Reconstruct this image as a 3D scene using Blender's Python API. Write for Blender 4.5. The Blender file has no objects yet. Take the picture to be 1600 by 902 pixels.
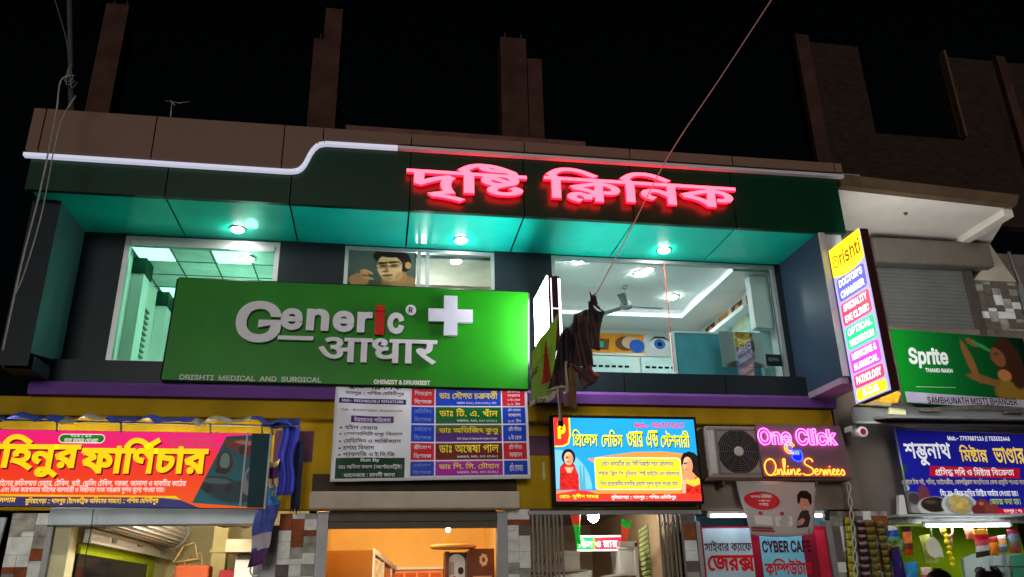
import bpy, math, random
from mathutils import Vector, Matrix
from mathutils.geometry import delaunay_2d_cdt
R = math.radians
S = bpy.context.scene
COL = S.collection

# ------------------------------------------------------------------ camera, sky, fill light, exposure
cam = bpy.data.objects.new('camera', bpy.data.cameras.new('camera'))
COL.objects.link(cam)
ax = Vector((0.98694773, -0.15980192, -0.01993815))
ay = Vector((-0.03947647, -0.36010272, 0.93207706))
az = -Vector((0.15612748, 0.91912425, 0.36171098))
cm = Matrix((ax, ay, az)).transposed().to_4x4()
cm.translation = Vector((0, -12, 1.6))
cam.matrix_world = cm
cam.data.sensor_width = 36
cam.data.lens = 28.125
cam.data.clip_end = 2000
S.camera = cam

w = bpy.data.worlds.new('World'); S.world = w; w.use_nodes = True
nt = w.node_tree
sky = nt.nodes.new('ShaderNodeTexSky'); sky.sky_type = 'NISHITA'; sky.sun_disc = False
sky.sun_elevation = R(6); sky.sun_rotation = R(188)
nt.nodes['Background'].inputs[1].default_value = 0.0004
nt.links.new(sky.outputs[0], nt.nodes['Background'].inputs[0])
sun = bpy.data.objects.new('street_glow', bpy.data.lights.new('street_glow', 'SUN'))
COL.objects.link(sun)
sun.data.energy = 0.78; sun.data.angle = R(16); sun.data.color = (1, .93, .84)
sun.rotation_euler = (R(84), 0, R(-8))
S.view_settings.view_transform = 'Standard'; S.view_settings.look = 'None'
S.view_settings.exposure = .25; S.view_settings.gamma = 1; S.view_settings.use_curve_mapping = False
S.cycles.use_denoising = True
S.cycles.sample_clamp_indirect = 4
S.cycles.max_bounces = 6; S.cycles.diffuse_bounces = 4; S.cycles.glossy_bounces = 3
S.cycles.transparent_max_bounces = 12; S.cycles.transmission_bounces = 4
S.cycles.caustics_reflective = False; S.cycles.caustics_refractive = False

# ------------------------------------------------------------------ materials
def lin(c):
    return tuple((v/255/12.92 if v/255 <= .04045 else ((v/255+.055)/1.055)**2.4) for v in c)
MC = {}
def M(name, c, rough=.6, metal=0, es=0, ec=None, var=.12, sc=3, bump=0, stretch=1, coat=0, spec=.12):
    """c is the surface's own colour as sRGB; es > 0 glows: lit things, and some unlit signs, cloth and wire"""
    if name in MC: return MC[name]
    m = bpy.data.materials.new(name); m.use_nodes = True; MC[name] = m
    n = m.node_tree.nodes; l = m.node_tree.links; b = n['Principled BSDF']
    col = lin(c)
    b.inputs['Roughness'].default_value = rough; b.inputs['Metallic'].default_value = metal
    b.inputs['Coat Weight'].default_value = coat; b.inputs['Specular IOR Level'].default_value = spec
    tc = n.new('ShaderNodeTexCoord'); mp = n.new('ShaderNodeMapping'); mp.inputs['Scale'].default_value = (1, 1, stretch)
    l.new(tc.outputs['Object'], mp.inputs[0])
    nz = n.new('ShaderNodeTexNoise'); nz.inputs['Scale'].default_value = sc; nz.inputs['Detail'].default_value = 6
    l.new(mp.outputs[0], nz.inputs['Vector'])
    mx = n.new('ShaderNodeMix'); mx.data_type = 'RGBA'
    rp = n.new('ShaderNodeMapRange'); rp.inputs[1].default_value = .3; rp.inputs[2].default_value = .7
    l.new(nz.outputs['Fac'], rp.inputs[0]); l.new(rp.outputs[0], mx.inputs[0])
    mx.inputs[6].default_value = (*[v*(1-var) for v in col], 1)
    mx.inputs[7].default_value = (*[min(1, v*(1+var)) for v in col], 1)
    l.new(mx.outputs[2], b.inputs['Base Color'])
    if es:
        b.inputs['Emission Strength'].default_value = es
        if ec: b.inputs['Emission Color'].default_value = (*lin(ec), 1)
        else: l.new(mx.outputs[2], b.inputs['Emission Color'])
        if es < 1.2: m.cycles.emission_sampling = 'NONE'
    if bump:
        n2 = n.new('ShaderNodeTexNoise'); n2.inputs['Scale'].default_value = sc*9; n2.inputs['Detail'].default_value = 4
        l.new(mp.outputs[0], n2.inputs['Vector'])
        bp = n.new('ShaderNodeBump'); bp.inputs['Strength'].default_value = bump; bp.inputs['Distance'].default_value = .02
        l.new(n2.outputs['Fac'], bp.inputs['Height']); l.new(bp.outputs[0], b.inputs['Normal'])
    return m
def glow(name, c, es):
    """something that glows: lamp, tube, lit letters, and some unlit trim"""
    if name in MC: return MC[name]
    m = bpy.data.materials.new(name); m.use_nodes = True; MC[name] = m
    n = m.node_tree.nodes; b = n['Principled BSDF']
    b.inputs['Base Color'].default_value = (*[v*.6 for v in lin(c)], 1); b.inputs['Roughness'].default_value = .4
    b.inputs['Emission Color'].default_value = (*lin(c), 1); b.inputs['Emission Strength'].default_value = es
    if es < 1.2: m.cycles.emission_sampling = 'NONE'
    return m
def glass(name, tint, refl=.07):
    if name in MC: return MC[name]
    m = bpy.data.materials.new(name); m.use_nodes = True; MC[name] = m
    n = m.node_tree.nodes; l = m.node_tree.links
    n.remove(n['Principled BSDF'])
    t = n.new('ShaderNodeBsdfTransparent'); t.inputs[0].default_value = (*tint, 1)
    g = n.new('ShaderNodeBsdfGlossy'); g.inputs['Roughness'].default_value = .03
    lw = n.new('ShaderNodeLayerWeight'); lw.inputs[0].default_value = .25
    ma = n.new('ShaderNodeMath'); ma.operation = 'MULTIPLY_ADD'; ma.inputs[1].default_value = .3; ma.inputs[2].default_value = refl
    l.new(lw.outputs['Fresnel'], ma.inputs[0])
    mx = n.new('ShaderNodeMixShader')
    l.new(ma.outputs[0], mx.inputs[0]); l.new(t.outputs[0], mx.inputs[1]); l.new(g.outputs[0], mx.inputs[2])
    l.new(mx.outputs[0], n['Material Output'].inputs[0])
    return m
def ramp(name, stops, axis=2, lo=0, hi=1, es=0, rough=.4):
    """a printed colour gradient along an object axis (a print design)"""
    if name in MC: return MC[name]
    m = M(name, (128, 128, 128), rough); n = m.node_tree.nodes; l = m.node_tree.links; b = n['Principled BSDF']
    tc = n.new('ShaderNodeTexCoord'); sx = n.new('ShaderNodeSeparateXYZ'); l.new(tc.outputs['Object'], sx.inputs[0])
    mr = n.new('ShaderNodeMapRange'); mr.inputs[1].default_value = lo; mr.inputs[2].default_value = hi
    l.new(sx.outputs[axis], mr.inputs[0])
    cr = n.new('ShaderNodeValToRGB'); l.new(mr.outputs[0], cr.inputs[0])
    e = cr.color_ramp.elements
    while len(e) < len(stops): e.new(.5)
    for k, (p, c) in enumerate(stops): e[k].position = p; e[k].color = (*lin(c), 1)
    l.new(cr.outputs[0], b.inputs['Base Color'])
    if es:
        l.new(cr.outputs[0], b.inputs['Emission Color']); b.inputs['Emission Strength'].default_value = es
        if es < 1.2: m.cycles.emission_sampling = 'NONE'
    return m
def brick(name, c1, c2, mo, scale=4.0, rough=.9):
    if name in MC: return MC[name]
    m = M(name, c1, rough); n = m.node_tree.nodes; l = m.node_tree.links; b = n['Principled BSDF']
    tc = n.new('ShaderNodeTexCoord'); mp = n.new('ShaderNodeMapping'); mp.inputs['Rotation'].default_value = (R(90), 0, 0)
    l.new(tc.outputs['Object'], mp.inputs[0])
    bt = n.new('ShaderNodeTexBrick'); bt.inputs['Scale'].default_value = scale
    bt.inputs['Color1'].default_value = (*lin(c1), 1); bt.inputs['Color2'].default_value = (*lin(c2), 1); bt.inputs['Mortar'].default_value = (*lin(mo), 1)
    bt.inputs['Mortar Size'].default_value = .025
    l.new(mp.outputs[0], bt.inputs['Vector'])
    l.new(bt.outputs['Color'], b.inputs['Base Color'])
    bp = n.new('ShaderNodeBump'); bp.inputs['Strength'].default_value = .6; bp.inputs['Distance'].default_value = .02; bp.invert = True
    l.new(bt.outputs['Fac'], bp.inputs['Height']); l.new(bp.outputs[0], b.inputs['Normal'])
    return m

def photo(m, rect, loc, blobs):
    """soft patches of ink of a printed photograph: (u, v, ru, rv, turn, colour, edge), u v in 0..1 of rect (x0,z0,x1,z1)"""
    n = m.node_tree.nodes; l = m.node_tree.links; b = n['Principled BSDF']
    src = b.inputs['Base Color'].links[0].from_socket; em = bool(b.inputs['Emission Color'].links)
    tc = n.new('ShaderNodeTexCoord'); W, H = rect[2]-rect[0], rect[3]-rect[1]
    nz = n.new('ShaderNodeTexNoise'); nz.inputs['Scale'].default_value = 6/W; nz.inputs['Detail'].default_value = 5
    l.new(tc.outputs['Object'], nz.inputs['Vector'])
    for u, v, ru, rv, a, c, e in blobs:
        mp = n.new('ShaderNodeMapping'); mp.vector_type = 'TEXTURE'
        mp.inputs['Location'].default_value = (rect[0]+u*W-loc[0], 0, rect[1]+v*H-loc[2])
        mp.inputs['Rotation'].default_value = (0, R(-a), 0); mp.inputs['Scale'].default_value = (ru*W, 1000, rv*H)
        l.new(tc.outputs['Object'], mp.inputs[0])
        ln = n.new('ShaderNodeVectorMath'); ln.operation = 'LENGTH'; l.new(mp.outputs[0], ln.inputs[0])
        ad = n.new('ShaderNodeMath'); ad.operation = 'MULTIPLY_ADD'; ad.inputs[1].default_value = .35
        l.new(nz.outputs['Fac'], ad.inputs[0]); l.new(ln.outputs['Value'], ad.inputs[2])
        mr = n.new('ShaderNodeMapRange'); mr.interpolation_type = 'SMOOTHSTEP'
        mr.inputs[1].default_value = 1.17+e; mr.inputs[2].default_value = 1.17-e; l.new(ad.outputs[0], mr.inputs[0])
        mx = n.new('ShaderNodeMix'); mx.data_type = 'RGBA'; l.new(mr.outputs[0], mx.inputs[0]); l.new(src, mx.inputs[6])
        mx.inputs[7].default_value = (*lin(c), 1); src = mx.outputs[2]
    l.new(src, b.inputs['Base Color'])
    if em: l.new(src, b.inputs['Emission Color'])
    return m

# ------------------------------------------------------------------ building blocks
INV = {}
class Frame:
    """a sign's own flat frame: u to the reader's right, v up, d out of the face"""
    def __init__(s, O, U=(1, 0, 0), V=(0, 0, 1), N=(0, -1, 0)):
        s.O = Vector(O); s.U = Vector(U); s.V = Vector(V); s.N = Vector(N)
    def __call__(s, u, v, d=0): return s.O + s.U*u + s.V*v + s.N*d
def FY(y): return Frame((0, y, 0))
class MB:
    def __init__(s): s.v = []; s.f = []; s.m = []; s.sm = []
    def face(s, pts, mi=0, smooth=False):
        k = len(s.v); s.v += [Vector(p) for p in pts]; s.f.append(tuple(range(k, k+len(pts)))); s.m.append(mi); s.sm.append(smooth)
        return s
    def box(s, x0, x1, y0, y1, z0, z1, mi=0):
        if x0 > x1: x0, x1 = x1, x0
        if y0 > y1: y0, y1 = y1, y0
        if z0 > z1: z0, z1 = z1, z0
        k = len(s.v)
        s.v += [Vector((x, y, z)) for x in (x0, x1) for y in (y0, y1) for z in (z0, z1)]
        for q in ((0, 1, 3, 2), (4, 6, 7, 5), (0, 4, 5, 1), (2, 3, 7, 6), (0, 2, 6, 4), (1, 5, 7, 3)):
            s.f.append(tuple(k+i for i in q)); s.m.append(mi); s.sm.append(False)
        return s
    def prism(s, pts, fr, d0, d1, mi=0):
        """closed outline (u,v) in a frame, extruded from d0 to d1 (d1 the front)"""
        n = len(pts); k = len(s.v)
        a = sum(pts[i][0]*pts[(i+1) % n][1]-pts[(i+1) % n][0]*pts[i][1] for i in range(n))
        if a < 0: pts = pts[::-1]
        s.v += [fr(u, v, d1) for u, v in pts] + [fr(u, v, d0) for u, v in pts]
        s.f.append(tuple(range(k, k+n))); s.f.append(tuple(range(k+2*n-1, k+n-1, -1)))
        for i in range(n):
            j = (i+1) % n; s.f.append((k+j, k+i, k+n+i, k+n+j))
        s.m += [mi]*(n+2); s.sm += [False]*(n+2)
        return s
    def poly(s, pts, fr, d, mi=0):
        n = len(pts)
        a = sum(pts[i][0]*pts[(i+1) % n][1]-pts[(i+1) % n][0]*pts[i][1] for i in range(n))
        if a < 0: pts = pts[::-1]
        return s.face([fr(u, v, d) for u, v in pts], mi)
    def rect(s, u0, v0, u1, v1, fr, d, mi=0): return s.poly([(u0, v0), (u1, v0), (u1, v1), (u0, v1)], fr, d, mi)
    def slab(s, u0, v0, u1, v1, fr, d0, d1, mi=0): return s.prism([(u0, v0), (u1, v0), (u1, v1), (u0, v1)], fr, d0, d1, mi)
    def ell(s, cu, cv, ru, rv, fr, d, mi=0, n=20, a0=0, a1=360):
        return s.poly([(cu+ru*math.cos(R(a0+(a1-a0)*i/(n if a1-a0 == 360 else n-1))), cv+rv*math.sin(R(a0+(a1-a0)*i/(n if a1-a0 == 360 else n-1)))) for i in range(n)], fr, d, mi)
    def tube(s, pts, r, mi=0, n=6, closed=False, smooth=True):
        pts = [Vector(p) for p in pts]; N = len(pts); k = len(s.v); prev = None
        rr = r if isinstance(r, (list, tuple)) else [r]*N
        for i, p in enumerate(pts):
            a = pts[i-1] if (i > 0 or closed) else p; b = pts[(i+1) % N] if (i < N-1 or closed) else p
            t = (b-a)
            t = t.normalized() if t.length > 1e-9 else Vector((0, 0, 1))
            if prev is None:
                h = Vector((0, 0, 1)) if abs(t.z) < .9 else Vector((1, 0, 0))
                u = t.cross(h).normalized()
            else:
                u = prev - t*prev.dot(t)
                u = u.normalized() if u.length > 1e-6 else t.orthogonal().normalized()
            prev = u; v = t.cross(u)
            s.v += [p + (u*math.cos(2*math.pi*j/n)+v*math.sin(2*math.pi*j/n))*rr[i] for j in range(n)]
        for i in range(N if closed else N-1):
            for j in range(n):
                a = k+i*n+j; b = k+i*n+(j+1) % n; i2 = (i+1) % N
                s.f.append((a, b, k+i2*n+(j+1) % n, k+i2*n+j)); s.m.append(mi); s.sm.append(smooth)
        if not closed:
            s.f.append(tuple(k+j for j in range(n-1, -1, -1))); s.f.append(tuple(k+(N-1)*n+j for j in range(n)))
            s.m += [mi]*2; s.sm += [False]*2
        return s
    def lathe(s, prof, c, axis='z', mi=0, n=24, smooth=True):
        """profile [(r, h)] turned about an axis through c"""
        k = len(s.v); c = Vector(c)
        e = {'z': (Vector((1, 0, 0)), Vector((0, 1, 0)), Vector((0, 0, 1))), 'y': (Vector((1, 0, 0)), Vector((0, 0, 1)), Vector((0, -1, 0))), 'x': (Vector((0, 1, 0)), Vector((0, 0, 1)), Vector((1, 0, 0)))}[axis]
        for r, h in prof:
            s.v += [c + e[2]*h + (e[0]*math.cos(2*math.pi*j/n)+e[1]*math.sin(2*math.pi*j/n))*r for j in range(n)]
        for i in range(len(prof)-1):
            for j in range(n):
                s.f.append((k+i*n+j, k+i*n+(j+1) % n, k+(i+1)*n+(j+1) % n, k+(i+1)*n+j)); s.m.append(mi); s.sm.append(smooth)
        s.f.append(tuple(k+j for j in range(n-1, -1, -1))); s.f.append(tuple(k+(len(prof)-1)*n+j for j in range(n)))
        s.m += [mi]*2; s.sm += [False]*2
        return s
    def sheet(s, fn, nu, nv, th=.002, mi=0, mfn=None):
        """a thin curved sheet with real thickness; fn(u,v) -> point"""
        g = [[Vector(fn(i/nu, j/nv)) for j in range(nv+1)] for i in range(nu+1)]
        k = len(s.v)
        nrm = []
        for i in range(nu+1):
            for j in range(nv+1):
                a = g[min(i+1, nu)][j]-g[max(i-1, 0)][j]; b = g[i][min(j+1, nv)]-g[i][max(j-1, 0)]
                q = a.cross(b); nrm.append(q.normalized() if q.length > 1e-9 else Vector((0, -1, 0)))
        fl = [p for r in g for p in r]
        s.v += [p+q*th/2 for p, q in zip(fl, nrm)] + [p-q*th/2 for p, q in zip(fl, nrm)]
        N = len(fl); I = lambda i, j: k+i*(nv+1)+j
        for i in range(nu):
            for j in range(nv):
                mm = mfn((i+.5)/nu, (j+.5)/nv) if mfn else mi
                s.f.append((I(i, j), I(i+1, j), I(i+1, j+1), I(i, j+1))); s.f.append((N+I(i, j), N+I(i, j+1), N+I(i+1, j+1), N+I(i+1, j)))
                s.m += [mm]*2; s.sm += [True]*2
        ring = [(i, 0) for i in range(nu)]+[(nu, j) for j in range(nv)]+[(i, nv) for i in range(nu, 0, -1)]+[(0, j) for j in range(nv, 0, -1)]
        for a, b in zip(ring, ring[1:]+ring[:1]):
            s.f.append((I(*a), N+I(*a), N+I(*b), I(*b))); s.m.append(mfn(a[0]/nu*.98+.01, a[1]/nv*.98+.01) if mfn else mi); s.sm.append(False)
        return s
    def build(s, name, mats, parent=None, bevel=0):
        me = bpy.data.meshes.new(name)
        vs = s.v
        if parent is not None:
            iv = INV[parent]; vs = [iv @ p for p in vs]
        me.from_pydata([tuple(p) for p in vs], [], s.f)
        me.polygons.foreach_set('material_index', s.m); me.polygons.foreach_set('use_smooth', s.sm)
        for m in (mats if isinstance(mats, (list, tuple)) else [mats]): me.materials.append(m)
        me.update(); me.validate()
        o = bpy.data.objects.new(name, me); COL.objects.link(o)
        INV[o] = INV[parent] if parent is not None else Matrix.Identity(4)
        if parent is not None: o.parent = parent
        if bevel:
            b = o.modifiers.new('bevel', 'BEVEL'); b.width = bevel; b.segments = 2; b.limit_method = 'ANGLE'; b.angle_limit = R(40)
        return o
def thing(name, label, cat, loc=(0, 0, 0), group=None):
    o = bpy.data.objects.new(name, None); COL.objects.link(o); o.location = loc; o.empty_display_size = .1
    o['label'] = label; o['category'] = cat
    if group: o['group'] = group
    INV[o] = Matrix.Translation(Vector(loc)).inverted()
    return o
def single(name, mb, mats, label, cat, loc, group=None, bevel=0):
    """a thing that is one mesh, its origin at loc"""
    iv = Matrix.Translation(Vector(loc)).inverted(); mb.v = [iv @ p for p in mb.v]
    o = mb.build(name, mats, None, bevel); o.location = loc; o['label'] = label; o['category'] = cat
    INV[o] = iv
    if group: o['group'] = group
    return o
def struct(name, mb, mats):
    o = mb.build(name, mats); o['kind'] = 'structure'; return o
def dup(root, loc, label=None):
    r = root.copy(); COL.objects.link(r); r.location = loc
    if label: r['label'] = label
    for ch in list(root.children):
        c = ch.copy(); COL.objects.link(c); c.parent = r
        for g in ch.children:
            d = g.copy(); COL.objects.link(d); d.parent = c
    return r
def spline(P, n=8, closed=False):
    P = [Vector(p) for p in P]; out = []; N = len(P)
    for i in range(N if closed else N-1):
        g = (lambda k: P[k % N]) if closed else (lambda k: P[max(0, min(N-1, k))])
        a, b, c, d = g(i-1), g(i), g(i+1), g(i+2)
        for k in range(n):
            t = k/n
            out.append(.5*((2*b)+(c-a)*t+(2*a-5*b+4*c-d)*t*t+(3*b-a-3*c+d)*t**3))
    if not closed: out.append(P[-1])
    return out

# ------------------------------------------------------------------ lettering: outlines of the letters, in 1/1000 em
# a letter is its list of outlines, each outline a run of steps (2*dx+on_curve, dy) in 1/500 em; words are runs of (letter, step, lift)
GLY = [[[277,311,1,-35,-103,0,1,-276,-77,0,1,276,-103,0,1,35,93,0,-16,9,-34,22,-11,11,40,29,92,48,126,28,87,0,66,0,114,-12,112,-24,112,-33,61,-21,-39,-28,-64,21,-104,31,-92,20,-96,10,-55,0,-68,0,-100,-20,-72,-34,-27,-22,6,-7,28,-18,19,-10]],
[[765,311,1,-35,-103,0,1,-276,-75,0,1,198,21,-32,-40,30,-68,42,-60,28,-64,12,-76,0,-64,-15,-54,-25,-21,-14,-7,-2,16,6,30,4,19,0,60,0,52,-31,1,-23,0,-6,0,-10,-3,-2,-15,3,12,7,22,12,26,12,13,6,125,58,49,-26,-283,-134,-57,27,83,39,-35,-22,-29,-11,14,9,22,19,0,25,-30,15,-27,0,-16,0,-32,-4,-15,-5,-75,36,40,26,84,40,92,22,110,0,90,-20,84,-42,47,-32,-17,3,-4,12,0,28,1,16,1,65,53,0,25,-33],[661,-22,-75,0,-8,16,-32,18,-42,10,-25,0,-52,0,-98,-9,-57,0,-36,0,-76,7,-68,19,-44,37,1,30,0,8,4,20,7,10,79,-6,-4,-6,-4,-17,1,-9,0,-21,34,-25,66,-11,92,0,92,9,51,0,38,0,64,-13,25,-15,1,46,77,0]],
[[357,311,1,-35,-19,0,-32,-4,-72,-24,-64,-37,-40,-50,1,-30,0,-36,44,-43,64,-18,33,0,24,0,34,6,23,6,37,-30,-28,-10,-60,-8,-31,0,-64,0,-96,32,-56,60,0,81,64,67,104,46,65,10,-63,-16,-18,-2,-42,0,-25,0,-139,0,1,35]],
[[897,311,1,-35,-103,0,1,-276,-75,0,1,176,23,-31,-30,21,-46,22,-21,0,-14,0,-22,-8,-32,-23,-52,-47,-44,-32,-48,-14,-35,0,-26,0,-50,10,-48,26,-27,22,61,18,28,-24,36,-14,38,0,30,8,36,25,25,22,25,20,28,28,48,19,62,0,52,-18,35,-19,-19,-1,-4,12,0,20,1,11,1,47,-725,0,1,35],[509,151,-29,-15,-8,35,-22,41,-48,20,-76,12,-55,4,25,38,43,-10,48,-5,70,-15,44,-22,24,-33,3,-23],[513,145,-35,-22,-48,17,-84,30,-82,16,-86,0,-48,-16,1,-18,0,-14,36,-18,39,-8,-37,-36,-56,12,-62,40,1,26,0,22,42,30,74,16,94,0,96,-18,104,-34]],
[[693,311,1,-35,-103,0,1,-276,-77,0,1,176,23,-31,-30,21,-46,22,-34,0,-24,-8,-30,-23,-52,-47,-44,-32,-48,-14,-35,0,-28,0,-48,10,-48,26,-27,22,61,18,28,-24,36,-14,36,0,32,10,36,26,25,22,25,17,26,27,48,20,62,0,52,-18,37,-19,-19,-1,-4,12,-2,20,1,11,1,47,-519,0,1,35],[273,136,-12,34,-20,40,-52,22,-84,12,-65,4,15,38,57,-10,56,-5,76,-14,48,-23,24,-32,5,-24]],
[[357,311,1,-35,-19,0,-32,-4,-72,-24,-64,-37,-40,-50,1,-30,0,-36,44,-43,64,-18,33,0,24,0,34,6,23,6,37,-30,-28,-10,-60,-8,-31,0,-64,0,-96,32,-56,60,0,78,50,61,78,45,92,30,45,7]],
[[741,311,1,-35,-103,0,1,-276,-75,0,1,168,5,-14,-20,16,-50,20,-29,0,-14,0,-30,-6,-22,-15,1,-15,0,-6,2,-8,1,-4,-63,-3,-4,21,-36,28,-52,15,-58,0,-38,-11,-20,-17,1,-11,0,-20,60,-28,53,-10,-25,-36,-48,7,-76,26,-44,38,0,47,44,33,74,18,45,0,52,0,76,-19,33,-22,-13,0,10,16,56,18,68,0,52,-14,33,-14,-9,-7,-2,11,0,20,1,12,1,42,-569,0,1,35]],
[[277,311,1,-35,-103,0,1,-276,-77,0,1,276,-103,0,1,35,93,0,-16,9,-34,22,-11,10,34,30,78,48,106,28,75,0,54,0,98,-12,92,-25,96,-35,53,-20,-39,-28,-70,28,-110,38,-102,18,-112,0,-82,-19,-58,-34,-23,-23,8,-7,28,-18,19,-10]],
[[723,311,1,-35,-365,0,1,-90,0,-14,18,-14,38,0,40,12,48,26,29,20,61,5,32,-23,36,-50,1,-26,0,-31,-56,-50,-106,-29,-77,0,-64,0,-116,23,-96,51,-80,85,-31,61,77,10,36,-69,88,-85,112,-38,73,0,80,0,88,40,1,32,0,22,-24,32,-19,10,45,10,-28,-26,-64,-32,-64,-17,-29,0,-22,0,-40,7,-32,13,-20,25,1,30,1,80,-289,0,1,35]],
[[509,314,78,0,86,-38,1,-34,0,-24,-50,-38,-86,-28,-55,-11,-31,36,68,11,76,30,1,23,0,19,-44,19,-76,0,-64,-12,-48,-19,-28,-20,0,-16,20,-12,35,-2,-21,-38,-56,6,-56,28,1,22,0,16,40,35,72,29,92,18],[681,112,0,-41,-122,-50,-105,0,-68,0,-128,25,-106,55,-90,89,-31,64,77,10,40,-71,98,-91,130,-43,85,0,62,0,82,27,1,28,0,20,-52,26,-39,9,81,17,44,-12,48,-38]],
[[637,311,1,-35,-103,0,1,-276,-77,0,-42,28,-102,42,-134,30,-91,6,-35,46,32,10,68,19,70,18,35,8,-38,15,-98,22,-67,7,33,34,1,-9,-89,0,1,35],[455,276,-317,0,-21,4,42,-5,84,-22,74,-25,23,-12,5,-28,-36,-8,-78,-19,-74,-19,-27,-10,-11,8,88,-6,128,-28,100,-40,43,-24,-13,-2,0,10,-2,24,1,12],[157,-3,-36,16,0,26,36,17,48,0,36,-17,0,-26,-36,-16]],
[[277,311,1,-35,-103,0,1,-276,-77,0,1,234,-12,18,-46,24,-37,0,-7,0,1,35,15,0,24,0,52,-15,17,-16,0,2,-2,18,1,6,1,38,55,0,23,-33]],
[[607,311,1,-35,-105,0,1,-276,-75,0,-30,30,-106,50,-136,36,-75,6,-39,48,96,28,206,48,111,16,-23,-21,1,35,-433,0,1,35],[425,237,21,-14,-76,-13,-168,-36,-69,-22,54,-6,122,-29,104,-44,29,-29,-9,0,0,12,-4,22,1,16],[161,-3,-36,16,0,26,36,17,50,0,34,-17,0,-26,-34,-16]],
[[513,314,40,0,56,-8,36,-17,24,-23,1,-21,1,-245,-75,0,-8,15,-30,19,-42,10,-68,0,-60,-4,-68,-5,-43,0,-34,0,-78,7,-70,22,-44,41,1,34,0,12,8,27,5,10,79,-5,-4,-7,-8,-22,1,-14,0,-22,26,-27,44,-14,54,-5,29,0,50,0,82,8,53,0,44,0,64,-12,23,-15,1,179,0,18,-10,16,-28,12,-74,0,-66,-16,-50,-24,-30,-29,1,-13,0,-4,8,-12,28,-8,25,0,12,0,20,2,11,0,7,-35,-8,-2,-34,-2,-21,0,-48,0,-74,30,1,31,0,20,42,42,72,34,92,22]],
[[821,311,1,-35,-363,0,1,-90,0,-14,16,-14,40,0,40,12,48,26,29,20,61,5,32,-23,36,-50,1,-26,0,-32,-58,-50,-108,-28,-73,0,-62,0,-116,24,-104,60,-45,51,73,15,28,-36,72,-50,92,-26,61,0,80,0,88,40,1,32,0,22,-26,32,-19,10,47,10,-30,-26,-62,-32,-64,-17,-31,0,-22,0,-40,7,-30,13,-22,25,1,30,1,5,3,-2,0,9,-2,19,1,9,1,40,-387,0,1,35],[181,250,44,0,76,-14,72,-25,33,-18,13,-50,-56,33,-118,38,-53,0,-24,0,-40,-12,1,-14,0,-8,20,-15,21,-6,-51,-30,-32,11,-36,30,0,38,40,28,62,14]],
[[189,64,-28,0,-48,10,-48,26,-27,22,61,18,28,-24,36,-14,36,0,32,10,36,26,25,22,25,17,28,28,46,19,62,0,52,-18,37,-19,5,-15,-7,-26,-30,20,-46,22,-34,0,-24,-8,-30,-23,-52,-47,-44,-32,-48,-14],[273,136,-12,34,-20,40,-52,22,-84,12,-65,4,15,38,57,-10,56,-5,76,-14,48,-23,24,-32,5,-24],[993,311,1,-35,-403,0,1,-174,0,-22,10,-18,7,-4,20,-10,76,0,68,19,56,29,32,36,0,34,-32,16,-37,0,-12,0,-28,-2,-13,-2,-9,36,18,2,42,4,23,0,38,0,58,-14,32,-30,1,-24,0,-30,-56,-56,-82,-34,-86,-20,-51,0,-38,0,-54,11,-32,18,-20,27,1,28,1,72,5,18,-4,10,0,20,1,13,1,47,-521,0,1,35],[813,311,-2,21,-38,18,-39,0,-95,0,-64,0,-72,8,-52,20,-26,32,1,20,0,6,2,12,5,8,73,-2,0,-6,-4,-8,1,-6,0,-10,10,-18,24,-13,54,-7,49,0,79,0,54,0,60,-8,25,-11,16,-8,18,-27,3,-21]],
[[689,311,1,-35,-105,0,1,-276,-77,0,1,256,7,10,-2,8,-4,18,1,12,1,40,55,0,25,-33],[535,254,-3,-52,-30,36,-84,40,-51,0,-40,0,-48,-22,0,-40,64,-26,73,-2,-5,-38,-66,2,-84,23,-40,37,0,52,40,34,68,16,76,0,66,-14,52,-28],[77,314,44,0,74,-16,48,-38,1,-30,0,-20,-40,-37,-82,-23,-65,0,-5,38,52,1,56,13,24,22,1,10,0,20,-52,24,-51,0,-18,0,-34,-2,-23,-4,-7,38,24,2,40,2]],
[[615,311,1,-35,-105,0,1,-276,-75,0,1,122,17,-28,-32,22,-80,38,-80,22,-76,0,-52,-20,1,-19,0,-15,42,-22,45,-8,-37,-36,-60,13,-70,43,0,51,46,33,74,16,39,0,52,0,86,-18,74,-32,37,-20,-15,-2,-2,12,-2,22,1,12,1,90,-441,0,1,35]],
[[277,276,-103,0,1,-276,-77,0,1,276,-103,0,1,35,105,0,-4,33,-58,44,-96,25,-120,11,-67,0,-60,0,-84,-6,-46,-12,0,-20,48,-4,31,0,97,0,52,0,62,-10,38,-19,16,-26,1,-19,-67,0,0,12,-10,15,-22,8,-28,3,-25,0,-97,0,-42,0,-62,6,-19,4,-24,8,-20,20,1,10,0,30,128,34,135,0,202,0,220,-71,11,-76,103,0]],
[[243,250,78,0,98,-26,46,-41,1,-21,0,-40,-116,-48,-111,-4,11,6,46,-6,100,-24,100,-32,49,-19,-45,-27,-62,24,-104,33,-100,25,-112,19,-69,8,15,35,36,-6,64,-4,49,0,70,0,78,17,28,27,1,14,0,26,-76,29,-59,0,-36,0,-44,-7,-20,-14,1,-9,0,-4,4,-9,3,-3,-73,-7,-4,7,-6,17,1,6,0,18,44,26,78,14],[177,232,-6,16,-50,25,-47,5,25,22,49,-6,56,-10,50,-28,5,-22],[541,311,1,-35,-549,0,1,35]],
[[-285,-133,-26,0,-64,11,-46,26,1,20,0,26,78,30,71,0,62,0,116,-22,118,-40,67,-26,-43,-28,-68,28,-108,38,-100,18,-47,0,-36,0,-36,-14,1,-10,0,-14,40,-12,27,0,38,0,44,16,24,22,8,25,1,9,1,34,77,0,1,-26,0,-14,-12,-38,-40,-36,-76,-23]],
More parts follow.
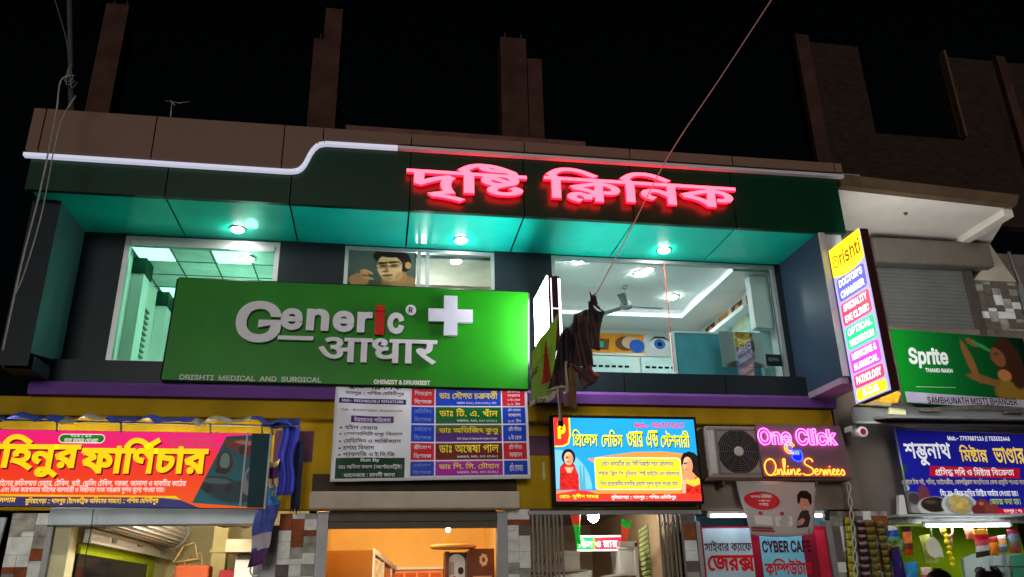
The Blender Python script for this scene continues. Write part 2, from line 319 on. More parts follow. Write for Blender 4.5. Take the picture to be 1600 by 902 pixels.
[[849,311,1,-35,-717,0,-15,4,42,-5,84,-22,74,-25,23,-12,5,-28,-36,-8,-78,-19,-74,-19,-27,-10,-9,9,78,-8,118,-25,94,-35,45,-23,-2,8,-2,18,1,10,1,169,15,0,54,0,104,-9,88,-21,37,-18,24,-13,28,-31,0,-35,-28,-30,-60,-19,-47,0,-16,0,-28,1,-15,2,7,35,6,-1,18,0,11,0,48,0,30,19,1,13,0,26,-102,38,-89,5,1,-217,-77,0,-40,28,-100,42,-130,28,-89,8,-35,46,32,10,68,19,70,18,35,8,-38,15,-98,22,-67,7,33,34,1,-9,-89,0,1,35]],
[[631,311,1,-35,-105,0,1,-276,-75,0,1,212,21,-30,-46,33,-82,43,-78,20,-39,0,-30,0,-46,-12,-24,-20,0,-30,30,-22,68,-14,57,-2,-7,-42,-64,3,-104,23,-60,40,0,56,48,38,78,18,98,0,84,-18,80,-34,43,-26,-15,2,-2,9,-4,29,1,12,1,56,53,0,25,-33]],
[[-253,354,327,104,39,-28,-317,-108]],
[[577,311,1,-35,-403,0,-3,-47,2,-7,2,-22,1,-11,1,-87,0,-22,10,-18,7,-4,20,-10,76,0,68,19,56,29,30,34,0,34,-38,10,-31,0,-3,0,-48,0,-56,8,-48,13,-40,17,-11,12,13,43,20,-18,46,-25,70,-12,53,0,17,0,40,0,40,-6,17,-4,24,-8,20,-24,1,-17,0,-31,-56,-56,-84,-35,-84,-19,-53,0,-38,0,-52,11,-32,18,-20,27,1,28,1,180,-105,0,1,35]],
[[383,150,51,-7,-40,-9,-84,-10,-39,0,-98,0,-100,44,1,38,0,22,38,38,64,29,82,16,78,0,60,-9,44,-20,24,-26,1,-28,1,-156,0,-13,8,-14,32,-6,29,-1,-7,-38,-52,1,-62,13,-24,26,1,21],[267,161,42,0,62,9,35,8,-21,-9,1,51,0,18,-6,20,-15,7,-8,5,-32,6,-48,0,-52,-12,-44,-19,-24,-27,1,-15,0,-24,62,-18]],
[[237,0,-38,0,-50,11,-34,17,-22,27,1,27,1,158,0,13,-12,14,-28,6,-29,1,11,38,36,0,52,-8,32,-14,16,-24,1,-16,1,-72,30,5,54,5,28,0,28,-2,11,-1,30,-3,38,-2,23,0,38,0,50,11,19,18,73,-17,-14,-17,-44,-20,-56,-9,-29,0,-10,0,-22,1,-11,1,21,8,14,-10,16,-26,1,-14,0,-32,-56,-48,-96,-26],[239,36,34,0,48,12,32,20,16,26,1,12,0,18,-28,20,-44,8,-21,0,-34,0,-50,-6,-21,-6,1,-56,0,-16,8,-18,16,-8,24,-6]],
[[349,20,-52,0,-96,19,-80,47,-72,80,-27,60,77,12,20,-50,52,-68,58,-43,74,-19,43,0,66,0,76,38,1,40,0,22,-26,30,-9,8,41,0,-16,-22,-44,-30,-56,-16,-31,0,-20,0,-36,6,-28,14,-20,25,1,27,1,26,0,12,-12,14,-28,6,-29,0,11,38,40,0,54,-8,30,-16,12,-22,1,-14,1,-46,0,-13,16,-13,36,0,32,9,32,23,17,23,57,7,18,-12,26,-32,16,-33,1,-15,0,-32,-46,-52,-94,-30]],
[],
[[317,396,81,0,-259,-458,-83,0]],
[[279,31,-1,5,92,5,108,35,1,31,0,18,-32,27,-88,24,-81,12,-90,12,-106,22,-42,27,1,19,0,12,20,23,29,13,63,-18,-14,-7,-12,-12,0,-12,10,-11,36,-10,74,-14,65,-8,80,-12,100,-25,54,-28,20,-33,1,-18,0,-30,-58,-42,-100,-25,-132,-11,-71,0,-11,0,-23,34,46,8,50,24,0,36,-40,20,-76,0,-32,-14,1,-10,0,-5,6,-12,7,-5,-75,-8,-8,8,-8,18,1,10,0,16,32,24,66,14,94,0,72,-18,40,-30,0,-39,-26,-27]],
[[129,270,0,10,20,22,23,14,63,-18,-12,-6,-8,-12,0,-12,16,-10,44,-6,45,-4,104,-10,80,-40,1,-30,0,-34,-112,-46,-99,-4,-8,0,-20,2,-11,2,41,4,44,-8,92,-23,88,-29,41,-18,-43,-27,-60,25,-100,33,-100,23,-112,16,-71,8,17,36,36,-5,72,-7,53,0,102,0,78,28,1,22,0,12,-22,18,-56,12,-110,12,-72,14,-32,22]],
[[607,311,1,-35,-105,0,1,-276,-75,0,-30,30,-106,50,-136,36,-75,6,-39,48,96,28,206,48,111,16,-23,-21,1,35,-433,0,1,35],[425,237,21,-14,-76,-13,-168,-36,-69,-22,54,-6,122,-29,104,-44,29,-29,-9,0,0,12,-4,22,1,16]],
[[633,311,1,-35,-103,0,1,-276,-77,0,1,68,19,-27,-36,27,-70,44,-78,28,-47,0,-36,0,-52,-18,1,-20,0,-16,48,-22,49,-8,-25,-39,-54,9,-68,28,-30,32,1,18,0,24,46,32,74,16,39,0,60,0,90,-22,70,-36,29,-24,-17,-1,-2,11,-2,24,1,12,1,136,-459,0,1,35],[301,162,0,-4,-2,-6,-1,-2,-75,11,0,29,-36,35,-80,19,-65,3,15,36,45,-7,48,-2,76,-15,52,-28,28,-41]],
[[613,311,1,-35,-451,0,1,-150,-15,10,40,23,104,39,120,32,69,13,65,-32,-20,-17,-22,-34,-10,-36,0,-46,16,-45,19,-28,-73,-9,-20,30,-20,55,1,30,0,21,12,36,22,28,11,9,13,-3,-56,-11,-108,-33,-104,-43,-55,-27,-57,20,1,168,-91,0,1,35]],
[[413,316,-367,0,1,41,461,0,1,-35,-271,-322,-95,0]],
[[57,152,0,32,14,60,40,53,70,41,108,24,81,0,18,0,50,-2,17,-2,1,-38,-18,2,-42,4,-21,0,-66,0,-84,-24,-50,-39,-22,-52,-1,-29,7,0,20,18,72,24,120,0,92,-26,48,-48,0,-72,-52,-54,-96,-29,-132,0,-108,34,-60,70],[289,32,58,0,74,40,1,43,0,34,-64,39,-65,0,-44,0,-66,-19,-36,-29,1,-16,0,-22,32,-42,64,-28]],
[[277,-5,-116,0,-112,97,1,87,0,58,44,82,100,43,85,0,116,0,112,-96,1,-87,0,-57,-44,-83,-102,-44],[351,33,64,72,0,147,-64,72,-150,0,-62,-72,0,-146,62,-73]],
[[49,38,171,93,50,27,68,42,38,40,1,25,0,29,-64,30,-98,0,-74,-18,-33,-15,-49,29,26,12,64,19,74,11,43,0,64,0,90,-23,50,-43,0,-57,-44,-49,-76,-48,-51,-26,-135,-74,1,-2,337,0,1,-40,-443,0]],
[[229,-5,-52,0,-96,9,-39,10,1,42,44,-11,96,-13,49,0,88,0,84,38,1,33,0,22,-44,28,-84,13,-57,0,-65,0,1,37,67,0,54,0,72,17,38,30,0,38,-30,24,-56,12,-35,0,-52,0,-80,-16,-35,-13,-43,31,36,14,108,22,138,0,94,-23,48,-39,0,-50,-38,-36,-70,-22,-43,-4,1,-2,84,-4,92,-45,0,-67,-56,-48,-116,-27]],
[[261,0,1,223,0,14,4,33,0,30,1,11,-16,-9,-22,-10,-19,-8,-71,-30,-45,30,187,73,75,0,1,-357]],
[[277,-5,-108,0,-116,51,1,45,0,37,80,45,59,14,-32,11,-52,24,-30,34,1,21,0,29,56,38,92,18,108,0,90,-18,54,-38,1,-30,0,-21,-32,-33,-58,-24,-37,-9,40,-10,68,-27,44,-35,1,-24,0,-30,-56,-44,-100,-24],[265,170,-62,-14,-62,-38,0,-54,64,-32,140,0,68,33,0,53,-76,34],[277,207,32,7,52,18,30,26,1,17,0,25,-62,26,-51,0,-36,0,-50,-12,-28,-22,0,-35,30,-25,52,-17]],
[[257,-68,-72,48,-72,122,0,128,72,119,73,47,81,0,-66,-49,-74,-119,0,-126,72,-119,71,-51]],
[[813,311,1,-35,-311,0,-1,-139,2,-9,0,-20,1,-10,1,-98,-75,0,-30,30,-106,50,-136,36,-75,6,-39,48,96,28,206,48,111,16,-23,-21,1,35,-433,0,1,35],[425,237,21,-14,-76,-13,-168,-36,-69,-22,54,-6,122,-29,104,-44,29,-29,-9,0,0,12,-4,22,1,16],[639,82,-38,0,-64,15,-56,34,-19,27,39,34,14,-26,40,-34,48,-16,52,0,40,15,1,18,0,11,-20,18,-40,13,-35,3,15,38,42,-4,72,-21,44,-33,1,-24,0,-31,-72,-37],[161,-3,-36,16,0,26,36,17,50,0,34,-17,0,-26,-34,-16]],
[[83,-68,68,50,72,117,0,127,-70,120,-71,50,85,0,72,-48,72,-122,0,-128,-72,-118,-71,-48]],
[[191,-5,-18,0,-48,3,-17,2,1,38,18,-4,42,-2,23,0,64,0,88,22,48,40,20,52,5,29,-7,0,-12,-11,-40,-20,-58,-10,-37,0,-62,0,-92,25,-50,49,1,34,0,38,52,53,100,29,132,0,104,-34,62,-70,1,-54,0,-30,-14,-60,-40,-54,-72,-42,-108,-23],[269,168,44,0,64,20,36,30,1,16,0,22,-32,41,-62,27,-47,0,-58,0,-74,-40,1,-42,0,-34,66,-40]],
[[341,80,-327,0,1,39,325,240,93,0,1,-239,105,0,1,-40,-103,0,1,-80,-87,0],[341,120,1,88,0,13,4,30,0,29,4,25,1,8,-3,0,-8,-9,-26,-26,-9,-9,-201,-149]],
[[359,311,-2,21,-36,18,-41,0,-71,0,-66,0,-72,8,-52,20,-26,32,1,20,0,6,2,13,5,7,73,-2,0,-6,-4,-10,1,-4,0,-10,10,-18,24,-13,54,-7,49,0,57,0,54,0,62,-8,40,-19,16,-27,3,-21],[243,250,78,0,98,-26,46,-41,1,-21,0,-40,-116,-48,-111,-4,11,6,46,-6,100,-24,100,-32,49,-19,-45,-27,-62,24,-104,33,-100,25,-112,19,-69,8,15,35,36,-6,64,-4,49,0,70,0,78,17,28,27,1,14,0,26,-76,29,-59,0,-36,0,-44,-7,-20,-14,1,-9,0,-4,4,-9,3,-3,-73,-7,-4,7,-6,17,1,6,0,18,44,26,78,14],[177,232,-6,16,-50,25,-47,5,25,22,49,-6,56,-10,50,-28,5,-22],[541,311,1,-35,-549,0,1,35]],
[[707,311,1,-35,-105,0,1,-276,-75,0,-28,20,-72,38,-88,32,-106,24,-63,5,-23,47,49,-18,94,-8,128,-32,88,-40,27,-20,-2,12,0,23,1,13,1,248,53,0,25,-33],[451,235,0,-29,-62,-40,-110,-24,-69,-4,-45,4,-19,24,82,2,102,18,50,28,1,19,0,15,-28,26,-31,12,57,26,32,-15,46,-39],[183,215,-62,0,-72,31,1,28,0,12,14,20,11,8,77,-10,-8,-6,-10,-14,1,-8,0,-13,30,-13,42,0,44,8,46,24,25,24,57,6,1,-24,-20,-22,-56,-33,-70,-18]],
[[899,311,1,-35,-99,0,1,-276,-77,0,-28,30,-86,44,-49,16,27,33,38,-11,82,-38,23,-20,0,8,-2,13,-2,14,1,8,1,179,-729,0,1,35],[377,46,-68,0,-124,32,-108,76,-47,67,75,12,36,-52,78,-67,100,-30,63,0,54,0,68,17,30,30,1,19,0,29,-62,36,-47,0,-32,0,-36,-15,1,-14,0,-4,4,-12,5,-4,-75,-8,-6,10,-6,18,1,8,0,18,40,26,64,12,37,0,60,0,86,-26,48,-46,1,-31,0,-27,-50,-46,-102,-28],[345,232,-4,16,-50,25,-45,5,25,22,45,-6,56,-10,52,-28,5,-22],[1169,311,1,-35,-103,0,1,-276,-77,0,1,240,-18,19,-42,17,-29,0,-7,0,1,35,9,0,28,0,50,-15,17,-16,-2,2,-2,18,1,6,1,38,55,0,23,-33]],
[[607,311,1,-35,-105,0,1,-276,-75,0,-30,30,-106,50,-136,36,-75,6,-39,48,96,28,206,48,111,16,-23,-21,1,70],[425,237,21,-14,-76,-13,-168,-36,-69,-22,54,-6,122,-29,104,-44,29,-29,-9,0,0,12,-4,22,1,16],[241,314,12,0,28,-1,13,-1,-3,-36,-8,0,-16,1,-11,0,-32,0,-32,-13,0,-22,46,-19,59,-11,-59,-23,-36,9,-56,22,-32,26,0,30,28,24,60,14]],
[[817,311,1,-35,-323,0,1,-276,-75,0,-30,30,-104,52,-134,35,-71,5,-39,48,98,28,194,44,109,16,-19,-20,1,38,-425,0,1,35],[417,234,21,-15,-52,-7,-108,-23,-104,-25,-41,-12,56,-6,118,-30,100,-45,25,-26,-7,-1,-2,12,-2,22,1,16],[761,144,0,-16,-24,-30,-60,-19,-51,0,-16,0,-28,1,-13,2,7,36,6,-1,18,-1,11,0,48,0,30,19,1,13,0,26,-104,38,-99,7,3,37,78,-4,124,-30,76,-48]],
[[401,32,-58,0,-108,20,-94,47,-80,77,-31,56,77,10,36,-61,84,-77,108,-34,146,0,76,32,1,32,0,16,-16,22,-7,7,61,0,-28,-15,-62,-22,-68,-14,-80,0,-60,16,-34,28,0,42,62,46,75,16,-20,0,-50,0,-25,0,-307,0,1,35,939,0,1,-35,-313,0,-24,0,-38,0,-15,1,-84,-19,-88,-31,-28,-25,0,-26,32,-12,21,0,36,0,60,18,41,16,85,-16,10,-10,12,-29,1,-16,0,-25,-46,-44,-100,-26],[801,102,0,-24,16,-45,21,-28,-75,-9,-16,30,-20,55,0,57,18,42,15,14,-76,0,-108,19,-72,35,-23,24,77,8,16,-15,48,-23,78,-12,59,0,12,0,28,0,15,1,39,-35,-24,-22,-20,-44]],
[[235,182,-26,10,-28,8,-34,0,-22,-10,0,-16,20,-14,17,-6,-55,-28,-24,12,-38,28,0,36,34,22,52,11,52,0,44,-8,36,-12,19,-6,34,-11,48,-12,29,0,36,0,40,16,0,38,-40,34,-31,14,81,8,16,-8,32,-22,20,-28,1,-17,0,-23,-32,-31,-64,-17,-96,0,-72,17],[89,300,45,-6,66,-12,46,-34,1,-27,0,-4,0,-10,-3,-5,-75,2,4,5,0,9,1,4,0,20,-48,30,-55,6],[881,311,1,-35,-105,0,1,-276,-77,0,1,38,5,20,-2,12,-2,24,1,13,1,169,-705,0,1,35],[471,116,-2,16,-30,18,-23,6,71,18,16,-6,28,-16,16,-22,1,-16],[739,40,-25,-34,-32,22,-66,34,-72,20,-41,0,-20,0,-28,-10,0,-18,28,-12,29,-5,-35,-35,-44,10,-56,30,1,22,0,26,72,28,100,0,86,-20,74,-36]],
[[29,233,77,10,36,-62,84,-80,108,-38,73,0,48,0,64,11,40,22,16,27,1,16,0,21,-32,34,-56,20,-80,0,-36,-16,1,-14,0,-6,4,-10,7,-8,-77,-7,-4,9,-8,18,1,10,0,20,40,26,68,14,45,0,62,0,94,-28,54,-52,0,-64,-54,-51,-108,-30,-164,0,-140,41,-114,90],[717,311,1,-35,-725,0,1,35]],
[[191,58,7,-6,-8,-17,-28,-38,-30,-38,-17,-19,-65,0,14,30,26,62,7,26]],
[[577,311,1,-35,-403,0,1,-174,0,-22,10,-18,7,-4,20,-10,76,0,68,19,56,29,32,36,0,34,-32,16,-37,0,-12,0,-28,-2,-13,-2,-9,36,18,2,42,4,23,0,38,0,58,-14,32,-30,1,-24,0,-30,-56,-56,-82,-34,-86,-20,-51,0,-38,0,-54,11,-32,18,-20,27,1,28,1,180,-105,0,1,35],[397,311,-2,21,-38,18,-39,0,-95,0,-64,0,-72,8,-52,20,-26,32,1,20,0,6,2,12,5,8,73,-2,0,-6,-4,-8,1,-6,0,-10,10,-18,24,-13,54,-7,49,0,79,0,54,0,60,-8,25,-11,16,-8,18,-27,3,-21]],
[[723,311,1,-35,-365,0,1,-90,0,-14,18,-14,38,0,40,12,48,26,29,20,61,5,32,-23,36,-48,1,-24,0,-30,-56,-49,-108,-28,-75,0,-64,0,-112,23,-100,49,-80,82,-31,59,77,10,36,-66,88,-82,112,-37,73,0,80,0,88,38,1,30,0,20,-24,31,-19,10,45,10,-28,-26,-64,-32,-64,-17,-29,0,-22,0,-40,7,-32,13,-20,25,1,30,1,80,-289,0,1,35],[613,-96,-73,0,-14,22,-56,22,-72,0,-60,-4,-60,-4,-66,0,-66,8,-56,19,-32,33,1,25,0,7,4,23,5,9,79,-5,-4,-8,-4,-17,1,-8,0,-19,26,-23,50,-8,33,0,46,0,80,8,55,0,30,0,56,-12,29,-16,1,56,0,9,0,19,3,6,75,46]],
[[125,157,62,-19,114,-52,92,-60,33,-30,-63,-16,-42,31,-82,51,-96,42,-67,21],[79,264,38,30,64,17,80,0,64,-17,36,-30,0,-42,-36,-30,-64,-18,-80,0,-64,18,-38,30],[149,226,40,-19,64,0,40,19,0,34,-40,18,-64,0,-40,-19]],
[[637,311,1,-35,-103,0,1,-276,-77,0,-42,28,-102,42,-134,30,-91,6,-35,46,32,10,68,19,70,18,35,8,-38,15,-98,22,-67,7,33,34,1,-9,-89,0,1,35],[455,276,-317,0,-21,4,42,-5,84,-22,74,-25,23,-12,5,-28,-36,-8,-78,-19,-74,-19,-27,-10,-11,8,88,-6,128,-28,100,-40,43,-24,-13,-2,0,10,-2,24,1,12]],
[[283,0,-60,0,-98,22,-68,38,-19,24,23,40,82,4,88,28,36,42,1,26,0,12,-12,26,-9,14,-251,0,1,35,211,0,-32,22,-40,37,0,39,48,34,43,15,51,-28,-32,-12,-28,-22,0,-30,44,-33,41,-22,309,0,1,-35,-171,0,-20,0,-28,0,-15,0,74,-36,90,-74,1,-46,0,-36,-56,-54,-112,-30],[281,37,58,0,74,24,36,39,0,45,-28,44,-68,49,-59,30,17,-2,12,-14,12,-30,0,-38,-20,-36,-56,-32,-96,-25,-73,-7,15,30,10,-26,54,-34,76,-17]],
[[189,64,-28,0,-48,10,-48,26,-27,22,61,18,28,-24,36,-14,36,0,32,10,36,26,25,22,25,17,28,28,46,19,62,0,52,-18,37,-19,5,-15,-7,-26,-30,20,-46,22,-34,0,-24,-8,-30,-23,-52,-47,-44,-32,-48,-14],[273,136,-12,34,-20,40,-52,22,-84,12,-65,4,15,38,57,-10,56,-5,76,-14,48,-23,24,-32,5,-24],[993,311,1,-35,-403,0,1,-174,0,-22,10,-18,7,-4,20,-10,76,0,68,19,56,29,32,36,0,34,-32,16,-37,0,-12,0,-28,-2,-13,-2,-9,36,18,2,42,4,23,0,38,0,58,-14,32,-30,1,-24,0,-30,-56,-56,-82,-34,-86,-20,-51,0,-38,0,-54,11,-32,18,-20,27,1,28,1,72,5,18,-4,10,0,20,1,13,1,47,-521,0,1,35],[813,311,0,21,-36,17,-43,0,-95,0,-64,0,-72,9,-52,20,-26,32,1,20,0,6,2,12,5,8,73,-2,0,-6,-4,-11,1,-5,0,-26,56,-22,57,0,103,0,54,0,60,-7,25,-11,16,-8,18,-26,3,-21],[1261,276,-105,0,1,-276,-77,0,1,276,-103,0,1,35,105,0,-4,33,-56,44,-88,25,-112,11,-61,0,-42,0,-70,-6,-42,-12,0,-20,36,-4,21,0,1,-4,-127,0,-2,4,-2,9,1,5,0,14,28,22,60,18,86,8,55,0,122,0,176,-31,102,-65,5,-51,105,0]],
[[617,155,0,-27,-44,-39,-68,-25,-82,-14,-41,-2,-19,12,54,-4,102,-14,108,-21,61,-15,-35,-30,-76,20,-164,29,-172,17,-91,5,9,36,28,-3,66,-4,45,0,90,0,108,23,50,37,1,19,0,27,-66,28,-59,0,-8,0,-14,-1,-7,-1,-9,32,10,1,30,1,13,0,56,0,76,-18,42,-27,18,-30],[229,108,-36,0,-52,8,-30,16,-18,24,1,24,1,100,77,0,-1,-42,2,-6,0,-14,1,-8,1,-30,0,-14,8,-12,9,-4,16,-7,33,0,44,0,64,16,34,23,0,20,-28,4,-23,0,-5,0,-52,0,-82,18,-25,16,13,32,16,-10,40,-14,56,-8,45,0,49,0,12,0,6,-6,13,-2,20,-6,28,-18,1,-14,0,-24,-58,-39,-102,-23],[-9,276,1,35,707,0,1,-35]],
[[517,258,0,-24,-56,-38,-43,-16,-30,-11,-42,-19,0,-22,24,-11,21,0,28,0,44,11,29,13,77,-13,8,-11,8,-25,1,-13,0,-35,-100,-44,-99,0,-48,0,-96,15,-96,41,-80,78,-31,64,77,10,28,-54,62,-68,70,-35,76,-13,80,0,56,10,28,22,1,15,0,6,-4,15,-7,8,61,4,-36,-14,-72,-22,-110,0,-66,31,1,23,0,18,32,26,50,20,54,20,44,20,1,13,0,5,-10,11,-26,9,-27,0,-36,0,-56,-14,-36,-19,0,-15,20,-11,15,-4,-53,-30,-34,10,-26,27,0,25,32,28,60,23,76,15,80,0,60,-13,32,-24],[673,314,60,0,66,-30,1,-22,0,-12,-26,-24,-60,-21,-55,-7,-15,32,36,4,46,14,0,22,-28,10,-25,0,-44,0,-92,-37,-27,-27,-57,18,36,26,70,35,76,19],[659,125,-38,0,-66,15,-50,25,-38,31,-13,16,57,33,12,-29,44,-39,64,-18,39,0,22,0,40,11,1,15,0,11,-34,16,-33,6,57,18,20,-4,42,-16,26,-20,1,-14,0,-23,-72,-34],[745,72,0,-11,12,-40,15,-17,-69,-8,-16,22,-16,44,0,43,24,34,17,11,29,12,53,-26,-26,-16,-18,-30]],
[[423,22,-66,0,-112,20,-100,50,-82,80,-33,60,77,10,36,-66,92,-80,116,-36,73,0,52,0,76,18,40,34,1,22,0,14,-12,24,-20,20,-13,7,49,39,38,-28,36,-52,1,-25,0,-31,-56,-51,-108,-29],[385,142,-64,0,-72,32,1,27,0,11,16,23,9,8,81,-12,-8,-5,-12,-15,1,-8,0,-13,30,-12,46,0,40,8,50,23,31,24,63,5,-7,-27,-26,-23,-60,-30,-68,-16],[733,311,1,-35,-741,0,1,35]],
[[-307,-68,0,24,80,26,57,0,1,22,77,0,1,-32,-31,-23,-8,1,-18,0,-9,0,-36,0,-36,-10,0,-20,32,-10,25,0,44,0,68,20,31,19,46,-10,110,-32,47,-16,-43,-27,-36,14,-76,24,-29,6,-20,-8,-48,-14,-54,-6,-64,0,-60,10,-40,23]],
[[265,311,1,-35,-67,0,61,10,-42,-16,-42,-26,-14,-28,0,-35,16,-37,18,-40,0,-39,-16,-33,-44,-29,-80,-22,-61,-7,-21,34,64,8,62,22,18,30,1,16,0,20,-16,38,-16,37,0,37,14,28,34,26,29,16,17,-10,-181,0,1,35]],
[[727,311,1,-35,-105,0,1,-276,-75,0,1,198,23,-32,-42,30,-68,42,-60,28,-62,12,-76,0,-66,-15,-52,-25,-23,-14,-7,-2,16,6,32,4,19,0,58,0,54,-31,1,-23,0,-6,-2,-10,-1,-2,-17,3,12,7,24,12,24,12,13,6,125,58,51,-26,-283,-134,-57,27,81,39,-35,-22,-27,-11,14,9,22,19,0,25,-32,15,-27,0,-16,0,-30,-4,-15,-5,-75,36,40,26,84,40,92,22,110,0,88,-20,84,-42,49,-32,-19,3,-2,12,-2,28,1,16,1,65,53,0,25,-33]],
[[195,0,1,311,83,0,1,-311]],
[[485,0,1,212,21,-31,-34,25,-62,36,-56,24,-56,12,-31,0,-54,0,-66,-28,-23,-18,-13,-4,14,7,58,9,39,0,46,0,58,-18,26,-28,1,-14,0,-29,-80,-47,-83,-22,-49,36,54,12,80,28,1,20,0,12,-34,14,-58,0,-46,-6,-23,-6,-81,33,30,26,72,39,82,20,98,0,84,-17,80,-35,41,-26,-19,6,0,6,-4,30,1,14,1,52,53,0,25,-33,107,0,1,-35,-105,0,1,-276]],
[[723,311,1,-35,-365,0,1,-90,0,-14,18,-14,38,0,40,12,48,26,29,20,61,5,32,-23,36,-50,1,-26,0,-31,-56,-50,-106,-29,-77,0,-64,0,-116,23,-96,51,-80,85,-31,61,77,10,36,-69,88,-85,112,-38,73,0,80,0,88,40,1,32,0,22,-24,32,-19,10,45,10,-28,-26,-64,-32,-64,-17,-29,0,-22,0,-40,7,-32,13,-20,25,1,30,1,80,-289,0,1,35],[339,-74,-34,16,0,26,34,16,50,0,36,-16,0,-26,-36,-16]],
[[121,207,-36,16,0,37,36,15,52,0,36,-15,0,-37,-36,-16],[121,-7,-36,16,0,37,36,15,52,0,36,-15,0,-37,-36,-16]],
[[945,311,1,-35,-407,0,1,-166,0,-22,12,-18,7,-4,18,-10,76,0,70,18,54,30,32,35,0,34,-32,17,-35,0,-12,0,-30,-2,-11,-2,-9,36,18,2,42,3,23,0,38,0,56,-14,34,-30,1,-24,0,-20,-26,-38,-48,-33,-27,-13,-38,-16,-86,-19,-51,0,-36,0,-54,10,-34,18,-20,28,1,27,1,173,-211,0,1,35],[761,311,0,13,-18,16,-34,8,-27,0,-147,0,-66,0,-70,8,-52,20,-28,32,1,20,0,7,4,13,1,8,77,-2,-4,-6,0,-9,0,-16,8,-19,24,-14,52,-8,51,0,135,1,54,0,60,-7,38,-19,20,-27,1,-19],[835,-95,-73,0,-14,21,-56,22,-64,0,-58,-4,-56,-4,-64,0,-64,8,-52,20,-32,36,1,28,0,14,8,26,5,7,77,-5,-4,-10,-8,-21,1,-11,0,-22,26,-24,46,-10,33,0,24,0,56,4,58,4,56,0,54,-11,29,-16,1,61,0,7,4,26,1,14,75,27],[277,311,1,-35,-103,0,1,-276,-77,0,1,276,-103,0,1,35,93,0,-16,9,-34,22,-11,10,24,22,56,39,72,29,92,16,118,0,102,-12,96,-24,98,-36,55,-22,-71,-12,-44,18,-80,26,-76,18,-80,9,-43,0,-60,0,-86,-19,-58,-35,-25,-23,8,-7,28,-18,19,-10]],
[[905,311,1,-35,-105,0,1,-276,-77,0,-28,30,-86,44,-49,16,27,33,38,-11,82,-38,23,-20,0,8,-2,13,-2,14,1,8,1,179,-729,0,1,35],[377,46,-68,0,-124,32,-108,76,-47,67,75,12,36,-52,78,-67,100,-30,63,0,54,0,68,17,30,31,1,18,0,29,-62,36,-47,0,-32,0,-36,-15,1,-14,0,-4,4,-12,5,-4,-75,-8,-6,10,-6,18,1,8,0,18,40,26,64,12,37,0,60,0,86,-26,48,-46,1,-31,0,-27,-50,-46,-102,-28],[345,232,-4,16,-50,25,-45,5,25,22,45,-6,56,-10,52,-28,5,-22]],
[[277,311,1,-35,-103,0,1,-276,-77,0,1,276,-103,0,1,35,93,0,-16,9,-34,23,-11,11,44,29,108,47,144,28,204,0,172,-21,164,-39,95,-28,-37,-28,-74,21,-122,30,-108,19,-112,10,-67,0,-84,0,-116,-20,-84,-34,-35,-22,6,-8,28,-17,19,-10]],
[[535,254,-3,-52,-30,36,-84,40,-51,0,-40,0,-48,-22,0,-40,64,-26,73,-2,-5,-38,-66,2,-84,23,-40,37,0,52,40,34,68,16,76,0,66,-14,52,-28],[77,314,44,0,74,-16,48,-38,1,-30,0,-20,-40,-37,-82,-23,-65,0,-5,38,52,1,56,13,24,22,1,10,0,20,-52,24,-51,0,-18,0,-34,-2,-23,-4,-7,38,24,2,40,2],[989,311,1,-35,-403,0,-3,-47,2,-7,2,-22,1,-11,1,-87,0,-22,10,-18,7,-4,20,-10,76,0,68,19,56,29,30,34,0,34,-38,10,-31,0,-3,0,-48,0,-56,8,-48,13,-40,17,-11,12,13,43,20,-18,46,-25,70,-12,53,0,19,0,38,0,40,-6,17,-4,24,-8,20,-24,1,-17,0,-31,-56,-56,-84,-35,-84,-19,-53,0,-38,0,-52,11,-32,18,-20,27,1,28,3,170,-2,8,-4,18,1,12,1,7]],
[[-355,-40,40,10,82,18,86,17,45,7,25,-32,-34,-6,-72,-12,-66,-12,-23,-7,-13,6,78,-3,116,-18,92,-22,41,-13,-35,-29,-52,17,-100,23,-108,13,-59,3]],
[[537,308,100,0,106,-42,1,-40,0,-23,-38,-35,-68,-23,-84,-11,-43,0,-54,0,-90,18,-52,38,1,28,0,22,38,34,66,22,80,12],[541,277,-44,0,-68,-14,-40,-26,1,-19,0,-23,66,-27,61,0,42,0,68,14,42,28,1,18,0,24,-64,25],[397,274,82,-14,152,-47,59,-27,-33,-30,-62,30,-158,48,-85,16],[841,311,1,-35,-169,0,-129,8,-99,-6,-32,-1,-70,-1,-33,0,-47,0,1,35],[661,311,-2,21,-42,16,-43,0,-79,0,-64,0,-72,8,-52,20,-28,32,1,20,0,6,4,12,3,7,75,-3,-2,-5,-2,-8,1,-5,0,-11,8,-17,24,-14,54,-8,51,0,21,0,18,0,46,-2,68,-6,53,-7,18,-8,20,-27,3,-21],[569,-6,-88,0,-96,40,1,36,0,18,44,32,78,26,55,12,93,-6,-66,-18,-86,-27,-38,-24,0,-31,30,-16,50,-6,31,0,40,0,62,11,34,19,0,18,-20,10,-19,7,51,28,40,-11,30,-24,1,-14,0,-22,-52,-36,-100,-22],[277,311,1,-35,-103,0,1,-276,-77,0,1,276,-103,0,1,35,93,0,-16,9,-34,22,-11,10,34,30,78,48,106,28,146,0,120,-22,120,-40,69,-29,-39,-23,-52,20,-84,30,-76,20,-76,9,-39,0,-54,0,-82,-19,-58,-35,-23,-23,8,-7,28,-18,19,-10]],
